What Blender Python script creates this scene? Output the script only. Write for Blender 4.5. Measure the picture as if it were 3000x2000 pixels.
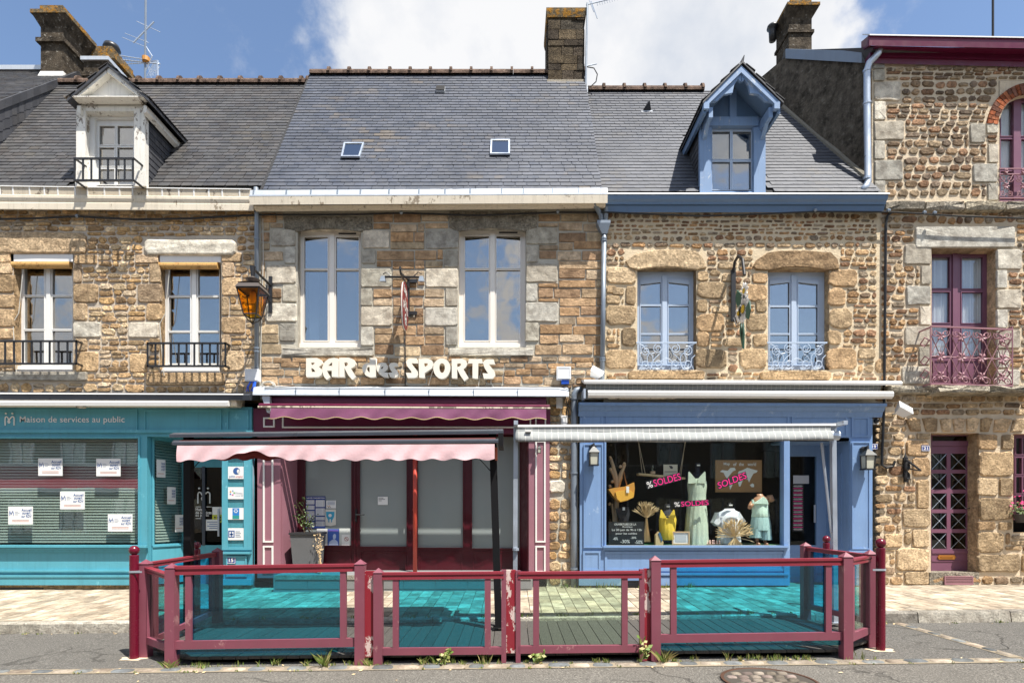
import bpy, bmesh, math, random
from mathutils import Vector, Matrix
R = random.Random(11)
scene = bpy.context.scene
COL = scene.collection
for o in list(bpy.data.objects): bpy.data.objects.remove(o)

# ------------------------------------------------------------------ camera, sky, sun, exposure
FPX, DCAM, CAMZ = 1650.0, 10.3, 1.6          # focal length in photo pixels, metres to the facades, eye height
cam = bpy.data.cameras.new('camera'); camo = bpy.data.objects.new('camera', cam); COL.objects.link(camo)
camo.location = (0, -DCAM, CAMZ); camo.rotation_euler = (math.pi/2, 0, 0)
cam.sensor_width = 36; cam.lens = FPX/3000*36; cam.shift_y = 500/3000
cam.clip_start = .05; cam.clip_end = 2000
scene.camera = camo
SUN_DIR = Vector((-.95, 1.0, -2.85)).normalized()      # the way the light travels
SUN_EL = math.asin(-SUN_DIR.z); SUN_ROT = math.atan2(-SUN_DIR.x, -SUN_DIR.y)
w = bpy.data.worlds.new('World'); scene.world = w; w.use_nodes = True
nt = w.node_tree; nt.nodes.clear()
def wn(t, **k):
    n = nt.nodes.new(t)
    for a, b in k.items(): setattr(n, a, b)
    return n
def wm(op, a, b=None, clamp=False):
    n = wn('ShaderNodeMath', operation=op, use_clamp=clamp)
    for i, x in enumerate((a, b)):
        if x is None: continue
        if isinstance(x, (int, float)): n.inputs[i].default_value = x
        else: nt.links.new(x, n.inputs[i])
    return n.outputs[0]
sky = wn('ShaderNodeTexSky', sky_type='NISHITA', sun_disc=False, sun_elevation=SUN_EL, sun_rotation=SUN_ROT, altitude=100, air_density=1.0, dust_density=.6, ozone_density=1.6)
tc = wn('ShaderNodeTexCoord')
def wnoise(scale, detail, rough, off=(0, 0, 0)):
    mp = wn('ShaderNodeMapping'); mp.inputs['Location'].default_value = off
    nt.links.new(tc.outputs['Generated'], mp.inputs['Vector'])
    n = wn('ShaderNodeTexNoise'); n.inputs['Scale'].default_value = scale; n.inputs['Detail'].default_value = detail; n.inputs['Roughness'].default_value = rough
    nt.links.new(mp.outputs[0], n.inputs['Vector']); return n.outputs['Fac']
def wdist(c):
    s = wn('ShaderNodeVectorMath', operation='DISTANCE'); nt.links.new(tc.outputs['Generated'], s.inputs[0])
    s.inputs[1].default_value = Vector(c).normalized(); return s.outputs['Value']
def wramp(x, a, b):
    n = wn('ShaderNodeMapRange', interpolation_type='SMOOTHSTEP'); nt.links.new(x, n.inputs['Value'])
    n.inputs['From Min'].default_value = a; n.inputs['From Max'].default_value = b; return n.outputs['Result']
billow = wnoise(5.0, 9, .58, (.3, 1.7, .4))
# one big cumulus above the roofs, and scattered ones of the same kind all round the sky
d0 = wdist((.13, 1, .98))
big = wramp(wm('ADD', wm('SUBTRACT', .375, d0), wm('MULTIPLY', wm('SUBTRACT', billow, .5), .42)), -.015, .055)
wisp = wm('MULTIPLY', wramp(wnoise(9, 8, .65, (2, .2, 5)), .58, .80), .3)
other = wm('MULTIPLY', wramp(wnoise(3.0, 10, .6, (7.037, 8.604, 9.073)), .47, .525), wramp(wdist((.0, 1, .85)), .62, .9))
mask = wm('MAXIMUM', wm('MAXIMUM', big, wisp), other)
shade = wnoise(4.2, 8, .55, (7, 3, 1))
cr = wn('ShaderNodeValToRGB'); nt.links.new(shade, cr.inputs['Fac'])
cr.color_ramp.elements[0].position = .34; cr.color_ramp.elements[0].color = (.60, .67, .78, 1)
cr.color_ramp.elements[1].position = .60; cr.color_ramp.elements[1].color = (1, 1, 1, 1)
gain = wn('ShaderNodeMix', data_type='RGBA', blend_type='MULTIPLY'); gain.inputs[0].default_value = 1
nt.links.new(cr.outputs[0], gain.inputs[6]); gain.inputs[7].default_value = (4.7, 4.72, 4.8, 1)
mx = wn('ShaderNodeMix', data_type='RGBA'); nt.links.new(mask, mx.inputs[0]); nt.links.new(sky.outputs[0], mx.inputs[6]); nt.links.new(gain.outputs[2], mx.inputs[7])
bg = wn('ShaderNodeBackground'); bg.inputs['Strength'].default_value = .115; nt.links.new(mx.outputs[2], bg.inputs['Color'])
wo = wn('ShaderNodeOutputWorld'); nt.links.new(bg.outputs[0], wo.inputs[0])
sl = bpy.data.lights.new('sun', 'SUN'); sl.energy = 5.0; sl.angle = math.radians(.5); sl.color = (1, .95, .87)
so = bpy.data.objects.new('sun', sl); COL.objects.link(so); so.rotation_euler = SUN_DIR.to_track_quat('-Z', 'Y').to_euler(); so.location = (6, -8, 20)
scene.view_settings.view_transform = 'Standard'; scene.view_settings.look = 'None'
scene.view_settings.exposure = .82; scene.view_settings.gamma = 1; scene.view_settings.use_curve_mapping = False
cy = scene.cycles; cy.max_bounces = 7; cy.diffuse_bounces = 3; cy.glossy_bounces = 3; cy.transmission_bounces = 4; cy.transparent_max_bounces = 14
cy.caustics_reflective = False; cy.caustics_refractive = False; cy.sample_clamp_indirect = 6

# ------------------------------------------------------------------ measuring: photo pixel + depth -> metres
def px(u, y): return (u-1500)*(y+DCAM)/FPX
def pz(v, y): return CAMZ+(1500-v)*(y+DCAM)/FPX
def P(u, v, y): return Vector((px(u, y), y, pz(v, y)))
def gx(x): return .012*x                                  # the street climbs gently to the right
def gp(x, y):                                             # pavement height, kerb to facade
    t = min(max((y+2.5)/2.5, 0), 1.1)
    return (.15+.012*x)*(1-t)+(.245+.0037*x)*t

# ------------------------------------------------------------------ objects
WL = {}
def wl(o): return WL.get(o.name, Vector((0, 0, 0)))
def tag(o, label=None, cat=None, group=None, kind=None):
    if label: o['label'] = label
    if cat: o['category'] = cat
    if group: o['group'] = group
    if kind: o['kind'] = kind
    return o
def thing(name, label, cat, loc=(0, 0, 0), group=None):
    o = bpy.data.objects.new(name, None); COL.objects.link(o); o.location = loc; o.empty_display_size = .2
    WL[o.name] = Vector(loc); return tag(o, label, cat, group)
def put(o, parent=None):
    COL.objects.link(o)
    if parent is not None:
        o.parent = parent; o.matrix_parent_inverse = Matrix.Translation(-wl(parent))
    return o
def mats(o, *ms):
    for m in ms: o.data.materials.append(m)
class MB:
    def __init__(s): s.v = []; s.f = []; s.m = []; s.mi = 0
    def add(s, vs, fs):
        n = len(s.v); s.v += [tuple(a) for a in vs]; s.f += [tuple(i+n for i in f) for f in fs]; s.m += [s.mi]*len(fs); return s
    def box(s, x0, x1, y0, y1, z0, z1):
        return s.add([(x0,y0,z0),(x1,y0,z0),(x1,y1,z0),(x0,y1,z0),(x0,y0,z1),(x1,y0,z1),(x1,y1,z1),(x0,y1,z1)],
            [(0,1,5,4),(1,2,6,5),(2,3,7,6),(3,0,4,7),(4,5,6,7),(3,2,1,0)])
    def pbox(s, u0, v0, u1, v1, y, th):                   # front face at depth y, seen at those pixels
        return s.box(px(u0,y), px(u1,y), y, y+th, pz(v1,y), pz(v0,y))
    def hexa(s, a, b):                                    # two quads (4 points each), front and back, counter-clockwise from the front
        return s.add(list(a)+list(b), [(0,1,2,3),(7,6,5,4),(0,4,5,1),(1,5,6,2),(2,6,7,3),(3,7,4,0)])
    def obox(s, A, B, th, z):                             # upright board from A to B (x,y), z = (bottomA, topA, bottomB, topB)
        A = Vector(A[:2]); B = Vector(B[:2]); n = (B-A).normalized(); n = Vector((n.y, -n.x))*th/2
        a0, a1, b0, b1 = z
        return s.hexa([(*(A+n),a0),(*(B+n),b0),(*(B+n),b1),(*(A+n),a1)], [(*(A-n),a0),(*(B-n),b0),(*(B-n),b1),(*(A-n),a1)])
    def prism(s, pts, y0, y1):                            # polygon in x,z (counter-clockwise from the front) from y0 back to y1
        n = len(pts)
        return s.add([(x,y0,z) for x,z in pts]+[(x,y1,z) for x,z in pts],
            [tuple(range(n)), tuple(range(2*n-1,n-1,-1))]+[(i,i+n,(i+1)%n+n,(i+1)%n) for i in range(n)])
    def pprism(s, pts, y, th):
        q = [(px(u,y), pz(v,y)) for u, v in pts]
        a = sum(q[i][0]*q[(i+1)%len(q)][1]-q[(i+1)%len(q)][0]*q[i][1] for i in range(len(q)))
        if a < 0: q.reverse()
        return s.prism(q, y, y+th)
    def slab(s, u0, v0, u1, v1, holes, y, th, inner=None):  # board with rectangular holes; inner = material index of the reveals
        hs = [(max(a,u0),max(b,v0),min(c,u1),min(d,v1)) for a,b,c,d in holes]
        hs = [h for h in hs if h[0] < h[2] and h[1] < h[3]]
        us = sorted({u0,u1,*[h[0] for h in hs],*[h[2] for h in hs]}); vs = sorted({v0,v1,*[h[1] for h in hs],*[h[3] for h in hs]})
        def solid(i, j):
            if i < 0 or j < 0 or i >= len(us)-1 or j >= len(vs)-1: return False
            cu, cv = (us[i]+us[i+1])/2, (vs[j]+vs[j+1])/2
            return not any(h[0]<cu<h[2] and h[1]<cv<h[3] for h in hs)
        for i in range(len(us)-1):
            for j in range(len(vs)-1):
                if not solid(i, j): continue
                x0, x1, z0, z1 = px(us[i],y), px(us[i+1],y), pz(vs[j+1],y), pz(vs[j],y); b = y+th
                s.add([(x0,y,z0),(x1,y,z0),(x1,y,z1),(x0,y,z1)], [(0,1,2,3)])
                s.add([(x0,b,z0),(x1,b,z0),(x1,b,z1),(x0,b,z1)], [(3,2,1,0)])
                k = s.mi
                if inner is not None: s.mi = inner
                if not solid(i-1,j): s.add([(x0,y,z0),(x0,y,z1),(x0,b,z1),(x0,b,z0)], [(0,1,2,3)])
                if not solid(i+1,j): s.add([(x1,y,z0),(x1,b,z0),(x1,b,z1),(x1,y,z1)], [(0,1,2,3)])
                if not solid(i,j-1): s.add([(x0,y,z1),(x1,y,z1),(x1,b,z1),(x0,b,z1)], [(0,1,2,3)])
                if not solid(i,j+1): s.add([(x0,y,z0),(x0,b,z0),(x1,b,z0),(x1,y,z0)], [(0,1,2,3)])
                s.mi = k
        return s
    def moulding(s, u0, v0, u1, v1, wd, y, th): return s.slab(u0, v0, u1, v1, [(u0+wd, v0+wd, u1-wd, v1-wd)], y, th)
    def strip(s, u0, u1, prof, dv=0, xref=0.0):           # moulding along the facade: prof = [(v, y)...] top to bottom at u0, dv = drop at u1
        xa, xb = px(u0, xref), px(u1, xref); n = len(prof)
        a = [(xa, y, pz(v, y)) for v, y in prof]; b = [(xb, y, pz(v+dv, y)) for v, y in prof]
        s.add(a+b, [(i, i+1, n+i+1, n+i) for i in range(n-1)]+[(n-1,0,n,2*n-1), tuple(range(n-1,-1,-1)), tuple(range(n,2*n))])
        return s
    def tube(s, pts, r, n=6, closed=False):
        pts = [Vector(p) for p in pts]; m = len(pts); rr = r if isinstance(r, (list, tuple)) else [r]*m
        rings = []; up = Vector((0, 0, 1)); nrm = None
        for i, p in enumerate(pts):
            t = (pts[min(i+1,m-1)]-pts[max(i-1,0)])
            if t.length < 1e-9: t = Vector((0,0,1))
            t.normalize()
            if nrm is None: nrm = t.orthogonal().normalized()
            else:
                nrm = nrm-t*nrm.dot(t)
                nrm = nrm.normalized() if nrm.length > 1e-6 else t.orthogonal().normalized()
            bn = t.cross(nrm); rings.append([p+(nrm*math.cos(2*math.pi*k/n)+bn*math.sin(2*math.pi*k/n))*rr[i] for k in range(n)])
        vs = [q for rg in rings for q in rg]
        fs = [(i*n+k, i*n+(k+1)%n, (i+1)*n+(k+1)%n, (i+1)*n+k) for i in range(m-1) for k in range(n)]
        fs += [tuple(range(n-1,-1,-1)), tuple((m-1)*n+k for k in range(n))]
        return s.add(vs, fs)
    def lathe(s, c, prof, n=16, sx=1, sy=1):              # prof = [(radius, z)] bottom to top
        vs = [(c[0]+r*sx*math.cos(2*math.pi*k/n), c[1]+r*sy*math.sin(2*math.pi*k/n), c[2]+z) for r, z in prof for k in range(n)]
        m = len(prof); fs = [(i*n+k, i*n+(k+1)%n, (i+1)*n+(k+1)%n, (i+1)*n+k) for i in range(m-1) for k in range(n)]
        return s.add(vs, fs+[tuple(range(n-1,-1,-1)), tuple((m-1)*n+k for k in range(n))])
    def loft(s, secs, n=16):                              # secs = [(cx, cy, z, rx, ry)]
        vs = [(cx+rx*math.cos(2*math.pi*k/n), cy+ry*math.sin(2*math.pi*k/n), z) for cx, cy, z, rx, ry in secs for k in range(n)]
        m = len(secs); fs = [(i*n+k, i*n+(k+1)%n, (i+1)*n+(k+1)%n, (i+1)*n+k) for i in range(m-1) for k in range(n)]
        return s.add(vs, fs+[tuple(range(n-1,-1,-1)), tuple((m-1)*n+k for k in range(n))])
    def build(s, name, mat, parent=None, smooth=False, kind=None, label=None, cat=None, group=None):
        me = bpy.data.meshes.new(name); me.from_pydata(s.v, [], s.f)
        ml = mat if isinstance(mat, (list, tuple)) else [mat]
        for m in ml: me.materials.append(m)
        if len(ml) > 1: me.polygons.foreach_set('material_index', s.m)
        if smooth: me.polygons.foreach_set('use_smooth', [True]*len(me.polygons))
        me.update()
        o = put(bpy.data.objects.new(name, me), parent)
        return tag(o, label, cat, group, kind)
def fix(o):                                               # outward normals for meshes with mixed winding
    bm = bmesh.new(); bm.from_mesh(o.data); bmesh.ops.recalc_face_normals(bm, faces=bm.faces); bm.to_mesh(o.data); bm.free(); return o
def arc(c, r, a0, a1, n=8): return [(c[0]+r*math.cos(math.radians(a0+(a1-a0)*i/n)), c[1]+r*math.sin(math.radians(a0+(a1-a0)*i/n))) for i in range(n+1)]

# flat lettering, turned into a mesh and fitted to the box or the parallelogram it fills in the place
def glyph_mesh(body, bold=0.0, extrude=0.0, space=1.0, align='CENTER', line=1.0):
    cu = bpy.data.curves.new('lettering', 'FONT'); cu.body = body; cu.size = 1; cu.offset = bold; cu.space_character = space; cu.align_x = align; cu.space_line = line
    cu.resolution_u = 4
    ob = bpy.data.objects.new('lettering', cu)
    me = bpy.data.meshes.new_from_object(ob); bpy.data.objects.remove(ob); bpy.data.curves.remove(cu)
    return me
def text(name, body, p0, p1, p2, mat, parent=None, bold=0.0, depth=0.0, align='CENTER', line=1.0, space=1.0, **tg):
    # p0 lower left, p1 lower right, p2 upper left of the lettering (world points)
    me = glyph_mesh(body, bold, 0, space, align, line)
    xs = [v.co.x for v in me.vertices]; ys = [v.co.y for v in me.vertices]
    x0, x1, y0, y1 = min(xs), max(xs), min(ys), max(ys); e1 = Vector(p1)-Vector(p0); e2 = Vector(p2)-Vector(p0)
    for v in me.vertices: v.co = Vector(p0)+e1*((v.co.x-x0)/(x1-x0))+e2*((v.co.y-y0)/max(y1-y0, 1e-6))
    if depth:
        bm = bmesh.new(); bm.from_mesh(me); n = e1.cross(e2).normalized()*depth
        r = bmesh.ops.extrude_face_region(bm, geom=bm.faces[:])
        for g in r['geom']:
            if isinstance(g, bmesh.types.BMVert): g.co += n
        bmesh.ops.recalc_face_normals(bm, faces=bm.faces); bm.to_mesh(me); bm.free()
    me.name = name; me.materials.clear(); me.materials.append(mat)
    return tag(put(bpy.data.objects.new(name, me), parent), **tg)
def ptext(name, body, u0, v0, u1, v1, y, mat, parent=None, **k):
    return text(name, body, P(u0, v1, y), P(u1, v1, y), P(u0, v0, y), mat, parent, **k)
def outline(name, loops, y, depth, mat, parent=None, smooth_pts=False):   # loops of photo pixels, holes included, as a solid letter
    cu = bpy.data.curves.new(name, 'CURVE'); cu.dimensions = '2D'; cu.fill_mode = 'BOTH'; cu.extrude = depth/2; cu.resolution_u = 3
    for lp in loops:
        sp = cu.splines.new('BEZIER' if smooth_pts else 'POLY')
        if smooth_pts:
            sp.bezier_points.add(len(lp)-1)
            for b, (u, v) in zip(sp.bezier_points, lp): b.co = (px(u, y), pz(v, y), 0); b.handle_left_type = b.handle_right_type = 'AUTO'
        else:
            sp.points.add(len(lp)-1)
            for b, (u, v) in zip(sp.points, lp): b.co = (px(u, y), pz(v, y), 0, 1)
        sp.use_cyclic_u = True
    ob = bpy.data.objects.new(name, cu); me = bpy.data.meshes.new_from_object(ob); bpy.data.objects.remove(ob); bpy.data.curves.remove(cu)
    for v in me.vertices: v.co = Vector((v.co.x, y+depth/2-v.co.z, v.co.y))
    me.materials.clear(); me.materials.append(mat)
    return put(bpy.data.objects.new(name, me), parent)

# ------------------------------------------------------------------ materials
class NT:
    def __init__(s, name):
        s.mat = bpy.data.materials.new(name); s.mat.use_nodes = True; s.nt = s.mat.node_tree
        s.b = s.nt.nodes['Principled BSDF']; s.out = s.nt.nodes['Material Output']
        s.pos = s.n('ShaderNodeNewGeometry').outputs['Position']
    def n(s, t, **k):
        x = s.nt.nodes.new(t)
        for a, b in k.items(): setattr(x, a, b)
        return x
    def set(s, inp, val):
        if isinstance(val, bpy.types.NodeSocket): s.nt.links.new(val, inp)
        else: inp.default_value = val
    def math(s, op, a, b=0.0, clamp=False):
        x = s.n('ShaderNodeMath', operation=op, use_clamp=clamp); s.set(x.inputs[0], a); s.set(x.inputs[1], b); return x.outputs[0]
    def noise(s, scale, detail=4, rough=.55, stretch=None, vec=None, dist=0):
        vec = vec or s.pos
        if stretch:
            m = s.n('ShaderNodeMapping'); m.inputs['Scale'].default_value = stretch; s.set(m.inputs['Vector'], vec); vec = m.outputs[0]
        x = s.n('ShaderNodeTexNoise'); s.set(x.inputs['Vector'], vec); x.inputs['Scale'].default_value = scale
        x.inputs['Detail'].default_value = detail; x.inputs['Roughness'].default_value = rough; x.inputs['Distortion'].default_value = dist
        return x.outputs['Fac']
    def voro(s, scale, stretch=None, out='Distance', feature='F1', vec=None):
        vec = vec or s.pos
        if stretch:
            m = s.n('ShaderNodeMapping'); m.inputs['Scale'].default_value = stretch; s.set(m.inputs['Vector'], vec); vec = m.outputs[0]
        x = s.n('ShaderNodeTexVoronoi', feature=feature); s.set(x.inputs['Vector'], vec); x.inputs['Scale'].default_value = scale; return x.outputs[out]
    def ramp(s, fac, stops, interp='LINEAR'):
        x = s.n('ShaderNodeValToRGB'); s.set(x.inputs[0], fac); e = x.color_ramp.elements; x.color_ramp.interpolation = interp
        while len(e) < len(stops): e.new(.5)
        for q, (p, c) in zip(e, stops):
            q.position = p; q.color = (*c, 1) if isinstance(c, (tuple, list)) else (c, c, c, 1)
        return x.outputs[0]
    def mix(s, fac, a, b, mode='MIX'):
        x = s.n('ShaderNodeMix', data_type='RGBA', blend_type=mode); s.set(x.inputs[0], fac)
        for i, c in ((6, a), (7, b)): s.set(x.inputs[i], (*c, 1) if isinstance(c, (tuple, list)) else c)
        return x.outputs[2]
    def rng(s, x, a, b, c=0.0, d=1.0):
        m = s.n('ShaderNodeMapRange'); s.set(m.inputs[0], x)
        for i, v in enumerate((a, b, c, d)): m.inputs[i+1].default_value = v
        return m.outputs[0]
    def bump(s, h, strength=.3, dist=.01, prev=None):
        x = s.n('ShaderNodeBump'); s.set(x.inputs['Height'], h); x.inputs['Strength'].default_value = strength; x.inputs['Distance'].default_value = dist
        if prev is not None: s.set(x.inputs['Normal'], prev)
        s.set(s.b.inputs['Normal'], x.outputs[0]); return x.outputs[0]
    def rand(s):
        return s.math('FRACT', s.math('ADD', s.n('ShaderNodeObjectInfo').outputs['Random'], s.n('ShaderNodeNewGeometry').outputs['Random Per Island']))
    def col(s, c): s.set(s.b.inputs['Base Color'], (*c, 1) if isinstance(c, (tuple, list)) else c)
    def fin(s, rough=.6, metal=0.0, spec=.5):
        s.set(s.b.inputs['Roughness'], rough); s.set(s.b.inputs['Metallic'], metal); s.set(s.b.inputs['Specular IOR Level'], spec); return s.mat
def mul(c, k): return tuple(min(1, x*k) for x in c)
def paint(name, c, rough=.5, var=.14, chip=None, amt=.5, cscale=9, metal=0.0, dirt=.25, dirtc=(.12, .10, .08), bump=.15):
    t = NT(name)
    k = t.mix(t.noise(2.3, 5), mul(c, 1-var), mul(c, 1+var))
    k = t.mix(t.math('MULTIPLY', t.rng(t.noise(1.0, 5, .65, (16, 16, .9)), .5, .8), dirt), k, dirtc)
    k = t.mix(t.math('MULTIPLY', t.rng(t.noise(38, 3, .7), .58, .75), dirt*.7), k, dirtc)
    h = t.noise(30, 4, .6)
    if chip:
        cf = t.rng(t.math('ADD', t.noise(cscale, 8, .72, (1, 1, .55)), t.math('MULTIPLY', t.math('SUBTRACT', t.noise(1.6, 2), .5), .5)), .68-amt*.2, .71-amt*.2)
        k = t.mix(cf, k, chip); h = t.math('SUBTRACT', h, cf)
    t.col(k); t.bump(h, bump, .004)
    return t.fin(t.rng(t.noise(6, 3), .3, .7, rough-.08, rough+.12), metal)
def plain(name, c, rough=.6, metal=0.0, var=.06, spec=.5):
    t = NT(name); t.col(t.mix(t.noise(9, 4), mul(c, 1-var), mul(c, 1+var))); return t.fin(rough, metal, spec)
def stone(name, cols, lichen=.25, speck_pit=.5, lc=(.075, .06, .045), bumps=.6, fine=30):
    t = NT(name); n = len(cols)
    base = t.ramp(t.rand(), [(i/(n-.001), c) for i, c in enumerate(cols)], 'CONSTANT')
    base = t.mix(t.rng(t.noise(6, 6, .65), .35, .65), t.mix(1.0, base, (.62, .57, .52), 'MULTIPLY'), t.mix(1.0, base, (1.25, 1.2, 1.12), 'MULTIPLY'))
    v = t.rng(t.math('FRACT', t.math('MULTIPLY', t.rand(), 17.31)), 0, 1, .66, 1.28); cv = t.n('ShaderNodeCombineColor')
    for q in range(3): t.set(cv.inputs[q], v)
    base = t.mix(1.0, base, cv.outputs[0], 'MULTIPLY')
    g = t.noise(fine, 6, .72)
    base = t.mix(t.math('MULTIPLY', t.rng(g, .52, .66), speck_pit*.7), base, lc)  # dark specks sit in the bump pits, putting pit shade into the colour
    base = t.mix(t.math('MULTIPLY', t.rng(g, .46, .36), speck_pit*.7), base, t.mix(1.0, base, (1.6, 1.56, 1.5), 'MULTIPLY'))  # paler grain, highlights put into the colour
    base = t.mix(t.math('MULTIPLY', t.rng(t.noise(11, 7, .72), .54, .72), lichen), base, lc)
    h = t.math('SUBTRACT', t.math('ADD', t.noise(14, 8, .72), t.math('MULTIPLY', t.noise(5, 3, .6), 1.2)), t.math('MULTIPLY', t.rng(g, .50, .66), .35))
    t.col(base); t.bump(h, min(1, bumps*1.5), .042)
    return t.fin(.92, 0, .2)
def mortar(name, c, lichen=.25):
    t = NT(name); k = t.mix(t.noise(4, 6, .65), mul(c, .78), mul(c, 1.15)); k = t.mix(t.math('MULTIPLY', t.rng(t.noise(14, 6, .7), .55, .75), lichen), k, (.14, .11, .08))
    t.col(k); t.bump(t.math('ADD', t.noise(28, 7, .75), t.noise(6, 3)), .7, .03); return t.fin(.95, 0, .2)
def slate(name, cols, lichen=(.36, .27, .15), amt=.5, white=.5):
    t = NT(name); n = len(cols)
    base = t.ramp(t.rand(), [(i/(n-.001), c) for i, c in enumerate(cols)], 'CONSTANT')
    base = t.mix(t.rng(t.noise(1.1, 4, .6), .35, .7), t.mix(1.0, base, (.78, .78, .8), 'MULTIPLY'), t.mix(1.0, base, (1.2, 1.18, 1.16), 'MULTIPLY'))
    r2 = t.math('FRACT', t.math('MULTIPLY', t.rand(), 37.7))
    big = t.rng(t.noise(.75, 3, .6), .54, .66)
    base = t.mix(t.math('MULTIPLY', t.math('MULTIPLY', t.rng(r2, .62, .8), big), amt), base, lichen)
    base = t.mix(t.math('MULTIPLY', t.rng(t.noise(11, 5, .7), .6, .74), .35*amt), base, lichen)
    base = t.mix(t.math('MULTIPLY', t.rng(t.voro(5.5), .045, .02), white), base, (.6, .6, .55))
    t.col(base); t.bump(t.noise(26, 5, .7, (1, 1, .35)), .35, .006); return t.fin(t.rng(t.noise(7, 3), .3, .7, .42, .68), 0, .45)
def glass(name, tint=(1, 1, 1), refl=.2, rough=.0, wav=.0, colr=(1, 1, 1)):
    t = NT(name); nt = t.nt; nt.nodes.remove(t.b)
    tr = t.n('ShaderNodeBsdfTransparent'); tr.inputs[0].default_value = (*tint, 1)
    gl = t.n('ShaderNodeBsdfGlossy'); gl.inputs['Roughness'].default_value = rough; gl.inputs[0].default_value = (*colr, 1)
    if wav:
        b = t.n('ShaderNodeBump'); t.set(b.inputs['Height'], t.noise(1.4, 2)); b.inputs['Strength'].default_value = wav; b.inputs['Distance'].default_value = .02; nt.links.new(b.outputs[0], gl.inputs['Normal'])
    ge = t.n('ShaderNodeNewGeometry'); dt = t.n('ShaderNodeVectorMath', operation='DOT_PRODUCT'); t.set(dt.inputs[0], ge.outputs['Normal']); t.set(dt.inputs[1], ge.outputs['Incoming'])
    f = t.math('POWER', t.math('SUBTRACT', 1.0, t.math('ABSOLUTE', dt.outputs['Value'])), 5.0)    # Schlick, the same from both sides
    f = t.math('ADD', t.math('MULTIPLY', f, .6), .03+refl, True)
    mxs = t.n('ShaderNodeMixShader'); t.set(mxs.inputs[0], f); nt.links.new(tr.outputs[0], mxs.inputs[1]); nt.links.new(gl.outputs[0], mxs.inputs[2]); nt.links.new(mxs.outputs[0], t.out.inputs[0])
    return t.mat

M = {}
M['rubble'] = stone('tan rubble stone', [(0.683,0.510,0.313),(0.550,0.380,0.214),(0.804,0.640,0.425),(0.478,0.335,0.197),(0.675,0.553,0.404),(0.606,0.408,0.205),(0.760,0.596,0.383)])
M['tanblock'] = stone('dressed tan granite', [(0.668,0.496,0.315),(0.588,0.429,0.261),(0.725,0.562,0.377),(0.631,0.483,0.335)], .12, .55)
M['blockwork'] = stone('rust brown blockwork', [(0.501,0.347,0.216),(0.566,0.421,0.278),(0.416,0.284,0.183),(0.589,0.480,0.334),(0.471,0.311,0.181),(0.540,0.433,0.315)], .15, .3, bumps=.42)
M['granite'] = stone('grey granite', [(0.579,0.562,0.504),(0.495,0.491,0.456),(0.631,0.592,0.514),(0.547,0.531,0.466)], .08, .42, (.14, .14, .14), .32, 62)
M['darkgranite'] = stone('weathered grey granite', [(0.450,0.425,0.362),(0.388,0.362,0.312),(0.500,0.463,0.375)], .5, .8, (.07,.065,.05), .7)
M['brownrubble'] = stone('mixed brown rubble', [(0.562,0.383,0.220),(0.374,0.226,0.143),(0.619,0.475,0.308),(0.350,0.264,0.191),(0.508,0.318,0.170),(0.459,0.383,0.292)], .25)
M['darkrubble'] = stone('dark brown rubble', [(0.382,0.275,0.180),(0.308,0.225,0.154),(0.445,0.350,0.243),(0.272,0.213,0.165),(0.369,0.226,0.143)], .3)
M['bigtan'] = stone('golden block stone', [(0.568,0.428,0.271),(0.516,0.366,0.222),(0.622,0.491,0.330),(0.458,0.352,0.228)], .22, .5)
M['mort1'] = mortar('buff lime mortar', (0.588,0.505,0.402)); M['mort2'] = mortar('grey lime mortar', (0.540,0.506,0.425)); M['mort3'] = mortar('cream lime mortar', (0.752,0.619,0.429), .12)
M['mort4'] = mortar('pale cream mortar', (0.713,0.589,0.428), .12)
M['chimstone'] = stone('lichened chimney stone', [(.095,.076,.052),(.075,.06,.045),(.115,.09,.058),(.085,.075,.06)], .6, .6, (.025,.02,.016), .8)
def lichen_mat(name, base, spots, amt=.5, orange=0.0):
    t = NT(name); k = t.mix(t.rng(t.noise(6, 7, .72), .34, .66), mul(base, .38), mul(base, 1.9))
    k = t.mix(t.math('MULTIPLY', t.rng(t.noise(3, 5, .65, (3, 3, .5)), .52, .72), .55), k, mul(base, 2.4))
    k = t.mix(t.math('MULTIPLY', t.rng(t.noise(12, 8, .75), .585, .64), amt), k, spots)
    if orange: k = t.mix(t.rng(t.noise(9, 8, .75), .49, .57), k, (.40, .19, .025))
    t.col(k); t.bump(t.noise(18, 8, .75), 1.0, .05); return t.fin(.95, 0, .2)
M['render'] = lichen_mat('dark weathered render', (.095,.080,.062), (.26,.24,.20), .6)
M['chimrender'] = lichen_mat('chimney render', (.062,.049,.035), (.36,.34,.30), .85)
M['caplichen'] = lichen_mat('lichen covered capstone', (.13,.10,.06), (.3,.28,.22), .3, 1.0)
M['slate1'] = slate('old grey slate', [(0.069,0.069,0.070),(0.055,0.055,0.058),(0.080,0.077,0.077),(0.063,0.059,0.058),(0.074,0.074,0.077)], (.13,.11,.075), .3)
M['slate2'] = slate('blue grey slate', [(.070,.080,.105),(.060,.070,.092),(.080,.089,.112),(.066,.075,.096),(.073,.081,.100)], (.18,.14,.09), .5, .6)
M['slate3'] = slate('smooth grey slate', [(.078,.085,.102),(.070,.077,.093),(.085,.091,.106),(.075,.081,.096)], (.14,.12,.085), .3)
M['slate0'] = slate('dark slate', [(.055,.057,.065),(.045,.047,.054),(.065,.067,.075)], (.12,.1,.07), .2, .15)
M['underlay'] = plain('dark roof underlay', (.03,.03,.032), .9)
M['ridge'] = lichen_mat('brown ridge tile', (.125,.085,.065), (.22,.19,.14), .4)
M['cream'] = paint('weathered cream paint', (.72,.64,.51), .6, .1, (.30,.24,.17), .42, 7, 0, .35)
M['creampeel'] = paint('peeling cream paint', (.60,.52,.40), .7, .12, (.20,.16,.12), .75, 9, 0, .4)
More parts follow.
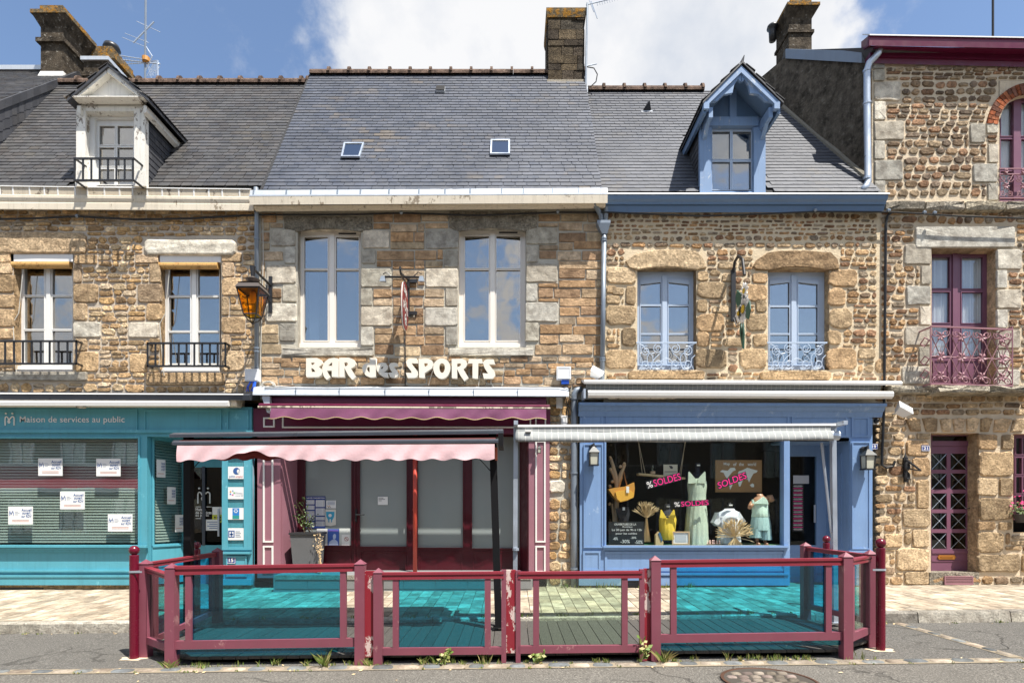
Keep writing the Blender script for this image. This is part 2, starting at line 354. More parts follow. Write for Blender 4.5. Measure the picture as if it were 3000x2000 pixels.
M['whitepeel'] = paint('peeling white paint', (.80,.77,.70), .6, .06, (.25,.21,.17), .55, 11, 0, .3)
M['white'] = paint('white paint', (.80,.79,.76), .45, .04, dirt=.1); M['pvc'] = paint('ivory window frame', (.82,.77,.70), .35, .03, dirt=.06)
M['zinc'] = paint('weathered zinc', (.58,.62,.67), .45, .08, dirt=.2, metal=.35); M['zincdark'] = paint('grey zinc pipe', (.22,.26,.31), .42, .1, dirt=.15, metal=.35)
M['galv'] = paint('galvanised steel', (.52,.58,.66), .35, .08, dirt=.1, metal=.6)
M['teal'] = paint('teal paint', (.095,.36,.45), .42, .16, (.16,.47,.55), .10, 10, dirt=.30, dirtc=(.05,.15,.18)); M['blue'] = paint('sky blue paint', (.19,.31,.53), .42, .12, (.30,.42,.60), .08, 10, dirt=.28, dirtc=(.07,.12,.2)); M['bluedark'] = paint('slate blue paint', (.12,.20,.33), .45, .1, dirt=.2)
M['bluepeel'] = paint('peeling pale blue paint', (.20,.31,.50), .6, .12, (.42,.48,.56), .3, 9, 0, .25)
M['paleblue'] = paint('pale blue joinery', (.46,.55,.68), .4, .05, dirt=.08)
M['crimson'] = paint('dark crimson paint', (.062,.002,.008), .38, .1, dirt=.06); M['mauve'] = paint('faded mauve paint', (.30,.135,.17), .5, .12, dirt=.15); M['maroon'] = paint('maroon paint', (.115,.006,.036), .38, .1, dirt=.08)
M['plum'] = paint('plum joinery paint', (.19,.078,.125), .42, .08, dirt=.08); M['plumiron'] = paint('pink plum ironwork', (.33,.165,.19), .5, .1, dirt=.1)
M['barred'] = paint('faded red timber', (.215,.060,.088), .48, .2, (.34,.16,.17), .10, 13, 0, .18); M['barrail'] = paint('deep red rail', (.25,.028,.045), .38, .12, dirt=.08)
M['redboard'] = paint('peeling red board', (.25,.012,.025), .5, .12, (.62,.50,.46), .48, 10, 0, .1); M['bollard'] = paint('burgundy bollard paint', (.13,.004,.020), .22, .06, (.5,.3,.3), .08, 30, 0, .03)
M['redpole'] = paint('orange red pole', (.50,.06,.035), .4, .1, dirt=.05)
M['black'] = plain('black ironwork', (.018,.018,.02), .4); M['blackpost'] = plain('matt black steel', (.008,.008,.009), .6, spec=.2); M['darkgrey'] = paint('anthracite aluminium', (.07,.08,.10), .35, .1, dirt=.05, metal=.3)
M['cable'] = plain('black cable', (.012,.012,.013), .5); M['whitecable'] = plain('white cable', (.6,.58,.52), .6); M['whiteplastic'] = plain('white plastic', (.78,.79,.80), .4); M['blueplastic'] = plain('blue plastic', (.02,.11,.62), .4)
M['room'] = plain('dim room', (.018,.017,.017), .9); M['roomdark'] = plain('dark shop room', (.016,.015,.015), .9)  # near-black walls stand in for the lack of light indoors
M['pane'] = glass('sky reflecting pane', (.72,.75,.78), .30, 0, .25, (1,.95,.88)); M['shoppane'] = glass('shop window pane', (.96,.98,.97), -.012, 0, .05); M['mirrorpane'] = glass('reflecting shop pane', (.85,.9,.88), .10, 0, .05)
M['tealpane'] = glass('teal glass panel', (.22,.72,.86), .02); M['clearpane'] = glass('pale green glass panel', (.80,.90,.83), .03); M['darkpane'] = glass('dark door glass', (.25,.22,.18), .04)
t = NT('frosted film'); t.col(t.mix(t.noise(.8, 3), (.215,.25,.245), (.29,.325,.32))); t.set(t.b.inputs['Coat Weight'], .8); t.set(t.b.inputs['Coat Roughness'], .02); M['frost'] = t.fin(.6)
M['granitekerb'] = stone('granite kerb', [(.36,.35,.32),(.31,.30,.28),(.39,.38,.34)], .25, .8, (.08,.08,.075), .35, 45)
M['paver'] = stone('sandy paving stone', [(.42,.37,.30),(.385,.34,.28),(.44,.40,.33),(.36,.31,.25),(.41,.375,.315)], .14, .25, (.20,.17,.13), .12, 34)
M['joint'] = mortar('sandy joint', (.31,.26,.19), .3)
M['sett_light'] = stone('cream sett', [(.36,.31,.26),(.39,.35,.30)], .25, .4, bumps=.2); M['sett_grey'] = stone('slate grey sett', [(.15,.17,.19),(.18,.20,.215)], .2, .3, bumps=.2)
def asphalt(name, c):
    t = NT(name); k = t.mix(t.noise(.9, 6, .62), mul(c, .74), mul(c, 1.2)); sp = t.noise(60, 4, .8)
    k = t.mix(t.rng(sp, .53, .64), k, mul(c, 2.3)); k = t.mix(t.rng(sp, .46, .35), k, mul(c, .36)); k = t.mix(t.rng(t.noise(2.2, 8, .72), .56, .74, 0, .45), k, mul(c, .5))
    nz = t.n('ShaderNodeTexNoise'); nz.inputs['Scale'].default_value = 2.5; nz.inputs['Detail'].default_value = 6; t.set(nz.inputs['Vector'], t.pos)
    vm = t.n('ShaderNodeVectorMath', operation='MULTIPLY_ADD'); t.set(vm.inputs[0], nz.outputs['Color']); vm.inputs[1].default_value = (.5, .5, .5); t.set(vm.inputs[2], t.pos)
    cr = t.math('MULTIPLY', t.rng(t.voro(.55, None, 'Distance', 'DISTANCE_TO_EDGE', vm.outputs[0]), .010, .003), t.rng(t.noise(.5, 2), .46, .54))
    k = t.mix(t.math('MULTIPLY', cr, .55), k, (.035, .032, .028)); k = t.mix(t.rng(t.voro(1.3), .09, .03, 0, .55), k, mul(c, .42))
    t.col(k); t.bump(t.math('SUBTRACT', t.noise(60, 4, .75), cr), .8, .014); return t.fin(.88, 0, .3)
M['asphalt'] = asphalt('road asphalt', (.14,.13,.114)); M['asphalt2'] = asphalt('parking lane asphalt', (.115,.109,.099))
t = NT('weathered deck timber'); r = t.rand(); k = t.mix(r, (.045,.041,.036), (.075,.068,.060)); k = t.mix(t.rng(t.noise(30, 4, .6, (6, .35, 1)), .4, .7), k, (.10,.092,.083)); t.col(k); t.bump(t.noise(40, 3, .6, (5, .3, 1)), .4, .006); M['deck'] = t.fin(.75)
M['deckshade'] = plain('shade under deck', (.012,.012,.012), .95)  # near-black colour stands in for the shade beneath the planks
t = NT('grass blade'); t.col(t.ramp(t.rand(), [(0, (.10,.17,.025)), (.5, (.17,.22,.04)), (.8, (.42,.34,.15)), (1, (.12,.2,.03))])); M['grass'] = t.fin(.6)
t = NT('leaf'); t.col(t.ramp(t.rand(), [(0, (.035,.075,.015)), (.5, (.06,.11,.02)), (1, (.11,.15,.03))])); M['leaf'] = t.fin(.5)
t = NT('dry straw'); t.col(t.ramp(t.rand(), [(0, (.66,.48,.24)), (.5, (.78,.60,.36)), (1, (.52,.34,.15))])); M['straw'] = t.fin(.8)
# ------------------------------------------------------------------ masonry
def zq(rects, ou, ov, s=.3955): return [(ou+a*s, ov+b*s, ou+c*s, ov+d*s) for a, b, c, d in rects]
def pack(areas, blocked, wr, hr, gap=4, cell=2, minw=12, minh=8):
    """Rough courses: every course has its own height, every stone its own width; a stone may be split in two thin ones."""
    u0 = min(a[0] for a in areas); v0 = min(a[1] for a in areas); u1 = max(a[2] for a in areas); v1 = max(a[3] for a in areas)
    W, H = int((u1-u0)/cell), int((v1-v0)/cell); free = [bytearray(H) for _ in range(W)]
    def fill(r, val, e=0):
        for i in range(max(0, int((r[0]-e-u0)/cell)), min(W, int(math.ceil((r[2]+e-u0)/cell)))):
            for j in range(max(0, int((r[1]-e-v0)/cell)), min(H, int(math.ceil((r[3]+e-v0)/cell)))): free[i][j] = val
    for a in areas: fill(a, 1)
    for b in blocked: fill(b, 0, gap/2)
    out = []; mw, mh = max(1, int(minw/cell)), max(2, int(minh/cell)); j = 0
    def runs(i, j, h):
        best = (0, 0); s = None
        for q in range(j, min(H, j+h)):
            if free[i][q]:
                if s is None: s = q
                if q+1-s > best[1]-best[0]: best = (s, q+1)
            else: s = None
        return best
    while j < H:
        h = max(mh, int(R.uniform(*hr)/cell)); i = 0
        if H-j-h < mh: h = H-j
        ph = R.uniform(0, 6.28)
        while i < W:
            a, b = runs(i, j, h)
            if b-a < mh: i += 1; continue
            w = max(mw, int(R.triangular(*wr)/cell)); k = 0
            while i+k < W and k < w+mw and runs(i+k, j, h) == (a, b): k += 1
            w = k if k < w+mw else w
            if w >= mw*.7:
                r = [u0+i*cell+gap/2, v0+a*cell+gap/2, u0+(i+w)*cell-gap/2, v0+b*cell-gap/2]
                wob = lambda u: 2.6*math.sin(u*.021+ph)+1.6*math.sin(u*.057+ph*2.3)
                hh = r[3]-r[1]
                if hh > 2*minh+gap+2 and R.random() < .3: m = r[1]+hh*R.uniform(.42, .58); cells = [(r[0], r[1], r[2], m-gap/2), (r[0], m+gap/2, r[2], r[3])]
                elif R.random() < .22 and hh > minh*1.4: t = R.uniform(.1, .3)*hh; cells = [(r[0], r[1]+t*R.random(), r[2], r[3]-t*R.random())]
                else: cells = [tuple(r)]
                for c in cells:
                    if c[2]-c[0] < 5 or c[3]-c[1] < 4: continue
                    d = wob((c[0]+c[2])/2) if b-a == h else 0; out.append((c[0], c[1]+d*.7, c[2], c[3]+d*.7))
            i += max(1, w)
        j += h
    return out
def stone_geo(r, y=0.0, prot=.03, rnd=.25, jit=.08, bev=.2, mb=None, pts=None):
    bev *= .48
    mb = mb or MB()
    if pts is None:
        u0, v0, u1, v1 = r; w, h = u1-u0, v1-v0; c = rnd*min(w, h)
        def j(k=1): return R.uniform(-1, 1)*jit*min(w, h)*k
        def cc(): return c*R.uniform(.6, 1.35)
        pts = [(u0+cc()+j(.4), v1+j(.7)), (u0+w*R.uniform(.4, .6), v1+j(.8)), (u1-cc(), v1+j(.7)), (u1+j(.6), v1-cc()), (u1+j(.6), v0+cc()), (u1-cc(), v0+j(.7)), (u0+w*R.uniform(.4, .6), v0+j(.8)), (u0+cc(), v0+j(.7)), (u0+j(.6), v0+cc()), (u0+j(.6), v1-cc())]
    q = [(px(u, y-prot), pz(v, y-prot)) for u, v in pts]; n = len(q)
    cx = sum(a for a, _ in q)/n; cz = sum(b for _, b in q)/n
    ww = max(a for a, _ in q)-min(a for a, _ in q); hh = max(b for _, b in q)-min(b for _, b in q); ins = bev*min(ww, hh)
    def inset(p, k):
        d = Vector((p[0]-cx, p[1]-cz)); sx = max(0, 1-k*ins*2/ww); sz = max(0, 1-k*ins*2/hh); return (cx+d.x*sx, cz+d.y*sz)
    vs = [(a, y+.012, b) for a, b in q]+[(*(lambda e: (e[0], y-prot*.62))(inset(p, .18)), inset(p, .18)[1]) for p in q]
    vs += [(inset(p, 1)[0], y-prot*R.uniform(.78, 1.12), inset(p, 1)[1]) for p in q]+[(cx+.12*ww*R.uniform(-1, 1), y-prot*R.uniform(.9, 1.12), cz+.12*hh*R.uniform(-1, 1))]
    fs = [(k*n+i, k*n+(i+1)%n, (k+1)*n+(i+1)%n, (k+1)*n+i) for k in (0, 1) for i in range(n)]+[(2*n+i, 2*n+(i+1)%n, 3*n) for i in range(n)]
    return mb.add(vs, fs)
def lay(wall, items, limit=300, name='stone'):
    """items: (rect or None, mat, kwargs). The largest 300 are stones of their own, the rest one mass."""
    def area(it):
        r = it[0]
        if r is None:
            us = [p[0] for p in it[2]['pts']]; vs = [p[1] for p in it[2]['pts']]; r = (min(us), min(vs), max(us), max(vs))
        if r[2] < 0 or r[0] > 3000: return -1
        return (r[2]-r[0])*(r[3]-r[1])
    items = sorted(items, key=area, reverse=True); rest = {}
    for k, (r, m, kw) in enumerate(items):
        if k < limit and area(items[k]) > 0: stone_geo(r, **kw).build(name, m, wall)
        else: rest.setdefault(m.name, (m, MB())); stone_geo(r, mb=rest[m.name][1], **kw)
    for m, mb in rest.values(): mb.build('small_stones', m, wall, kind='stuff')

# ------------------------------------------------------------------ slate roofs
SL = {}
def slate_mesh(w, l, mat):
    key = (round(w, 3), round(l, 3), mat.name)
    if key not in SL:
        mb = MB(); slate_add(mb, Matrix.Identity(4), w, l); me = bpy.data.meshes.new('slate'); me.from_pydata(mb.v, [], mb.f); me.materials.append(mat); SL[key] = me
    return SL[key]
def slate_add(mb, m, w, l):                               # x across, y up the slope, z out of the roof
    t = .009; lo, hi = .026, .004; c = w*.06
    vs = [(-w/2+c,0,lo+t),(w/2-c,0,lo+t),(w/2,c,lo+t),(w/2,l,hi+t),(-w/2,l,hi+t),(-w/2,c,lo+t),(-w/2+c,0,lo),(w/2-c,0,lo),(w/2,c,lo),(w/2,l,hi),(-w/2,l,hi),(-w/2,c,lo)]
    mb.add([m @ Vector(v) for v in vs], [(0,1,2,3,4,5),(6,7,1,0),(7,8,2,1),(8,9,3,2),(11,5,4,10),(6,0,5,11)])
def roof(house, mat, xa, xb, ye, ze, yr, zr, w=.2, expo=.118, holes=(), limit=300, skew=None, name='roof', ridge=True, back=True, xr=None):
    s = Vector((0, yr-ye, zr-ze)); L = s.length; s.normalize(); n = Vector((0, -s.z, s.y))
    xmax = lambda d: xb if skew is None else skew(d)
    mb = MB(); yb = 2*yr-ye
    xbe, xbr = xmax(0), xmax(L)
    mb.add([(xa,ye,ze),(xbe,ye,ze),(xbr,yr,zr),(xa,yr,zr),(xbe,yb,ze-.4),(xa,yb,ze-.4),(xbe,ye,ze-.12),(xa,ye,ze-.12)], [(0,1,2,3),(3,2,4,5),(1,4,2),(0,3,5),(7,6,1,0),(5,4,6,7),(1,6,4),(0,5,7)])
    rf = mb.build(name, M['underlay'], house); k = 0; rest = MB(); i = 0; d = 0.0; B = Matrix(((1, 0, 0), (0, s.y, s.z), (0, n.y, n.z))).transposed().to_4x4()
    while d < L-.02:
        x = xa+(0 if i % 2 else -w/2); l = min(expo*1.9, L-d)
        while x < xmax(d):
            ww = w*R.uniform(.93, 1.07) if mat.name != 'smooth grey slate' else w
            x0, x1 = max(x, xa), min(x+ww-.004, xmax(d)); x += ww
            if x1-x0 < .04: continue
            cx = (x0+x1)/2; p = Vector((cx, ye, ze))+s*(d+R.uniform(-.004, .004))
            if any(h[0] < cx < h[1] and h[2] < d+expo/2 < h[3] for h in holes): continue
            m = Matrix.Translation(p) @ B @ Matrix.Rotation(R.gauss(0, .006), 4, 'Z') @ Matrix.Rotation(R.gauss(0, .004), 4, 'Y')
            u = 1500+cx*FPX/(p.y+DCAM)
            if k < limit and -10 < u < 3010:
                o = bpy.data.objects.new('slate', slate_mesh(round((x1-x0)*50)/50, round(l*25)/25, mat)); put(o, rf); o.matrix_basis = m; k += 1
            else: slate_add(rest, m, x1-x0, l)
        d += expo*R.uniform(.97, 1.03); i += 1
    rest.build('slate_courses', mat, rf, kind='stuff')
    if ridge:
        x = xa
        while x < (xr or xbr)-.05:
            q = MB(); e = min(x+.44, (xr or xbr)); a = [(yr+.13*math.cos(math.radians(g)), zr-.03+.13*math.sin(math.radians(g))) for g in range(-10, 191, 25)]; m_ = len(a)
            q.add([(x, *p) for p in a]+[(e, *p) for p in a], [(c, c+1, m_+c+1, m_+c) for c in range(m_-1)]+[tuple(range(m_-1, -1, -1)), tuple(range(m_, 2*m_))])
            a2 = [(yr+.155*math.cos(math.radians(g)), zr-.03+.185*math.sin(math.radians(g))) for g in range(0, 181, 22)]; m_ = len(a2)
            q.add([(e-.055, *p) for p in a2]+[(e-.003, *p) for p in a2], [(c, c+1, m_+c+1, m_+c) for c in range(m_-1)]+[tuple(range(m_-1, -1, -1)), tuple(range(m_, 2*m_))])
            fix(q.build('ridge_tile', M['ridge'], rf)); x += .445
    return rf

# ------------------------------------------------------------------ windows and railings
def window(house, name, u0, v0, u1, v1, y, panes, mat, gm=None, th=.06, curtain=None, bars=(), **tg):
    f = MB().slab(u0, v0, u1, v1, panes, y, th).build(name, mat, house); tag(f, **tg)
    for a, b, c, d in panes:
        MB().pbox(a, b, c, d, y+.022, .006).build('pane', gm or M['pane'], f)
        MB().moulding(a-2.2, b-2.2, c+2.2, d+2.2, 2.2, y-.010, .02).build('glazing_bead', mat, f)
    for r in bars: MB().pbox(*r, y-.006, .03).build('glazing_bar', mat, f)
    return f
def scroll(c, r0, turns=1.25, a0=0, dirn=1, n=26):         # spiral winding in
    return [(c[0]+r0*(1-.78*i/n)*math.cos(a0+dirn*turns*2*math.pi*i/n), c[1]+r0*(1-.78*i/n)*math.sin(a0+dirn*turns*2*math.pi*i/n)) for i in range(n+1)]

HS = dict(cat='house', group='old houses of the terrace')
# ================================================================== far house at the left edge, only its roof shows
h0 = thing('slate_roofed_house', 'far left house, its dark slate roof higher than its neighbour, cut by the frame', 'house', (-12, 0, .2), 'old houses of the terrace')
MB().box(-14.5, -9.95, .05, 8, .2, 8.2).build('wall', M['mort1'], h0)
roof(h0, M['slate1'], -14.0, -9.94, .30, 9.57-1.07*.33, 2.65, 11.72, w=.21, expo=.125, limit=300, ridge=False)
mb = MB(); ysl = [.2, 2.25]; zt = lambda y: 9.57+1.07*(y-.63)
lower = lambda y: 7.47+1.59*(y+.15)
cl = MB()
for i in range(30):                                        # slate cladding on the side above the lower roof, laid on the slant
    y0, y1 = .0+i*.08, .0+i*.08+.11
    for j in range(5):
        a = zt(y0)-.12-j*.2
        if a < lower(y0)-.1: break
        cl.hexa([(-9.925+.004*(i % 2)+.003*j, y0, a-.24), (-9.925+.004*(i % 2)+.003*j, y1, a-.24+.085), (-9.93, y1, a+.085), (-9.93, y0, a)], [(-9.95, y0, a-.24), (-9.95, y1, a-.155), (-9.95, y1, a+.085), (-9.95, y0, a)])
sc = MB().add([(-9.95, -.2, 6.5), (-9.95, 2.6, 6.5), (-9.95, 2.6, zt(2.6)), (-9.95, -.2, zt(-.2))], [(0, 1, 2, 3)]).build('side_cladding', M['slate0'], h0)
fix(cl.build('slate_courses', M['slate0'], sc, kind='stuff'))
for i in range(15):
    y0 = .05+i*.165; q = MB()
    q.hexa([(-9.99, y0, zt(y0)+.035), (-9.905, y0, zt(y0)+.02), (-9.905, y0+.16, zt(y0+.16)+.02), (-9.99, y0+.16, zt(y0+.16)+.035)], [(-9.99, y0, zt(y0)-.16), (-9.905, y0, zt(y0)-.16), (-9.905, y0+.16, zt(y0+.16)-.16), (-9.99, y0+.16, zt(y0+.16)-.16)])
    fix(q.build('verge_slate', M['slate0'], sc))
MB().box(-14, -10.4, 2.55, 2.75, 11.70, 11.80).build('ridge_strip', M['zinc'], h0)
# its long chimney stack
ch = MB().box(-10.46, -9.96, 2.2, 2.97, 9.0, 12.35).build('chimney', M['chimrender'], h0)
MB().box(-10.53, -9.90, 2.14, 3.0, 12.0, 12.09).build('string_course', M['chimrender'], ch)
q = MB(); q.hexa([(-10.46,2.2,12.35),(-9.96,2.2,12.35),(-9.84,2.1,12.58),(-10.58,2.1,12.58)], [(-10.46,2.97,12.35),(-9.96,2.97,12.35),(-9.84,3.0,12.58),(-10.58,3.0,12.58)]); fix(q.build('corbel', M['chimrender'], ch))
MB().box(-10.60, -9.82, 2.08, 3.02, 12.58, 12.66).build('capstone', M['caplichen'], ch); MB().box(-10.44, -9.93, 2.15, 2.95, 12.66, 12.80).build('capstone', M['caplichen'], ch)
q = MB(); q.hexa([(-10.6,2.12,11.0),(-9.94,2.12,11.0),(-9.96,2.2,11.38),(-10.47,2.2,11.38)], [(-10.6,2.3,11.0),(-9.94,2.3,11.0),(-9.96,2.3,11.38),(-10.47,2.3,11.38)]); fix(q.build('flashing', M['white'], ch))
MB().box(-9.96, -9.44, 3.02, 3.78, 9.0, 12.3).build('rear_stack', M['render'], ch)
q = MB(); q.box(-10.0, -9.36, 2.98, 3.82, 12.3, 12.42); q.box(-9.95, -9.45, 3.0, 3.75, 12.42, 12.6); q.build('rear_cap', M['caplichen'], ch)
MB().lathe((-9.7, 3.35, 12.6), [(.13,0),(.15,.12),(.12,.16),(.19,.20),(.16,.30),(.05,.34)], 14).build('chimney_pot', M['black'], ch, smooth=True)
q = MB(); q.box(-9.62, -9.1, 2.35, 3.1, 9.0, 11.72); q.build('low_stack', M['chimrender'], ch); MB().box(-9.66, -9.03, 2.3, 3.15, 11.72, 11.80).build('zinc_cap', M['zinc'], ch); MB().box(-9.66, -9.06, 2.32, 3.12, 11.38, 11.46).build('string_course', M['chimrender'], ch)

# ================================================================== house 1: teal shop below
h1 = thing('stone_house', 'tan rubble house with white dormer above the teal shopfront', 'house', (-7.2, 0, .2), 'old houses of the terrace')
W1 = [(40, 744, 214, 1088), (468, 747, 648, 1090)]
wall1 = MB(); wall1.slab(-330, 588, 757, 1170, W1, 0, .34, 1); wall1 = wall1.build('wall', [M['mort1'], M['tanblock']], h1)
it = []
S = lambda r, m, **k: it.append((r, M[m], k))
for r in zq([(545,520,712,585),(540,590,598,725),(540,735,720,872),(540,880,640,1003),(550,1140,640,1230),(545,1240,722,1385),(1000,520,1168,580),(1105,585,1182,725),(1015,735,1195,872),(1080,880,1190,1003),(1105,1140,1175,1235),(955,1250,1085,1390),(1640,505,1785,570),(1640,575,1730,682),(1640,690,1780,820),(1638,830,1690,965),(1638,980,1810,1100),(1640,1110,1700,1220),(1640,1230,1800,1380),(-40,500,70,575),(-60,580,85,660),(-50,665,95,800),(-30,815,98,910),(-60,920,98,1050),(-20,1065,92,1140),(-60,1150,88,1350)], 0, 540): S(r, 'tanblock', prot=.03, rnd=.10, jit=.03, bev=.10)
for r in zq([(540,1018,740,1132),(950,1018,1170,1132)], 0, 540): S(r, 'granite', prot=.03, rnd=.10, jit=.03, bev=.10)
S((-40, 679, 251, 741), 'tanblock', prot=.045, rnd=.14, jit=.05, bev=.12); S((419, 699, 690, 744), 'granite', prot=.06, rnd=.2, jit=.06, bev=.2)
S((-40, 1088, 250, 1113), 'granite', prot=.07, rnd=.1, jit=.03, bev=.1); S((425, 1092, 655, 1128), 'tanblock', prot=.04, rnd=.12, jit=.04, bev=.1)
blk = [i[0] for i in it]+W1
for r in pack([(-325, 596, 752, 1150)], blk, (16, 58), (13, 27), 3.8, 2, 12, 9): it.append((r, M['rubble'], dict(prot=R.uniform(.014, .03), rnd=.32, jit=.13, bev=.22)))
lay(wall1, it)
MB().box(-14, -4.64, .36, 3.5, 3.4, 7.0).build('room', M['room'], h1)
for (u0, u1, pl, pr, tv, gv, tg) in ((40, 213, (71, 129), (153, 211), (866, 966), (766, 1070), 'casement window hung with a tangled blind cord'), (470, 644, (494, 557), (580, 642), (868, 971), (768, 1072), 'casement window reflecting clouds')):
    pn = []
    for a, b in (pl, pr): pn += [(a, gv[0]+8, b, tv[0]-3), (a, tv[0]+3, b, tv[1]-3), (a, tv[1]+3, b, gv[1]-8)]
    wd = window(h1, 'window', u0, gv[0]-22, u1, gv[1], .16, pn, M['white'], M['pane'], label='white '+tg)
    mu = (pl[1]+pr[0])/2
    MB().pbox(mu-6, gv[0], mu+6, gv[1], .135, .03).build('meeting_stile', M['white'], wd)
    MB().pbox(u0-4, gv[1], u1-1, gv[1]+11, .08, .12).build('sill_rail', M['white'], wd); MB().pbox(u0-7, gv[1]+11, u1-1, gv[1]+18, .03, .18).build('sill', M['white'], wd)
    MB().pbox(u0-8, gv[0]-24, u1+3, gv[0], .0, .14).build('shutter_box', M['white'], wd)
    bl = MB(); zc = pz(gv[0]+11, .03); bl.tube([(px(u0-1, .03), .03, zc), (px(u1-4, .03), .03, zc)], .062, 12); bl.build('rolled_blind', M.setdefault('bamboo', paint('bamboo blind', (.56, .33, .11), .55, .25, (.32, .16, .04), .5, 26, 0, .1)), wd)
    cd = MB(); cx = px(u0+22, .0); cd.tube([(px(u0+24, 0), .03, pz(gv[0]+20, 0)), (px(u0+12, 0), .02, pz(gv[0]+150, 0)), (px(u0-2, 0), .0, pz(gv[0]+180, 0)), (px(u0+10, 0), -.04, pz(gv[1]-20, 0)), (px(u0+16, 0), -.05, pz(gv[1]+30, 0))], .006, 4); cd.build('blind_cord', M['whitecable'], wd)
for u0, u1, v0, v1 in ((-40, 225, 996, 1062), (430, 662, 1002, 1069)):
    g = MB(); y = -.17
    for vv in (v0, v1): g.pbox(u0, vv, u1, vv+5, y, .035)
    for uu in (u0+2, u1-2):
        for vv in (v0+2, v1+2): g.obox((px(uu, y), y), (px(uu, y)*1.0, .02), .03, (pz(vv+3, y), pz(vv-2, y), pz(vv+3, y), pz(vv-2, y)))
    g = g.build('window_guard', M['black'], h1); n = 11
    for k in range(n): uu = u0+2+(u1-u0-4)*k/(n-1); MB().pbox(uu-2.6, v0+5, uu+2.6, v1, y+.01, .012).build('baluster', M['black'], g)
co = MB(); co.strip(-330, 757, [(566, -.21), (568, -.215), (575, -.215), (584, -.20), (589, -.185), (589, .05), (566, .05)], 10); co.strip(-330, 757, [(589.5, -.192), (592, -.20), (610, -.198), (612, -.19), (612, .05), (589.5, .05)], 6); cn = co.build('cornice', M['cream'], h1)
gt = MB().strip(-330, 748, [(541, -.20), (544, -.21), (566, -.20), (566, .04), (541, .04)], 14).build('gutter', M['creampeel'], h1)
MB().strip(-330, 748, [(538.5, -.225), (541.5, -.225), (541.5, -.16), (538.5, -.16)], 14).build('gutter_lip', M['white'], gt)
for k in range(19):
    u = -60+k*43+R.uniform(-6, 6); dv = 14*(u+330)/1078
    MB().strip(u, u+4, [(541+dv, -.216), (567+dv, -.207), (567+dv, -.15), (541+dv, -.15)]).build('gutter_strap', M['white'], gt)
r1 = roof(h1, M['slate1'], -9.92, -4.44, -.12, 7.47, 2.1, 11.02, w=.20, expo=.118, holes=[(-8.05, -6.55, -.2, 2.0)])
# white dormer
Y = -.25
def dX(u): return px(u, Y)
def dZ(v): return pz(v, Y)
d1 = MB().slab(224, 305, 425, 545, [(250, 330, 392, 545)], Y, .10)
d1 = d1.build('dormer', M['whitepeel'], h1); tag(d1, label='peeling white pedimented dormer')
for a, b in ((223, 250), (393, 424)):
    MB().pbox(a, 318, b, 545, Y-.03, .035).build('pilaster', M['whitepeel'], d1); MB().pbox(a-3, 500, b+3, 545, Y-.06, .04).build('scroll_foot', M['whitepeel'], d1)
MB().pbox(248, 312, 395, 326, Y-.02, .03).build('lintel', M['whitepeel'], d1)
hd = MB().strip(212, 424, [(281, -.45), (284, -.45), (296, -.36), (306, -.28), (306, -.2), (281, -.2)], 0, Y).build('head_cornice', M['whitepeel'], d1)
ped = MB(); ped.pprism([(212, 281), (424, 281), (318, 196)], Y-.06, .1); ped.build('tympanum', M['whitepeel'], d1)
for a, b in (((203, 284), (316, 192)), ((433, 284), (316, 192))):
    q = MB(); dx = 1 if a[0] < 300 else -1
    q.pprism([a, (a[0]+dx*26, a[1]), (b[0], b[1]+20), (b[0], b[1])], Y-.17, .13); fix(q.build('raking_moulding', M['whitepeel'], d1))
yb_ = lambda z: (z-7.47)/(3.55/2.22)-.12
xl, xr_, za, ze_ = px(196, Y-.2), px(436, Y-.2), pz(186, Y-.2), pz(289, Y-.2); xm = px(316, Y-.2)
q = MB()
for xs in ((xl, xm), (xr_, xm)):
    a, b = xs; yA, yB = yb_(ze_)+.1, yb_(za)+.1
    q.hexa([(a, Y-.2, ze_), (b, Y-.2, za), (b, yB, za), (a, yA, ze_)], [(a, Y-.2, ze_-.05), (b, Y-.2, za-.05), (b, yB, za-.05), (a, yA, ze_-.05)])
rfd = fix(q.build('dormer_roof', M['slate0'], d1))
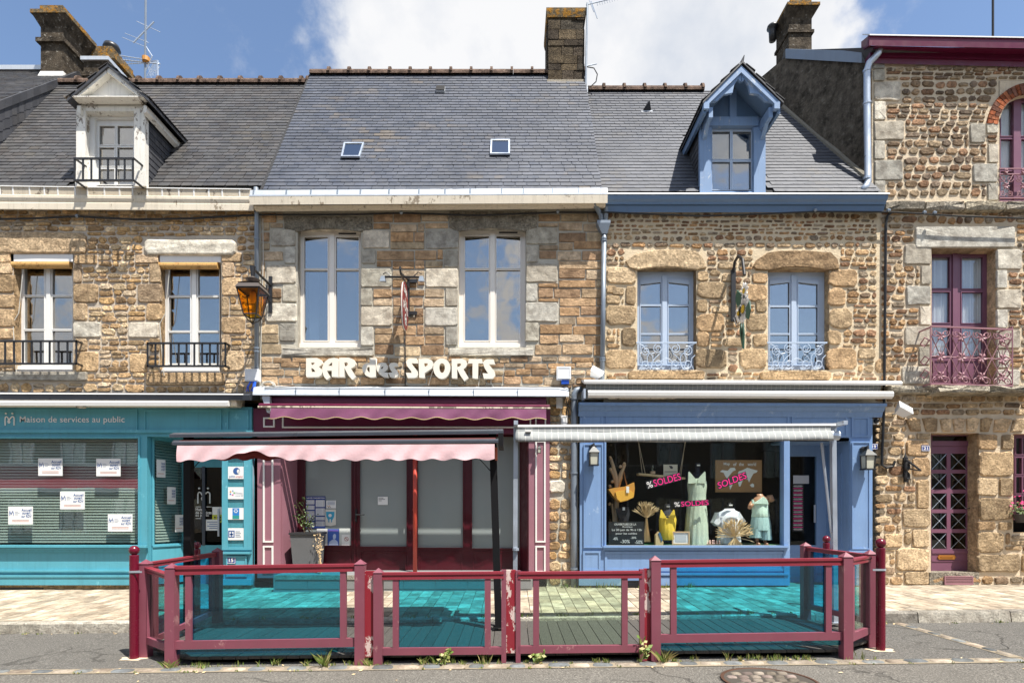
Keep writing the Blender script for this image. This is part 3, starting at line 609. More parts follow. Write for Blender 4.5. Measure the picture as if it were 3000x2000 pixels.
for sgn, xe in ((-1, xl), (1, xr_)):                       # slates on the dormer roof, eaves boards and slate cheeks
    cs = MB(); L_ = math.hypot(xm-xe, za-ze_); un = Vector((xm-xe, 0, za-ze_))/L_; nn = Vector((-un.z, 0, un.x)) if sgn < 0 else Vector((un.z, 0, -un.x))
    for i in range(int((L_-.06)/.125)):
        for j in range(11):
            p = Vector((xe, Y-.21+.17*j+(.08 if i % 2 else 0), ze_))+un*(i*.125)
            if p.y > yb_(p.z)+.05: break
            m = Matrix((( 0, un.x, nn.x, p.x), (1, 0, 0, p.y+.08), (0, un.z, nn.z, p.z), (0, 0, 0, 1)))
            slate_add(cs, m, .165, min(.2, L_-i*.125))
    fix(cs.build('slate_courses', M['slate1'], rfd, kind='stuff'))
    eb = MB(); xo = xe-sgn*.10
    eb.hexa([(xo, Y-.1, ze_-.05), (xo, yb_(ze_)+.05, ze_-.05), (xo, yb_(ze_)+.05, ze_-.15), (xo, Y-.1, ze_-.15)], [(xo-sgn*.06, Y-.1, ze_-.05), (xo-sgn*.06, yb_(ze_)+.05, ze_-.05), (xo-sgn*.06, yb_(ze_)+.05, ze_-.2), (xo-sgn*.06, Y-.1, ze_-.2)]); fix(eb.build('eaves_board', M['whitepeel'], d1))
    xc = dX(226 if sgn < 0 else 422); ck = MB()
    ck.add([(xc, Y+.02, dZ(545)), (xc, Y+.02, ze_-.08), (xc, yb_(ze_)+.1, ze_-.08)], [(0, 1, 2)]); ckp = ck.build('cheek', M['slate0'], d1); cs = MB(); sx = sgn*.012
    for i in range(14):
        for j in range(13):
            y0 = Y+.03+j*.13+(.06 if i % 2 else 0); z0 = dZ(545)+.02+i*.115+.35*(y0-Y)*0
            if z0+.1 > ze_-.1 or z0 < 7.47+1.6*(y0+.12)-.06: continue
            cs.hexa([(xc+sx*1.4, y0, z0), (xc+sx*1.4, y0+.125, z0), (xc+sx*.4, y0+.125, z0+.15), (xc+sx*.4, y0, z0+.15)], [(xc, y0, z0), (xc, y0+.125, z0), (xc, y0+.125, z0+.15), (xc, y0, z0+.15)])
    fix(cs.build('slate_courses', M['slate0'], ckp, kind='stuff'))
wd = window(d1, 'window', 275, 344, 393, 545, Y+.16, [(291, 369, 336, 424), (344, 369, 391, 424), (290, 432, 335, 486), (343, 432, 390, 486), (290, 495, 335, 540), (343, 495, 390, 540)], M['white'], M['pane'])
MB().slab(246, 326, 396, 548, [(277, 346, 392, 546)], Y+.10, .055).build('jamb_lining', M['white'], d1)
MB().box(dX(250), dX(392), Y+.3, Y+1.2, 7.4, dZ(330)).build('room', M['roomdark'], d1)
g = MB(); y = Y-.25
for vv in (461, 525): g.pbox(216, vv, 391, vv+5, y, .03)
for uu in (217, 390):
    for vv in (463, 527): g.obox((px(uu, y), y), (px(uu, y)+.02, Y), .03, (pz(vv+2, y), pz(vv-2, y), pz(vv+2, y), pz(vv-2, y)))
g = g.build('window_guard', M['black'], h1)
for k in range(8): uu = 218+171*k/7; MB().pbox(uu-2.6, 465, uu+2.6, 526, y+.008, .012).build('baluster', M['black'], g)
# downpipe at the joint with the bar
dp = MB(); x = px(753, -.08); dp.tube([(x+.02, -.16, pz(556, -.1)), (x+.02, -.16, pz(590, -.1)), (x, -.09, pz(625, -.1)), (x, -.09, pz(1085, -.09))], .042, 10); dp = dp.build('downpipe', M['zincdark'], h1, smooth=True)
for v in (700, 1020, 1030): MB().tube([(x, -.09, pz(v, -.09)-.012), (x, -.09, pz(v, -.09)+.012)], .052, 10).build('pipe_collar', M['zincdark'], dp)
q = MB(); x = px(737, -.06); q.tube([(x, -.06, pz(1330, -.06)), (x-.0, -.06, pz(1670, -.06))], .042, 10); q.tube([(x, -.06, pz(1668, -.06)), (x, -.06, .2)], .055, 10); q.build('downpipe', M['zincdark'], h1, smooth=True)

# ================================================================== house 2: the bar
h2 = thing('stone_house', 'rust brown coursed house with grey quoins above the crimson bar front', 'house', (-1.5, 0, .2), 'old houses of the terrace')
W2 = [(872, 668, 1058, 1017), (1343, 665, 1541, 1017)]
wall2 = MB(); wall2.slab(757, 598, 1768, 1170, W2, 0, .34, 1); wall2.slab(1602, 1170.2, 1694, 1735, [], 0, .34); wall2 = wall2.build('wall', [M['mort2'], M['granite']], h2)
it = []
sq = dict(prot=.025, rnd=.07, jit=.03, bev=.07)
for r in zq([(110,330,290,455),(210,460,290,585),(75,595,290,732),(195,745,300,868),(75,880,300,1015),(175,1028,290,1160),(788,338,985,472),(785,480,882,585),(775,620,1000,760),(775,770,858,895),(775,905,1005,1045),(775,1055,870,1190),(1255,338,1500,472),(1392,485,1498,610),(1255,622,1495,760),(1405,770,1492,898),(1250,910,1490,1045),(1405,1055,1488,1190)], 750, 540): S(r, 'granite', **sq)
for r in zq([(105,320,335,440),(105,455,190,575),(105,585,335,722),(105,735,185,865),(100,875,340,1015),(100,1022,195,1160)], 1500, 540): S(r, 'granite', **sq)
def lint(m, pts, prot=.05, bev=.1): it.append((None, M[m], dict(prot=prot, bev=bev, pts=pts)))
A2 = lambda u0, u1, v, rise: [(u0+(u1-u0)*i/8, v-rise*(1-((i-4)/4)**2)) for i in range(9)]
lint('darkgranite', A2(872, 1058, 678, 10)+[(1090, 668), (1089, 634), (832, 634), (832, 668)], .03, .02); lint('darkgranite', A2(1343, 1541, 677, 11)+[(1573, 664), (1573, 618), (1316, 618), (1316, 664)], .03, .02)
S((826, 1019, 1094, 1041), 'granite', prot=.05, rnd=.1, jit=.03, bev=.1); S((1316, 1019, 1563, 1041), 'granite', prot=.05, rnd=.1, jit=.03, bev=.1)
blk = [i[0] for i in it if i[0]]+W2+[(832, 634, 1090, 670), (1316, 618, 1573, 668)]
for r in pack([(764, 622, 1764, 1040)], blk, (40, 125), (24, 35), 3.4, 2, 16, 12): it.append((r, M['blockwork'], dict(prot=R.uniform(.014, .03), rnd=.06, jit=.022, bev=.08)))
for r in pack([(764, 1043, 1764, 1138)], blk, (28, 78), (17, 27), 3.6, 2, 14, 10): it.append((r, M['blockwork'], dict(prot=R.uniform(.015, .034), rnd=.13, jit=.05, bev=.14)))
for r in pack([(1606, 1160, 1692, 1716)], [(1606, 1405, 1660, 1445)], (24, 46), (20, 42), 5, 2, 14, 12): it.append((r, M['rubble'], dict(prot=.035, rnd=.26, jit=.08, bev=.2)))
S((1608, 1407, 1656, 1441), 'granite', prot=.04, rnd=.2)
lay(wall2, it)
MB().box(-4.60, 1.63, .36, 3.5, 3.4, 7.0).build('room', M['room'], h2)
for u0, u1, p1, p2, tv, top in ((873, 1057, (891, 960), (984, 1051), 789, 694), (1344, 1540, (1362, 1432), (1454, 1524), 788, 691)):
    pn = [(a, top, b, tv-3) for a, b in (p1, p2)]+[(a, tv+3, b, 997) for a, b in (p1, p2)]
    wd = window(h2, 'window', u0, top-30, u1, 1016, .14, pn, M['pvc'], M['pane'], label='ivory casement window '+('with blue curtain on one side' if u0 < 1000 else 'with clear panes'))
    mu = (p1[1]+p2[0])/2; MB().pbox(mu-7, top-10, mu+7, 1006, .12, .03).build('meeting_stile', M['pvc'], wd)
    MB().pbox(u0-2, 1006, u1+1, 1017, .085, .1).build('sill', M['pvc'], wd); MB().pbox(p2[0]+8, top-12, p2[1]-8, top-8, .132, .01).build('vent_slot', M['black'], wd)
    if u0 < 1000:
        q = MB(); y = .30; N = 14
        for k in range(N): a, b = px(906+30*k/N, y), px(906+30*(k+1)/N, y); ya, yb2 = y+.03*math.sin(k*2.1), y+.03*math.sin((k+1)*2.1); q.add([(a, ya, pz(996, y)), (b, yb2, pz(996, y)), (b, yb2, pz(800, y)), (a, ya, pz(800, y))], [(0, 1, 2, 3)])
        q.build('curtain', plain('blue grey curtain', (.35, .45, .62), .8), wd, smooth=True)
co = MB(); co.strip(757, 1770, [(575, -.37), (577, -.372), (600, -.36), (600, .05), (575, .05)], -5); co.strip(761, 1768, [(600.5, -.20), (604, -.24), (612, -.22), (620, -.14), (620, .05), (600.5, .05)], -9)
co.build('cornice', M['cream'], h2)
gt = MB().strip(758, 1771, [(557, -.33), (571, -.35), (571, .04), (557, .04)], -6).build('gutter', M['zinc'], h2)
MB().strip(757, 1771, [(571, -.375), (575, -.375), (576, -.30), (571, -.30)], -6).build('gutter_lip', M['zinc'], gt)
for k in range(14): u = 775+k*76+R.uniform(-12, 12); dv = -6*(u-758)/1013; MB().strip(u, u+4, [(556+dv, -.345), (572+dv, -.365), (572+dv, -.3), (556+dv, -.3)]).build('gutter_strap', M['zincdark'], gt)
r2 = roof(h2, M['slate2'], -4.42, 1.60, -.30, 7.30, 2.1, 11.22, w=.205, expo=.118)
q = MB(); sl_ = (11.22-7.30)/2.4
q.hexa([(-4.47, -.33, 7.30), (-4.41, -.33, 7.32), (-4.41, 2.1, 11.26), (-4.47, 2.1, 11.24)], [(-4.47, -.2, 7.1), (-4.41, -.2, 7.1), (-4.41, 2.1, 10.9), (-4.47, 2.1, 10.9)]); fix(q.build('verge_board', M['underlay'], r2))
def on2(u, v, off=.0):  # the point of this roof seen at a photo pixel
    k = (1500-v)/FPX; d = (7.30-CAMZ+sl_*(.30-DCAM))/(k-sl_); return Vector(((u-1500)*d/FPX, d-DCAM, CAMZ+k*d))+Vector((0, -.855, .52))*off
for c in ([(1010, 428), (1069, 428), (1056, 470), (1001, 470)], [(1438, 419), (1494, 419), (1494, 462), (1436, 462)]):
    f = MB(); o4 = [on2(u, v, .07) for u, v in c]; i4 = [on2(u, v, .0) for u, v in c]
    ce = sum(o4, Vector())/4; in4 = [ce+(p-ce)*.84 for p in o4]; dn = [p-Vector((0, -.855, .52))*.012 for p in in4]
    f.add(o4+in4+i4+dn, [(0, 1, 5, 4), (1, 2, 6, 5), (2, 3, 7, 6), (3, 0, 4, 7), (0, 8, 9, 1), (1, 9, 10, 2), (2, 10, 11, 3), (3, 11, 8, 0), (4, 5, 13, 12), (5, 6, 14, 13), (6, 7, 15, 14), (7, 4, 12, 15)])
    f = fix(f.build('skylight', M['galv'], r2)); MB().add(dn, [(0, 1, 2, 3)]).build('pane', glass('skylight pane', (.1, .11, .13), .35), f)
    lo = [on2(u, v, .05) for u, v in (c[3], c[2])]; MB().obox(lo[0], lo[1], .05, (lo[0].z-.02, lo[0].z+.012, lo[1].z-.02, lo[1].z+.012)).build('bottom_rail', M['darkgrey'], f)
q = MB(); c = [on2(u, v, .07) for u, v in ((1280, 264), (1305, 264), (1304, 277), (1277, 277))]; b4 = [on2(u, v, 0) for u, v in ((1280, 262), (1305, 262), (1304, 277), (1277, 277))]
q.hexa([c[3], c[2], c[1], c[0]], [b4[3], b4[2], b4[1], b4[0]]); f = fix(q.build('roof_vent', M['zinc'], r2)); MB().add([p+Vector((0, -.012, .012)) for p in c], [(3, 2, 1, 0)]).build('vent_mesh', M['roomdark'], f)
# middle chimney, seen stone by stone
yc = 1.9; x0, x1 = .78, 1.575; zb, zt_ = 10.75, 12.42
ch = MB().box(x0+.02, x1-.02, yc+.02, 2.75, 9.5, zt_).build('chimney', M['chimrender'], h2)
z = zb+.2; i = 0
def brick3(mb, x0, x1, y0, y1, z0, z1, j=.012): a = [R.uniform(-j, j) for _ in range(8)]; return mb.box(x0+a[0]*.3, x1+a[1]*.3, y0+a[2], y1, z0+a[3]*.3, z1)
while z < zt_-.12:
    hh = R.uniform(.13, .22); x = x0
    while x < x1-.01:
        w_ = R.uniform(.22, .42); e = min(x+w_, x1)
        if x1-e < .12: e = x1
        fix(brick3(MB(), x+.006, e-.006, yc, yc+.2, z+.006, min(z+hh, zt_-.1)-.006).build('stone', M['chimstone'], ch)); x = e
    y = yc+.2
    while y < 2.72:
        e = min(y+R.uniform(.2, .4), 2.74)
        fix(MB().box(x0-.012, x0+.1, y+.006, e-.006, z+.006, min(z+hh, zt_-.1)-.006).build('stone', M['chimstone'], ch)); y = e
    z += hh
q = MB(); q.hexa([(x0-.02, yc-.02, zt_-.12), (x1+.02, yc-.02, zt_-.12), (x1+.04, yc-.04, zt_), (x0-.04, yc-.04, zt_)], [(x0-.02, 2.77, zt_-.12), (x1+.02, 2.77, zt_-.12), (x1+.04, 2.8, zt_), (x0-.04, 2.8, zt_)]); q.box(x0-.04, x1+.04, yc-.04, 2.8, zt_, zt_+.07); fix(q.build('capstone', M['caplichen'], ch))
MB().box(x0-.02, x1+.02, yc-.025, 2.7, 10.6, zb+.2).build('mortar_skirt', mortar('pale skirt mortar', (.38, .34, .27)), ch); MB().box(x0-.05, x1+.06, yc-.06, 2.7, zb-.1, zb+.04).build('flashing', M['zinc'], ch)
# paired downpipes with a hopper at the joint with the blue house
xq = px(1770, -.08); q = MB(); za_ = pz(672, -.08)
q.tube([(px(1740, -.2), -.22, pz(578, -.2)), (px(1742, -.2), -.2, pz(598, -.2)), (px(1760, -.1), -.1, pz(630, -.1)), (px(1762, -.1), -.1, pz(655, -.1))], .045, 10)
q.tube([(px(1776, -.12), -.14, pz(585, -.1)), (px(1774, -.1), -.1, pz(655, -.1))], .045, 10)
dp = q.build('downpipe', M['zincdark'], h2, smooth=True)
q = MB(); q.hexa([(xq-.14, -.17, pz(652, -.08)), (xq+.1, -.17, pz(652, -.08)), (xq+.1, -.17, pz(660, -.08)), (xq-.14, -.17, pz(660, -.08))], [(xq-.14, -.02, pz(652, -.08)), (xq+.1, -.02, pz(652, -.08)), (xq+.1, -.02, pz(660, -.08)), (xq-.14, -.02, pz(660, -.08))])
q.hexa([(xq-.14, -.17, pz(660, -.08)), (xq+.1, -.17, pz(660, -.08)), (xq+.05, -.13, pz(688, -.08)), (xq-.045, -.13, pz(688, -.08))], [(xq-.14, -.02, pz(660, -.08)), (xq+.1, -.02, pz(660, -.08)), (xq+.05, -.03, pz(688, -.08)), (xq-.045, -.03, pz(688, -.08))]); fix(q.build('hopper', M['zincdark'], dp))
q = MB(); q.tube([(xq, -.08, pz(685, -.08)), (px(1764, -.08), -.08, pz(1120, -.08))], .046, 10); q.build('pipe_length', M['zincdark'], dp, smooth=True)
for v in (700, 706, 1050, 1056): MB().tube([(px(1769-5*(v-700)/400, -.08), -.08, pz(v, -.08)-.012), (px(1769-5*(v-700)/400, -.08), -.08, pz(v, -.08)+.012)], .058, 10).build('pipe_collar', M['zincdark'], dp)
q = MB(); x = px(1681, -.09); q.tube([(px(1705, -.2), -.05, pz(1138, -.1)), (px(1690, -.12), -.09, pz(1142, -.1)), (px(1683, -.1), -.09, pz(1152, -.1)), (x, -.09, pz(1175, -.09)), (x, -.09, pz(1560, -.09)), (x, -.09, .2)], .055, 10); dp = q.build('downpipe', M['zincdark'], h2, smooth=True)
for v in (1168, 1385, 1665): MB().tube([(x, -.09, pz(v, -.09)-.015), (x, -.09, pz(v, -.09)+.015)], .07, 10).build('pipe_collar', M['zincdark'], dp)

# ================================================================== house 3: the blue shop
h3 = thing('stone_house', 'cream jointed rubble house with blue gabled dormer above the blue shopfront', 'house', (4.1, 0, .2), 'old houses of the terrace')
W3 = [(1867, 785, 2040, 1083), (2250, 786, 2430, 1084)]
wall3 = MB(); wall3.slab(1768.5, 598, 2578, 1180, W3, 0, .34, 1); wall3 = wall3.build('wall', [M['mort3'], M['bigtan']], h3)
it = []
bq = dict(prot=.032, rnd=.2, jit=.06, bev=.13)
for r in zq([(700,615,920,730),(845,750,920,885),(695,895,920,1035),(815,1060,920,1195),(695,1220,920,1360),(1375,640,1455,710),(1375,720,1590,840),(1370,850,1450,945),(1370,955,1575,1085),(1370,1090,1465,1195),(1368,1215,1590,1360),(1785,655,1895,725),(1720,740,1895,860),(1810,855,1890,945),(1740,955,1895,1080),(1790,1105,1895,1195),(1690,1215,1890,1365),(700,750,770,800),(745,765,830,815),(700,820,800,880),(700,1120,765,1160),(1530,570,1670,620),(1560,660,1640,715),(1490,900,1610,945),(1570,1135,1725,1195)], 1500, 540): S(r, 'bigtan', **bq)
for r in zq([(455,630,665,750),(450,765,580,900),(455,915,625,1060),(445,1080,545,1180),(440,1210,660,1365),(805,1290,915,1390),(675,1215,798,1285)], 2250, 540): S(r, 'bigtan', **bq)
lint('bigtan', A2(1867, 2042, 789, 9)+[(2071, 783), (2058, 752), (2038, 733), (1980, 729), (1915, 731), (1860, 745), (1833, 764), (1845, 783)], .05, .06)
lint('bigtan', A2(2250, 2428, 790, 10)+[(2461, 786), (2456, 758), (2435, 738), (2360, 732), (2290, 733), (2250, 738), (2218, 760), (2207, 778), (2216, 788)], .05, .06)
S((1842, 1085, 2066, 1110), 'tanblock', prot=.09, rnd=.2, jit=.05, bev=.15); S((2232, 1086, 2436, 1112), 'tanblock', prot=.09, rnd=.2, jit=.05, bev=.15)
blk = [i[0] for i in it if i[0]]+W3+[(1835, 731, 2068, 786), (2212, 734, 2458, 788)]
for r in pack([(1776, 622, 2572, 706)], blk, (11, 40), (10, 22), 5.4, 2, 9, 7): it.append((r, M['brownrubble'], dict(prot=R.uniform(.008, .02), rnd=.34, jit=.18, bev=.25)))
for r in pack([(1776, 708, 2572, 1112)], blk, (13, 52), (11, 28), 5, 2, 10, 8): it.append((r, M['brownrubble'], dict(prot=R.uniform(.012, .03), rnd=.34, jit=.17, bev=.26)))
lay(wall3, it)
MB().box(1.66, 6.5, .36, 3.5, 3.4, 7.0).build('room', M['room'], h3)
for u0, u1, p1, p2, t1, t2, tg in ((1867, 2033, (1877, 1936), (1959, 2018), 894, 978, 'reflecting a low cloud'), (2250, 2416, (2256, 2313), (2339, 2396), 897, 978, 'reflecting a tall cloud')):
    pn = []
    for a, b in (p1, p2): pn += [(a, 822, b, t1-2.5), (a, t1+2.5, b, t2-2.5), (a, t2+2.5, b, 1060)]
    wd = window(h3, 'window', u0, 783, u1, 1078, .17, pn, M['paleblue'], M['pane'], label='pale blue casement window '+tg)
    mu = (p1[1]+p2[0])/2; MB().pbox(mu-7, 806, mu+7, 1072, .145, .03).build('meeting_stile', M['paleblue'], wd); MB().pbox(u0, 1070, u1, 1083, .10, .1).build('sill', M['paleblue'], wd)
    q = MB()
    for a, b in (p1, p2): q.pprism([(a-1, 820), (b+1, 820), (b+1, 826 if a == p1[0] else 833), (a-1, 833 if a == p1[0] else 826)], .155, .03)
    fix(q.build('arched_head', M['paleblue'], wd))
    g = MB(); y = -.03; uc, hw = (u0+u1)/2+3, (u1-u0)/2+2; S_ = hw/86.0
    g.pbox(u0-2, 1001, u1+8, 1005, y-.01, .03); lo = MB()
    def pt(a, b): return P(uc+a*S_, b, y)
    for s in (-1, 1):
        lo.tube([pt(s*a, b) for a, b in scroll((26, 1021), 14, 1.6, -1.2, 1)], .0075, 5); lo.tube([pt(s*a, b) for a, b in scroll((62, 1028), 15, 1.6, -1.9, 1)], .0075, 5)
        lo.tube([pt(s*a, b) for a, b in scroll((26, 1066), 15, 1.4, .8, 1)], .0075, 5); lo.tube([pt(s*a, b) for a, b in scroll((62, 1066), 14, 1.4, 2.4, -1)], .0075, 5)
        lo.tube([pt(s*a, b) for a, b in ((2, 1006), (12, 1020), (20, 1036), (34, 1048), (44, 1062), (48, 1082))], .0075, 5); lo.tube([pt(s*a, b) for a, b in ((84, 1006), (70, 1012), (60, 1026), (48, 1036), (36, 1034))], .0075, 5)
        lo.tube([pt(s*a, b) for a, b in ((48, 1082), (40, 1062), (42, 1042), (50, 1034), (58, 1046), (57, 1066), (48, 1082))], .0075, 5); lo.tube([pt(s*a, b) for a, b in ((84, 1040), (74, 1050), (72, 1066), (80, 1082))], .0075, 5)
    lo.tube([pt(a, b) for a, b in arc((0, 1068), 18, 180, 360, 10)], .0075, 5)
    g = g.build('window_guard', M['paleblue'], h3); lo.build('scrollwork', M['paleblue'], g)
cn = MB(); cn.strip(1768, 2574, [(569, -.26), (573, -.27), (583, -.25), (592, -.21), (598, -.20), (600, -.165), (603, -.165), (622, -.13), (622, .05), (569, .05)], 0)
cn = cn.build('cornice', M['bluedark'], h3); MB().strip(1764, 2577, [(565, -.275), (568.5, -.285), (568.5, -.1), (565, -.1)], 0).build('gutter_lip', M['white'], cn)
r3 = roof(h3, M['slate3'], 1.60, 6.4, -.20, 7.32, 2.1, 10.86, w=.20, expo=.118, holes=[(3.42, 4.62, -.2, 2.2)], skew=lambda d: 6.5-.487*(d*.545-.2), xr=4.2)
# little triangular vent
def on3(u, v, off=0): k = (1500-v)/FPX; s3 = (10.86-7.32)/2.3; d = (7.32-CAMZ+s3*(.20-DCAM))/(k-s3); return Vector(((u-1500)*d/FPX, d-DCAM, CAMZ+k*d))+Vector((0, -.84, .54))*off
a, b, c_ = on3(1880, 330, .01), on3(1908, 329, .01), on3(1898, 326, .20); bk = on3(1896, 300, 0)
fix(MB().add([a, b, c_, bk], [(0, 1, 2), (0, 2, 3), (1, 3, 2), (0, 3, 1)]).build('roof_vent', M['slate0'], r3)); MB().obox(on3(1877, 331, .012), on3(1911, 330, .012), .03, (a.z-.02, a.z+.005, b.z-.02, b.z+.005)).build('vent_lip', M['zinc'], r3)
# blue dormer with shaped barge boards
Y = -.215
d3 = MB().slab(2052, 345, 2242, 566, [(2086, 372, 2206, 560)], Y, .1).build('dormer', M['bluepeel'], h3); tag(d3, label='sky blue gabled dormer')
for a, b in ((2051, 2084), (2209, 2243)): MB().pbox(a, 372, b, 566, Y-.03, .04).build('post', M['bluepeel'], d3)
MB().pbox(2076, 342, 2222, 368, Y-.035, .05).build('lintel', M['bluepeel'], d3)
MB().pprism([(2060, 345), (2238, 345), (2150, 235)], Y+.02, .05).build('gable_boarding', M['bluedark'], d3); MB().pbox(2138, 262, 2158, 342, Y-.02, .05).build('king_post', M['bluepeel'], d3)
YF = Y-.42
apex, lft, rgt = (2172, 192), (2060, 310), (2287, 310)
for s, e in ((-1, lft), (1, rgt)):
    q = MB(); q.pprism([apex, (apex[0], 212), (e[0]-s*4, 316), (e[0], 300)], YF-.04, .05); fix(q.build('barge_board', M['bluepeel'], d3))
    q = MB(); pts = [(2172, 208), (2172+s*1, 240), (2172+s*10, 232), (2172+s*21, 248), (2172+s*26, 272), (2172+s*50, 276), (2172+s*72, 296), (2172+s*94, 299), (2172+s*104, 304)]
    q.pprism(pts, YF, .05); fix(q.build('valance_board', M['bluepeel'], d3))
    a = e[0]; q = MB(); q.pprism([(a-s*2, 296), (a-s*2, 318), (a-s*18, 318), (a-s*18, 302)], YF-.05, .08); fix(q.build('barge_foot', M['bluepeel'], d3))
    q = MB(); xb_ = px(2172+s*88, YF+.02); xt = px(2172+s*92, Y)
    q.obox((xb_, YF+.04), (xb_, Y), .07, (pz(322, YF)-.1, pz(306, YF)-.02, pz(322, YF)-.1, pz(306, YF)-.02)); q.hexa([(xb_-.035, YF+.12, pz(330, YF)), (xb_+.035, YF+.12, pz(330, YF)), (xb_+.035, YF+.22, pz(335, YF)), (xb_-.035, YF+.22, pz(335, YF))], [(xb_-.035, Y-.08, pz(410, Y)), (xb_+.035, Y-.08, pz(410, Y)), (xb_+.035, Y, pz(415, Y)), (xb_-.035, Y, pz(415, Y))])
    fix(q.build('bracket', M['bluepeel'], d3))
xm, za = px(2172, YF), pz(186, YF); s3 = (10.86-7.32)/2.3; yb_ = lambda z: (z-7.32)/s3-.20
q = MB(); sof = MB()
for s, e in ((-1, lft), (1, rgt)):
    xe, ze_ = px(e[0]+s*4, YF), pz(304, YF); yA, yB = yb_(ze_)+.1, yb_(za)+.1
    q.hexa([(xe, YF-.06, ze_), (xm, YF-.06, za), (xm, yB, za), (xe, yA, ze_)], [(xe, YF-.06, ze_-.035), (xm, YF-.06, za-.035), (xm, yB, za-.035), (xe, yA, ze_-.035)])
    sof.hexa([(xe-s*.05, YF, ze_-.05), (xm, YF, za-.06), (xm, Y+.05, za-.06), (xe-s*.05, Y+.05, ze_-.05)], [(xe-s*.05, YF, ze_-.075), (xm, YF, za-.085), (xm, Y+.05, za-.085), (xe-s*.05, Y+.05, ze_-.075)])
    L_ = math.hypot(xm-xe, za-ze_); un = Vector((xm-xe, 0, za-ze_))/L_; nn = Vector((-un.z, 0, un.x)) if s < 0 else Vector((un.z, 0, -un.x)); cs = MB()
    for i in range(int((L_-.05)/.118)):
        for j in range(14):
            p = Vector((xe, YF-.07+.16*j+(.08 if i % 2 else 0), ze_))+un*(i*.118)
            if p.y > yb_(p.z)+.05: break
            slate_add(cs, Matrix(((0, un.x, nn.x, p.x), (1, 0, 0, p.y+.08), (0, un.z, nn.z, p.z), (0, 0, 0, 1))), .155, min(.2, L_-i*.118))
    fix(cs.build('dormer_slates', M['slate0'], d3, kind='stuff'))
    eb = MB(); xo = xe-s*.03; eb.hexa([(xo, YF, ze_-.03), (xo, yA, ze_-.03), (xo, yA, ze_-.17), (xo, YF, ze_-.17)], [(xo-s*.05, YF, ze_-.03), (xo-s*.05, yA, ze_-.03), (xo-s*.05, yA, ze_-.17), (xo-s*.05, YF, ze_-.17)]); fix(eb.build('eaves_board', M['bluedark'], d3))
    xc = px(2055 if s < 0 else 2238, Y); ck = MB().add([(xc, Y+.02, pz(566, Y)), (xc, Y+.02, ze_-.05), (xc, yA, ze_-.05)], [(0, 1, 2)]).build('cheek', M['slate0'], d3); cs = MB()
    for i in range(15):
        for j in range(12):
            y0 = Y+.03+j*.13+(.06 if i % 2 else 0); z0 = pz(566, Y)+.02+i*.11
            if z0+.1 > ze_-.08 or z0 < 7.32+s3*(y0+.2)-.05: continue
            cs.hexa([(xc+s*.016, y0, z0), (xc+s*.016, y0+.125, z0), (xc+s*.005, y0+.125, z0+.15), (xc+s*.005, y0, z0+.15)], [(xc, y0, z0), (xc, y0+.125, z0), (xc, y0+.125, z0+.15), (xc, y0, z0+.15)])
    fix(cs.build('slate_courses', M['slate0'], ck, kind='stuff'))
fix(q.build('dormer_roof', M['slate0'], d3)); fix(sof.build('soffit', M['bluedark'], d3))
q = MB(); q.tube([(xm, YF-.02, za), (xm+.03, YF-.05, za+.10)], [.03, .006], 6); q.build('finial', M['slate0'], d3)
window(d3, 'window', 2078, 372, 2211, 562, Y+.06, [(2087, 385, 2139, 466), (2147, 385, 2201, 466), (2087, 474, 2139, 555), (2147, 474, 2201, 555)], M['paleblue'], M['pane'])
MB().box(px(2088, Y), px(2200, Y), Y+.2, Y+1.2, 7.3, pz(375, Y)).build('room', M['roomdark'], d3)

# ================================================================== house 4: tall, plum joinery
h4 = thing('stone_house', 'tallest house at the right with plum balcony window and plum front door', 'house', (8.2, 0, .25), 'old houses of the terrace')
W4 = [(2928, 235, 3116, 590), (2729, 728, 2921, 1126), (2727, 1268, 2868, 1676), (2968, 1270, 3110, 1560)]
wall4 = MB(); wall4.slab(2554, 160, 3330, 600, W4, 0, .34, 1); wall4.slab(2578.5, 600, 3330, 1735, W4, 0, .34, 1); wall4 = wall4.build('wall', [M['mort4'], M['tanblock']], h4)
it = []
gq = dict(prot=.03, rnd=.08, jit=.03, bev=.08)
for r in zq([(1005,500,1100,560),(1010,565,1100,660),(1015,668,1232,820),(1015,828,1110,980),(1015,990,1260,1145),(1015,1152,1105,1300),(1015,1312,1250,1475),(1015,1480,1105,1580),(1940,1005,2035,1090),(1805,1010,1930,1165),(1955,1180,2035,1330),(1830,1340,2030,1490),(1950,1500,2030,1640)], 2200, 0, .3571): S(r, 'granite', **gq)
for r in zq([(1015,440,1212,590),(1140,600,1210,738),(1030,750,1210,890),(1130,900,1210,1040),(1020,1050,1212,1190),(1125,1200,1205,1335),(1000,1345,1200,1480),(1700,478,1885,625),(1700,632,1775,765),(1700,780,1880,915),(1700,925,1780,1060),(1700,1075,1875,1215),(1700,1225,1790,1355),(1700,1370,1870,1490)], 2250, 540, .3954): S(r, 'granite', **gq)
S((2683, 662, 2976, 724), 'granite', prot=.04, rnd=.08, jit=.03, bev=.05)
for u in range(2596, 3300, 118): S((u, 588, u+115, 613), 'darkgranite', prot=.14, rnd=.1, jit=.03, bev=.1)
for u in range(2600, 3300, 150): S((u, 1128, u+147, 1150), 'darkgranite', prot=.32 if 2650 < u < 3000 else .16, rnd=.1, jit=.03, bev=.1)
bg4 = dict(prot=.035, rnd=.13, jit=.05, bev=.1)
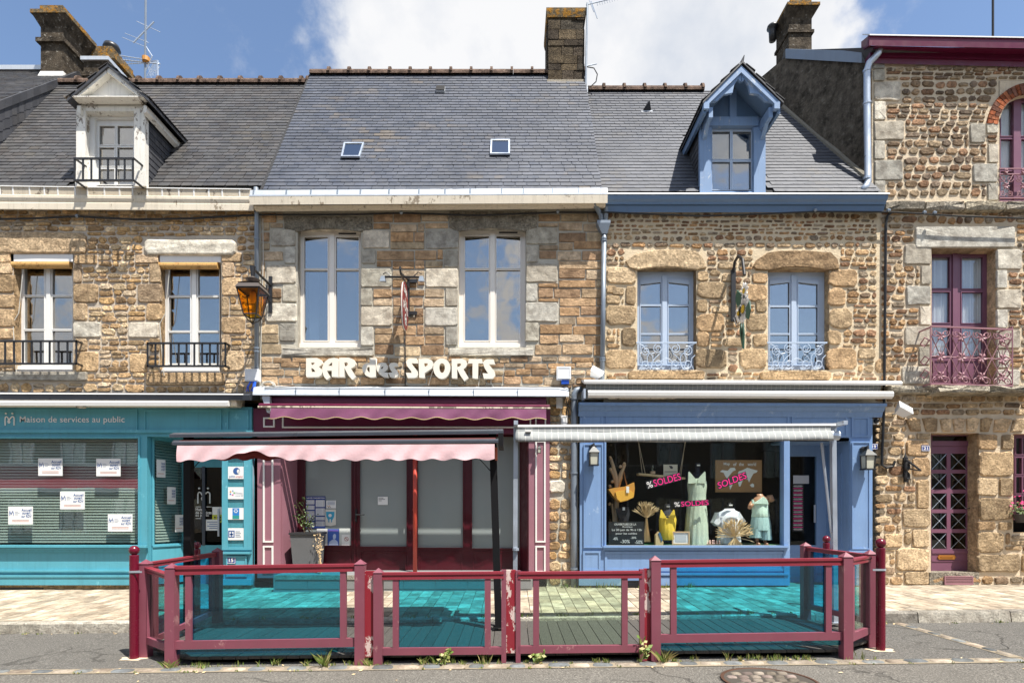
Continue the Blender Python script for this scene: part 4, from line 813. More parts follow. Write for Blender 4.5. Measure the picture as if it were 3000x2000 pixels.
for r in zq([(1565,430,1705,545),(1740,435,1825,545),(1570,560,1825,740),(1560,755,1710,885),(1725,755,1820,890),(1565,905,1820,1065),(1560,1080,1690,1140),(1720,1085,1810,1140),(1560,1160,1750,1305),(1560,1320,1875,1455),(1110,425,1208,465),(1030,480,1195,590),(1080,605,1206,745),(1110,770,1200,980),(1005,990,1205,1120),(1080,1140,1198,1270),(960,1280,1200,1440),(1020,1450,1200,1545),(870,1170,1000,1270),(1890,1320,2100,1455)], 2250, 1100, .3954): S(r, 'bigtan', **bg4)
for a in zq([(1052,312,1150,410),(1168,308,1270,412),(1290,315,1368,412),(1378,312,1462,412),(1472,308,1560,412),(1572,310,1650,412),(1668,315,1785,415),(1795,318,1900,415)], 2250, 1100, .3954):
    k = ((a[0]+a[2])/2-2797)/90*7; it.append((None, M['tanblock'], dict(prot=.035, bev=.14, pts=[(a[0]+4, a[3]), (a[2]-4, a[3]), (a[2]+2+k, a[1]+3), ((a[0]+a[2])/2+k, a[1]-1), (a[0]-2+k, a[1]+3)])))
blk = [i[0] for i in it if i[0]]+W4+[(2664, 1220, 3010, 1266), *[(3022-math.sqrt(max(0, 132**2-(372-v)**2)), v, 3022+math.sqrt(max(0, 132**2-(372-v)**2)), v+10) for v in range(240, 372, 10)]]
for r in pack([(2563, 192, 3326, 588)], blk, (18, 50), (13, 28), 5, 2, 12, 9): it.append((r, M['darkrubble'], dict(prot=R.uniform(.016, .03), rnd=.32, jit=.13, bev=.26)))
for r in pack([(2582, 618, 3326, 1130)], blk, (15, 52), (12, 28), 4.8, 2, 12, 9): it.append((r, M['brownrubble'], dict(prot=R.uniform(.016, .032), rnd=.32, jit=.14, bev=.26)))
for r in pack([(2564, 1152, 3326, 1712)], blk, (24, 70), (18, 40), 5.5, 2, 13, 10): it.append((r, M['bigtan'] if R.random() < .55 else M['brownrubble'], dict(prot=R.uniform(.018, .034), rnd=.28, jit=.11, bev=.22)))
lay(wall4, it)
# brick arch over the attic window
c = (3022, 372); n = 0
for k in range(19):
    a0 = 180+5+k*6.3; a1 = a0+5.2
    for (ra, rb) in ([(98, 128)] if k % 2 else [(98, 111), (113, 128)]):
        p = [(c[0]+ra*math.cos(math.radians(a)), c[1]+ra*1.02*math.sin(math.radians(a))) for a in (a0, a1)]+[(c[0]+rb*math.cos(math.radians(a)), c[1]+rb*1.02*math.sin(math.radians(a))) for a in (a1, a0)]
        q = MB(); q.pprism(p, -.035, .05); fix(q.build('brick', M.setdefault('brick', stone('orange red brick', [(.46,.14,.06),(.40,.12,.055),(.50,.18,.09),(.30,.14,.10)], .1, .3)), wall4))
sp = MB(); sp.pprism([(2926, 236), (3118, 236), (3118, 372)]+[(c[0]+96*math.cos(math.radians(a)), c[1]+98*math.sin(math.radians(a))) for a in range(360, 179, -12)]+[(2926, 372)], .0, .12); fix(sp.build('arch_infill', M['mort4'], wall4))
MB().box(6.85, 11.2, .62, 3.5, .3, 9.8).build('room', M['room'], h4)
# skewed side wall, its coping and chimney
sk = lambda y: 6.52-.487*y
q = MB(); pr = [(.03, 5.5), (.03, 9.97), (1.49, 11.18), (3.4, 11.18), (3.4, 5.5)]
q.add([(sk(y), y, z) for y, z in pr]+[(sk(y)+.3, y, z) for y, z in pr], [(0, 1, 2, 3, 4), (9, 8, 7, 6, 5)]+[(i, i+5, (i+1) % 5+5, (i+1) % 5) for i in range(5)]); gw = fix(q.build('side_wall', M['render'], h4))
q = MB(); q.hexa([(sk(.06)-.06, .06, 9.86), (sk(1.5)-.06, 1.5, 11.10), (sk(1.5)-.06, 1.5, 11.30), (sk(.06)-.06, .06, 10.08)], [(sk(.06)+.04, .06, 9.86), (sk(1.5)+.04, 1.5, 11.10), (sk(1.5)+.04, 1.5, 11.30), (sk(.06)+.04, .06, 10.08)]); fix(q.build('verge_board', M['zincdark'], gw))
q = MB(); q.add([(6.5, -.2, 9.93), (13, -.2, 9.93), (13, 2.5, 12.15), (5.75, 1.6, 11.35), (6.5, 6, 9), (13, 6, 9)], [(0, 1, 2, 3), (3, 2, 5, 4), (0, 3, 4), (0, 4, 5, 1)]); fix(q.build('roof', M['slate1'], h4))
q = MB(); q.tube([(sk(y)-.01, y, 7.34+1.539*(y+.2)+.02) for y in (.0, .3, .6, .9, 1.2, 1.5, 1.8)], [R.uniform(.04, .075) for _ in range(7)], 6); q.build('mortar_fillet', mortar('grey fillet mortar', (.24, .22, .18)), gw)
cx = sk(1.49); ch = MB().box(cx, cx+.48, 1.49, 2.05, 9.5, 11.95).build('chimney', M['chimrender'], h4)
MB().box(cx-.03, cx+.52, 1.46, 2.08, 11.62, 11.68).build('string_course', M['chimrender'], ch)
q = MB(); q.hexa([(cx, 1.49, 11.95), (cx+.48, 1.49, 11.95), (cx+.58, 1.4, 12.12), (cx-.08, 1.4, 12.12)], [(cx, 2.05, 11.95), (cx+.48, 2.05, 11.95), (cx+.58, 2.12, 12.12), (cx-.08, 2.12, 12.12)]); fix(q.build('corbel', M['chimrender'], ch))
MB().box(cx-.08, cx+.60, 1.38, 2.14, 12.12, 12.18).build('capstone', M['caplichen'], ch); MB().box(cx+.02, cx+.46, 1.46, 2.05, 12.18, 12.31).build('capstone', M['caplichen'], ch)
MB().lathe((cx-.15, 1.9, 12.0), [(.07,-.2),(.08,.0),(.07,.04),(.12,.07),(.11,.12),(.03,.15)], 14).build('chimney_pot', M['black'], ch, smooth=True)
# plum eaves
e4 = MB(); e4.strip(2546, 3330, [(104, -.28), (112, -.29), (134, -.28), (134, -.24), (104, -.24)], 14, -.28); e4.strip(2550, 3330, [(134.5, -.285), (136, -.27), (150, -.10), (166, -.10), (168, -.07), (186, -.05), (186, .05), (134.5, .05)], 18, -.1)
e4.obox((px(2549, -.28), -.28), (sk(.05)-.02, .1), .05, (pz(134, -.28), pz(104, -.28), pz(150, .1), pz(122, .1)))
e4 = e4.build('eaves', M['maroon'], h4); MB().strip(2545, 3330, [(100, -.31), (103.5, -.31), (103.5, -.1), (100, -.1)], 14, -.28).build('gutter_lip', M['white'], e4)
q = MB(); q.tube([P(2578, 140, -.16), P(2573, 156, -.16), P(2560, 171, -.13), P(2547, 184, -.10), P(2540, 205, -.08), P(2540, 300, -.08), P(2543, 530, -.08), P(2538, 545, -.1), P(2527, 557, -.16)], .058, 12); dp = q.build('downpipe', M['galv'], h4, smooth=True)
for v in (205, 300, 520): MB().tube([P(2540, v, -.08), P(2540, v+6, -.08)], .068, 12).build('pipe_collar', M['galv'], dp)
cur = plain('white net curtain', (.90, .90, .89), .8, spec=.1)
def curtain(par, u0, u1, v0, v1, y, m):
    q = MB(); N = 26
    f = lambda k: (px(u0+(u1-u0)*k/N, y), y+.035*math.sin(k*1.9)+.015*math.sin(k*4.3))
    for k in range(N): a, b = f(k), f(k+1); q.add([(*a, pz(v1, y)), (*b, pz(v1, y)), (*b, pz(v0, y)), (*a, pz(v0, y))], [(0, 1, 2, 3)])
    q.build('curtain', m, par, smooth=True)
M['lightpane'] = glass('net curtain pane', (.94, .96, .97), .03, 0, .1, (.85, .92, 1))
wd = window(h4, 'window', 2929, 262, 3114, 588, .15, [(2933, 300, 2968, 398), (2992, 300, 3014, 398), (3030, 300, 3108, 398), (2932, 408, 2967, 492), (2992, 408, 3014, 492), (3030, 408, 3108, 492), (2932, 502, 2967, 576), (2992, 502, 3014, 576)], M['plum'], M['lightpane'], label='plum arched attic window cut by the frame')
MB().pbox(2970, 265, 2990, 588, .125, .03).build('meeting_stile', M['plum'], wd); curtain(wd, 2932, 3108, 290, 588, .26, cur)
# attic railing
def rosette(q, u, v, r, y, m=.010):
    for k in range(6): a = k*math.pi/3; q.tube([P(u, v, y), P(u+r*.6*math.cos(a+.25), v+r*.6*math.sin(a+.25), y-.012), P(u+r*math.cos(a), v+r*math.sin(a), y)], [m*.7, m*1.5, m*.4], 5)
    q.lathe((px(u, y), y, pz(v, y)-.012), [(.005, 0), (.018, .012), (.005, .024)], 7)
y = -.02; g = MB()
for v in (492, 508, 578, 588): g.pbox(2929, v, 3112, v+3, y, .02)
g = g.build('window_guard', M['plumiron'], h4); q = MB()
for k in range(4):
    u = 2948+k*50
    for s in (-1, 1):
        q.tube([P(a, b, y) for a, b in scroll((u+s*11, 524), 10, 1.3, math.pi/2-s*1.57, s)], .007, 5); q.tube([P(a, b, y) for a, b in scroll((u+s*11, 566), 10, 1.3, -math.pi/2-s*1.57, -s)], .007, 5)
        q.tube([P(u-s*20, 512, y), P(u+s*20, 576, y)], .007, 5)
    rosette(q, u, 545, 11, y, .011); rosette(q, u, 502, 8, y)
q.build('scrollwork', M['plumiron'], g)
# balcony door
wd = window(h4, 'balcony_door', 2729, 728, 2898, 1126, .22, [(2731, 752, 2783, 844), (2818, 753, 2880, 845), (2731, 855, 2783, 945), (2818, 856, 2880, 946), (2731, 956, 2783, 1042), (2818, 956, 2880, 1042)], M['plum'], M['lightpane'], label='plum glazed balcony doors with white curtains')
for a, b in ((2733, 2782), (2818, 2880)): MB().moulding(a, 1052, b, 1112, 5, .205, .03).build('panel_moulding', M['plum'], wd)
MB().pbox(2792, 735, 2806, 1122, .195, .03).build('meeting_stile', M['plum'], wd)
curtain(wd, 2731, 2782, 735, 1048, .31, cur); curtain(wd, 2816, 2868, 735, 1048, .31, cur)
y = -.30; y2 = -.02
g = MB(); ua, ub = 2726, 2966
g.obox((px(ua, y), y), (px(ub, y), y), .03, (pz(956, y)-.01, pz(956, y)+.015, pz(966, y)-.01, pz(966, y)+.015)); g.obox((px(ua, y), y), (px(ub, y), y), .03, (pz(1124, y)-.015, pz(1124, y)+.01, pz(1130, y)-.015, pz(1130, y)+.01))
for u in (ua, ub):
    for v in (958, 1124): g.obox((px(u, y), y), (px(u, y), y2), .025, (pz(v, y)-.012, pz(v, y)+.012, pz(v, y)-.012, pz(v, y)+.012))
    g.tube([P(u, 958, y), P(u, 1128, y)], .012, 6)
balc = g.build('balcony_railing', M['plumiron'], h4); q = MB(); pitch = (ub-ua)/4
for k in range(4):
    u = ua+pitch*(k+.5); dv = 10*(k+.5)/4
    for s in (-1, 1):
        q.tube([P(a, b, y) for a, b in scroll((u+s*15, 974+dv), 11, 1.35, -math.pi/2+s*.9, s)], .009, 5); q.tube([P(a, b, y) for a, b in scroll((u+s*14, 1112+dv*.6), 11, 1.35, math.pi/2-s*.9, -s)], .009, 5)
        for h_ in (-.5, 0): q.tube([P(u+s*pitch*.5, 978+dv, y), P(u-s*pitch*.5, 1108+dv*.6, y)], .008, 5)
        q.tube([P(u, 978+dv, y), P(u+s*pitch*.5, 1043+dv, y)], .008, 5); q.tube([P(u+s*pitch*.5, 1043+dv, y), P(u, 1108+dv*.6, y)], .008, 5)
    q.tube([P(u-pitch/2, 1042+dv, y), P(u+pitch/2, 1044+dv, y)], .008, 5)
    rosette(q, u, 984+dv, 15, y-.005, .013); rosette(q, u, 1044+dv, 17, y-.005, .015); rosette(q, u, 1100+dv*.6, 15, y-.005, .013)
    q.tube([P(u, 1044+dv, y), P(u, 1016+dv, y)], [.012, .004], 5); q.tube([P(u, 1044+dv, y), P(u, 1074+dv, y)], [.012, .003], 5)
for u in (ua, ub):
    for zc_ in (995, 1050, 1090):
        zz = pz(zc_, y); q.tube([(px(u, y), y+.03, zz), (px(u, y), y+.14, zz+.08), (px(u, y), y+.25, zz)], .012, 5); q.tube([(px(u, y), y+.03, zz), (px(u, y), y+.14, zz-.08), (px(u, y), y+.25, zz)], .012, 5)
q.build('scrollwork', M['plumiron'], balc)
# front door
dl = [(a, v0, b, v0+47) for v0 in (1328, 1386, 1444, 1502, 1560) for a, b in ((2729, 2774), (2785, 2832))]
fd = MB().slab(2728, 1270, 2864, 1674, [(2731, 1276, 2852, 1291), (2729, 1306, 2851, 1672)], .24, .08).build('front_door', M['plum'], h4); tag(fd, label='plum door with ten crossed glass panes')
lf = MB().slab(2729, 1307, 2850, 1671, dl, .26, .05).build('door_leaf', M['plum'], fd)
MB().pbox(2731, 1276, 2852, 1291, .28, .006).build('pane', M['darkpane'], fd)
for a, b, c_, d in dl:
    MB().pbox(a, b, c_, d, .285, .006).build('pane', M['darkpane'], fd)
    q = MB(); q.tube([P(a, b, .272), P(c_, d, .272)], .005, 4); q.tube([P(a, d, .272), P(c_, b, .272)], .005, 4); q.lathe((px((a+c_)/2, .27), .272, pz((b+d)/2, .27)-.012), [(.004, 0), (.014, .012), (.004, .024)], 6); q.build('pane_grille', M['galv'], fd)
MB().pbox(2731, 1612, 2848, 1620, .245, .03).build('weather_rail', M['plum'], fd); MB().pbox(2731, 1640, 2848, 1644, .25, .02).build('weather_rail', M['plum'], fd)
q = MB(); q.pprism([(2748, 1631), (2752, 1625), (2797, 1625), (2801, 1631), (2797, 1638), (2752, 1638)], .24, .03); lb = q.build('letter_slot', plain('copper letter plate', (.66, .29, .07), .3, .7), fd); MB().pbox(2757, 1629, 2792, 1634, .232, .02).build('flap', plain('copper flap', (.5, .21, .05), .3, .7), fd)
q = MB(); q.pbox(2838, 1476, 2843, 1508, .245, .02); q.tube([P(2840, 1488, .24), P(2840, 1488, .19), P(2832, 1490, .19)], .009, 6); q.build('door_handle', M['black'], fd)
st = MB(); st.pbox(2724, 1676, 2868, 1716, -.03, .5); st.build('door_step', M['darkgranite'], h4)
vg = MB().moulding(2768, 1687, 2852, 1712, 3, -.055, .03).build('vent_grille', M['plumiron'], h4)
for k in range(4): MB().pbox(2771, 1691.5+k*5, 2849, 1694.5+k*5, -.05, .03).build('slat', M['plumiron'], vg)
wd = window(h4, 'window', 2971, 1272, 3108, 1522, .12, [(a, v, a+17 if a < 3000 else a+35, v+48) for v in (1282, 1340, 1396, 1452) for a in (2977, 2998, 3046)], M['plum'], M['lightpane'], label='small plum window cut by the frame')
# ================================================================== ground
mb = MB()
xs = [-120, -40, -12, -6, 0, 6, 12, 40, 120]
for a, b in zip(xs, xs[1:]): mb.add([(a, -120, gx(a)), (b, -120, gx(b)), (b, 30, gx(b)), (a, 30, gx(a))], [(0, 1, 2, 3)])
road = mb.build('road', M['asphalt'], kind='structure')
mb = MB()
for a, b in ((-30, 5.30), (5.36, 30)): mb.add([(a, -4.40, gx(a)+.004), (b, -4.40, gx(b)+.004), (b, -2.45, gx(b)+.004), (a, -2.45, gx(a)+.004)], [(0, 1, 2, 3)])
lane = mb.build('parking_lane', M['asphalt2'], kind='structure')
def clump(c, r, h, n, mb, mat=None, w=.006, flop=.6):
    for i in range(n):
        a = R.uniform(0, 6.283); rr = r*math.sqrt(R.random()); x, y = c[0]+rr*math.cos(a), c[1]+rr*math.sin(a); hh = h*R.uniform(.4, 1.1); b = R.uniform(0, 6.283); f = hh*flop*R.random(); ww = w*R.uniform(.6, 1.3); pw = Vector((math.cos(b+1.57)*ww, math.sin(b+1.57)*ww, 0)); d = Vector((math.cos(b)*f, math.sin(b)*f, 0)); p = Vector((x, y, c[2]))
        mb.add([p-pw, p+pw, p+d*.4+pw*.7+Vector((0, 0, hh*.6)), p+d+Vector((0, 0, hh)), p+d*.4-pw*.7+Vector((0, 0, hh*.6))], [(0, 1, 2, 3, 4)])
# rows of setts that edge the parking bays
setts = bpy.data.objects.new('sett_row', bpy.data.meshes.new('sett_row')); put(setts); setts['kind'] = 'structure'
bed = MB(); bed.add([(-30, -4.54, gx(-30)+.006), (30, -4.54, gx(30)+.006), (30, -4.36, gx(30)+.006), (-30, -4.36, gx(-30)+.006)], [(0, 1, 2, 3)]); bed.add([(5.26, -4.355, gx(5.3)+.008), (5.40, -4.355, gx(5.4)+.008), (5.40, -2.53, gx(5.4)+.008), (5.26, -2.53, gx(5.3)+.008)], [(0, 1, 2, 3)])
bed.build('sett_bed', M['joint'], setts)
def sett(cx, cy, lx, ly, m, par):
    z = gx(cx); q = MB(); n = 9; pts = []
    for k in range(n): a = 2*math.pi*k/n; ca, sa = math.cos(a), math.sin(a); pts.append((cx+lx/2*math.copysign(abs(ca)**.5, ca)*R.uniform(.9, 1.02), cy+ly/2*math.copysign(abs(sa)**.6, sa)*R.uniform(.85, 1.05)))
    q.add([(x, y, z) for x, y in pts]+[(cx+(x-cx)*.88, cy+(y-cy)*.85, z+.016) for x, y in pts]+[(cx, cy, z+.02)], [(i, (i+1) % n, n+(i+1) % n, n+i) for i in range(n)]+[(n+i, n+(i+1) % n, 2*n) for i in range(n)])
    q.build('sett', m, par, smooth=True)
x = -6.2; k = 0
while x < 6.2:
    l = R.uniform(.19, .27); sett(x+l/2, -4.45+R.uniform(-.015, .015), l-.012, R.uniform(.11, .15), M['sett_grey'] if k % 2 else M['sett_light'], setts); x += l; k += 1
y = -4.3
while y < -2.55: l = R.uniform(.18, .23); sett(5.33+R.uniform(-.01, .01), y+l/2, R.uniform(.10, .13), l-.015, M['sett_grey'] if k % 2 else M['sett_light'], setts); y += l; k += 1
# kerb of granite lengths
kerb = MB().box(-30, 30, -2.36, -2.33, -.4, -.3).build('kerb', M['granitekerb'], kind='structure')
xs = [-10.5, -9.3, -8.2, -6.53, -5.1, -3.8, -2.4, -1.1, .3, 1.6, 2.9, 4.2, 4.78, 5.62, 6.9, 7.9, 9.2, 10.5]
for a, b in zip(xs, xs[1:]):
    a += .006; b -= .006; f = R.uniform(-.015, .015); q = MB(); za, zb_ = gx(a), gx(b); h = .15
    q.hexa([(a, -2.53+f, za-.1), (b, -2.53+f, zb_-.1), (b, -2.50+f, zb_+h-.02), (a, -2.50+f, za+h-.02)], [(a, -2.345, za-.1), (b, -2.345, zb_-.1), (b, -2.345, zb_+h-.02), (a, -2.345, za+h-.02)])
    q.hexa([(a, -2.50+f, za+h-.02), (b, -2.50+f, zb_+h-.02), (b, -2.485+f, zb_+h), (a, -2.485+f, za+h)], [(a, -2.345, za+h-.02), (b, -2.345, zb_+h-.02), (b, -2.345, zb_+h), (a, -2.345, za+h)]); q.build('kerb_stone', M['granitekerb'], kerb)
# pavement of long stone slabs
mb = MB(); xs = [-30+2*i for i in range(31)]
for a, b in zip(xs, xs[1:]): mb.add([(a, -2.345, gp(a, -2.345)-.012), (b, -2.345, gp(b, -2.345)-.012), (b, .9, gp(b, 0)-.012), (a, .9, gp(a, 0)-.012)], [(0, 1, 2, 3)])
pave = mb.build('pavement', M['joint'], kind='structure'); sl_ = []
x = -9.6
while x < 9.6:
    wd_ = R.uniform(.155, .20); y = -2.34+R.uniform(-.3, 0)
    while y < .02:
        l = R.uniform(.22, .46); y0, y1 = max(y, -2.34), min(y+l, .04); y += l
        if y1-y0 > .05: sl_.append((x+.004, x+wd_-.004, y0+.004, y1-.004))
    x += wd_
def vis(s): c = (s[2]+s[3])/2+DCAM; u = 1500+(s[0]+s[1])/2*FPX/c; return (s[1]-s[0])*(s[3]-s[2])/c**3 if -20 < u < 3020 else -1
sl_.sort(key=vis, reverse=True); rest = MB()
def slabgeo(q, s):
    x0, x1, y0, y1 = s; dz = R.uniform(-.003, .004); e = .006; top = lambda x, y: gp(x, y)+dz
    q.add([(x0, y0, top(x0, y0)-.03), (x1, y0, top(x1, y0)-.03), (x1, y1, top(x1, y1)-.03), (x0, y1, top(x0, y1)-.03), (x0, y0, top(x0, y0)-.004), (x1, y0, top(x1, y0)-.004), (x1, y1, top(x1, y1)-.004), (x0, y1, top(x0, y1)-.004), (x0+e, y0+e, top(x0, y0)), (x1-e, y0+e, top(x1, y0)), (x1-e, y1-e, top(x1, y1)), (x0+e, y1-e, top(x0, y1))],
        [(0, 1, 5, 4), (1, 2, 6, 5), (2, 3, 7, 6), (3, 0, 4, 7), (4, 5, 9, 8), (5, 6, 10, 9), (6, 7, 11, 10), (7, 4, 8, 11), (8, 9, 10, 11)]); return q
for k, s in enumerate(sl_):
    if k < 300: slabgeo(MB(), s).build('paving_slab', M['paver'], pave)
    else: slabgeo(rest, s)
rest.build('small_slabs', M['paver'], pave, kind='stuff')
# manhole filled with setts
mc = (2.40, -5.05); mh = thing('manhole_cover', 'round manhole cover filled with stone setts inside a rusty ring', 'manhole cover', (mc[0], mc[1], gx(mc[0])))
q = MB(); n = 40; zc_ = gx(mc[0])
rv = [(r, z) for r, z in ((.43, .004), (.43, .010), (.405, .012), (.40, .004))]
q.add([(mc[0]+r*math.cos(2*math.pi*k/n), mc[1]+r*math.sin(2*math.pi*k/n), zc_+z) for r, z in rv for k in range(n)], [(i*n+k, i*n+(k+1) % n, (i+1)*n+(k+1) % n, (i+1)*n+k) for i in range(3) for k in range(n)]); q.build('ring', plain('rusty iron', (.10, .05, .03), .7, .4, .4), mh)
q = MB(); q.add([(mc[0]+.40*math.cos(2*math.pi*k/n), mc[1]+.40*math.sin(2*math.pi*k/n), zc_+.005) for k in range(n)], [tuple(range(n))]); q.build('joint_bed', plain('dark joint', (.06, .05, .04), .9), mh)
for i in range(-3, 4):
    for j in range(-3, 4):
        cx, cy = mc[0]+i*.112+(.03 if j % 2 else 0), mc[1]+j*.112
        if math.hypot(cx-mc[0], cy-mc[1]) < .335: sett(cx, cy, .10, .10, M['sett_light2'] if 'sett_light2' in M else M.setdefault('sett_light2', stone('pinkish grey sett', [(.19,.17,.145),(.23,.205,.18),(.21,.175,.165),(.17,.16,.145)], .2, .5, bumps=.2)), mh)

# ================================================================== shopfronts (parts of their houses)
def board(mb, u0, v0, u1, v1, y, th): return mb.pbox(u0, v0, u1, v1, y, th)
def framed(par, nm, mat, u0, v0, u1, v1, y, wd=5, th=.02, m2=None):      # raised moulding round a sunk panel
    MB().moulding(u0, v0, u1, v1, wd, y-th, th+.004).build('panel_moulding', m2 or mat, par); MB().pbox(u0+wd, v0+wd, u1-wd, v1-wd, y-.006, .01).build('panel', mat, par)
# --- teal
y = -.13
s1 = MB().slab(-330, 1192, 737, 1712, [(-320, 1283, 404, 1596), (431, 1278, 655, 1712)], y, .12).build('shopfront', M['teal'], h1, label='teal painted timber shopfront with a recessed corner door')
framed(s1, 'p', M['teal'], -200, 1198, 402, 1258, y, 4); framed(s1, 'p', M['teal'], 421, 1200, 648, 1262, y, 5); framed(s1, 'p', M['teal'], 664, 1200, 728, 1262, y, 5)
for v0, v1, yy in ((1258, 1267, -.17), (1597, 1603, -.22), (1604, 1609, -.19), (1609, 1616, -.165), (1669, 1675, -.17), (1684, 1690, -.19), (1690, 1713, -.175)): MB().pbox(-330, v0, 428 if v0 > 1500 else 739, v1, yy, -y+abs(yy)-.12+.02 if False else .06).build('moulding', M['teal'], s1)
MB().pbox(-330, 1712.5, 430, 1735, -.09, .1).build('plinth', M['tanblock'], s1)
MB().pbox(-320, 1283, 404, 1596, -.075, .006).build('pane', M['mirrorpane'], s1)
MB().moulding(-325, 1278, 409, 1601, 5, -.15, .03).build('glazing_bead', M['teal'], s1)
# slanted return window and the door at the back of the recess
A = (px(431, y), y+.12); B = (px(541, .55), .55); yd = .55
q = MB(); z0, z1 = pz(1712, 0), pz(1275, -.1)
zs, zt2 = pz(1594, 0), pz(1288, 0)
q.obox(A, B, .06, (z0, zs, z0, zs)); q.obox(A, B, .06, (zt2, z1, zt2, z1))
e = lambda t: (A[0]+(B[0]-A[0])*t, A[1]+(B[1]-A[1])*t)
q.obox(A, e(.06), .06, (zs, zt2, zs, zt2)); q.obox(e(.93), B, .06, (zs, zt2, zs, zt2)); q.obox(A, B, .10, (zs-.05, zs-.02, zs-.05, zs-.02)); q.obox(A, B, .09, (zs-.42, zs-.39, zs-.42, zs-.39)); rt = q.build('return_window', M['teal'], s1)
q = MB(); q.obox(e(.06), e(.93), .008, (zs, zt2, zs, zt2)); q.build('pane', M['mirrorpane'], s1)
dr = MB().slab(538, 1275, 668, 1735, [(560, 1368, 655, 1596)], yd, .06).build('shop_door', M['teal'], s1)
MB().pbox(560, 1368, 655, 1596, yd+.03, .006).build('pane', M['darkpane'], s1); MB().pbox(637, 1490, 642, 1570, yd-.05, .02).build('door_handle', M['galv'], s1); MB().slab(592, 1366, 600, 1597, [], yd-.01, .03).build('glazing_bar', M['darkgrey'], s1)
q = MB(); q.box(px(655, y), px(655, y)+.03, y+.12, yd, .2, pz(1275, y)); q.box(px(655, y)-.0, px(737, y), y, y+.02, pz(1276, y), pz(1275, y)); q.build('reveal_panel', M['teal'], s1)
MB().box(px(431, y), px(655, y), y+.12, yd+.05, pz(1275, y), pz(1272, y)).build('recess_ceiling', M['teal'], s1)
MB().box(px(431, y), px(668, yd), y+.0, yd, .12, .225).build('recess_floor', M['joint'], s1)
# pilaster with a notice case
MB().slab(650, 1330, 736, 1610, [(667, 1340, 714, 1602)], y-.03, .035).build('notice_case', M['teal'], s1); MB().pbox(667, 1340, 714, 1602, y+.05, .01).build('case_back', plain('dark teal case', (.01, .05, .06), .6), s1); MB().pbox(667, 1340, 714, 1602, y-.015, .005).build('pane', M['shoppane'], s1)
MB().pbox(646, 1616, 732, 1622, y-.07, .08).build('moulding', M['teal'], s1); framed(s1, 'p', M['teal'], 662, 1628, 722, 1688, y-.02, 4); MB().pbox(644, 1696, 736, 1713, y-.06, .08).build('plinth', M['teal'], s1); MB().pbox(648, 1713, 736, 1730, y-.02, .1).build('plinth', M['darkgranite'], s1)
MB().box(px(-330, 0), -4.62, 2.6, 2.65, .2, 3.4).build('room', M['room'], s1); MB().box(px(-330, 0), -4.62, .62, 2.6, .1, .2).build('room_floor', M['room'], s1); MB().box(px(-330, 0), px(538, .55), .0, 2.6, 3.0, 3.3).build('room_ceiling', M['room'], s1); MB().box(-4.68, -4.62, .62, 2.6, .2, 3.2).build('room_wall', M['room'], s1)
vg = MB().pbox(0, 1720, 126, 1729, -.10, .02).build('vent_grille', M['black'], s1)
# canopy over the teal shop
cv = MB(); cv.strip(-330, 762, [(1150, -.40), (1153, -.42), (1168, -.40), (1168, .02), (1146, .02)], 4); cv = cv.build('canopy', M['darkgrey'], h1); MB().strip(-330, 745, [(1149, -.425), (1152, -.43), (1152, -.3), (1149, -.3)], 4).build('canopy_lip', M['white'], cv)
# --- bar
y = -.10
s2 = MB().slab(742, 1196, 1612, 1268, [], y, .12).build('shopfront', M['maroon'], h2, label='crimson and mauve timber bar front with glazed doors')
MB().moulding(771, 1222, 804, 1251, 4, y-.02, .03).build('panel_moulding', M['white'], s2); MB().moulding(826, 1200, 1556, 1253, 4, y-.02, .03).build('panel_moulding', M['white'], s2); MB().moulding(1568, 1222, 1600, 1251, 4, y-.02, .03).build('panel_moulding', M['white'], s2)
for u0, u1, in ((754, 822), (1549, 1610)):
    MB().pbox(u0, 1268, u1, 1692, y, .12).build('pilaster', M['mauve'], s2); c = (u0+u1)/2-(3 if u0 < 1000 else -4)
    for v0, v1 in ((1290, 1588), (1598, 1676)): MB().moulding(c-15, v0, c+15, v1, 4.5, y-.02, .03).build('panel_moulding', M['white'], s2)
yr_ = .42
# splayed jambs
for a, b, s in ((px(822, y), px(868, yr_), 1), (px(1549, y), px(1527, yr_), -1)):
    q = MB(); q.obox((a, y+.02), (b, yr_), .04, (pz(1692, 0), pz(1262, 0), pz(1692, 0), pz(1262, 0))); q.build('jamb_panel', M['mauve'] if s > 0 else M['crimson'], s2)
    if s > 0:
        dx, dy = b-a, yr_-y
        e = lambda t: (a+dx*t+.004, y+.02+(dy-.02)*t-.025)
        for v0, v1 in ((1290, 1583), (1598, 1680)):
            q = MB(); q.obox(e(.08), e(.14), .02, (pz(v1, .1), pz(v0, .1), pz(v1, .1), pz(v0, .1))); q.obox(e(.86), e(.92), .02, (pz(v1, .3), pz(v0, .3), pz(v1, .3), pz(v0, .3))); q.obox(e(.08), e(.92), .02, (pz(v1, .1), pz(v1-5, .1), pz(v1, .3), pz(v1-5, .3))); q.obox(e(.08), e(.92), .02, (pz(v0+5, .1), pz(v0, .1), pz(v0+5, .3), pz(v0, .3))); q.build('panel_moulding', M['white'], s2)
gl = [(894, 1275, 1029, 1597), (1054, 1275, 1191, 1600), (1224, 1275, 1356, 1603), (1383, 1275, 1522, 1605)]
fr = MB().slab(862, 1262, 1560, 1700, gl, yr_, .07).build('glazed_front', M['crimson'], s2)
for a, b, c_, d in gl:
    MB().pbox(a, b, c_, d, yr_+.03, .01).build('frosted_pane', M['frost'], s2); MB().moulding(a-4, b, c_+4, d+4, 4, yr_-.015, .03).build('glazing_bead', M['crimson'], s2)
    MB().moulding(a+1, 1614, c_-1, 1676, 4, yr_-.012, .02).build('panel_moulding', M['crimson'], s2)
MB().pbox(1036, 1275, 1042, 1695, yr_-.02, .03).build('meeting_stile', M['crimson'], s2)
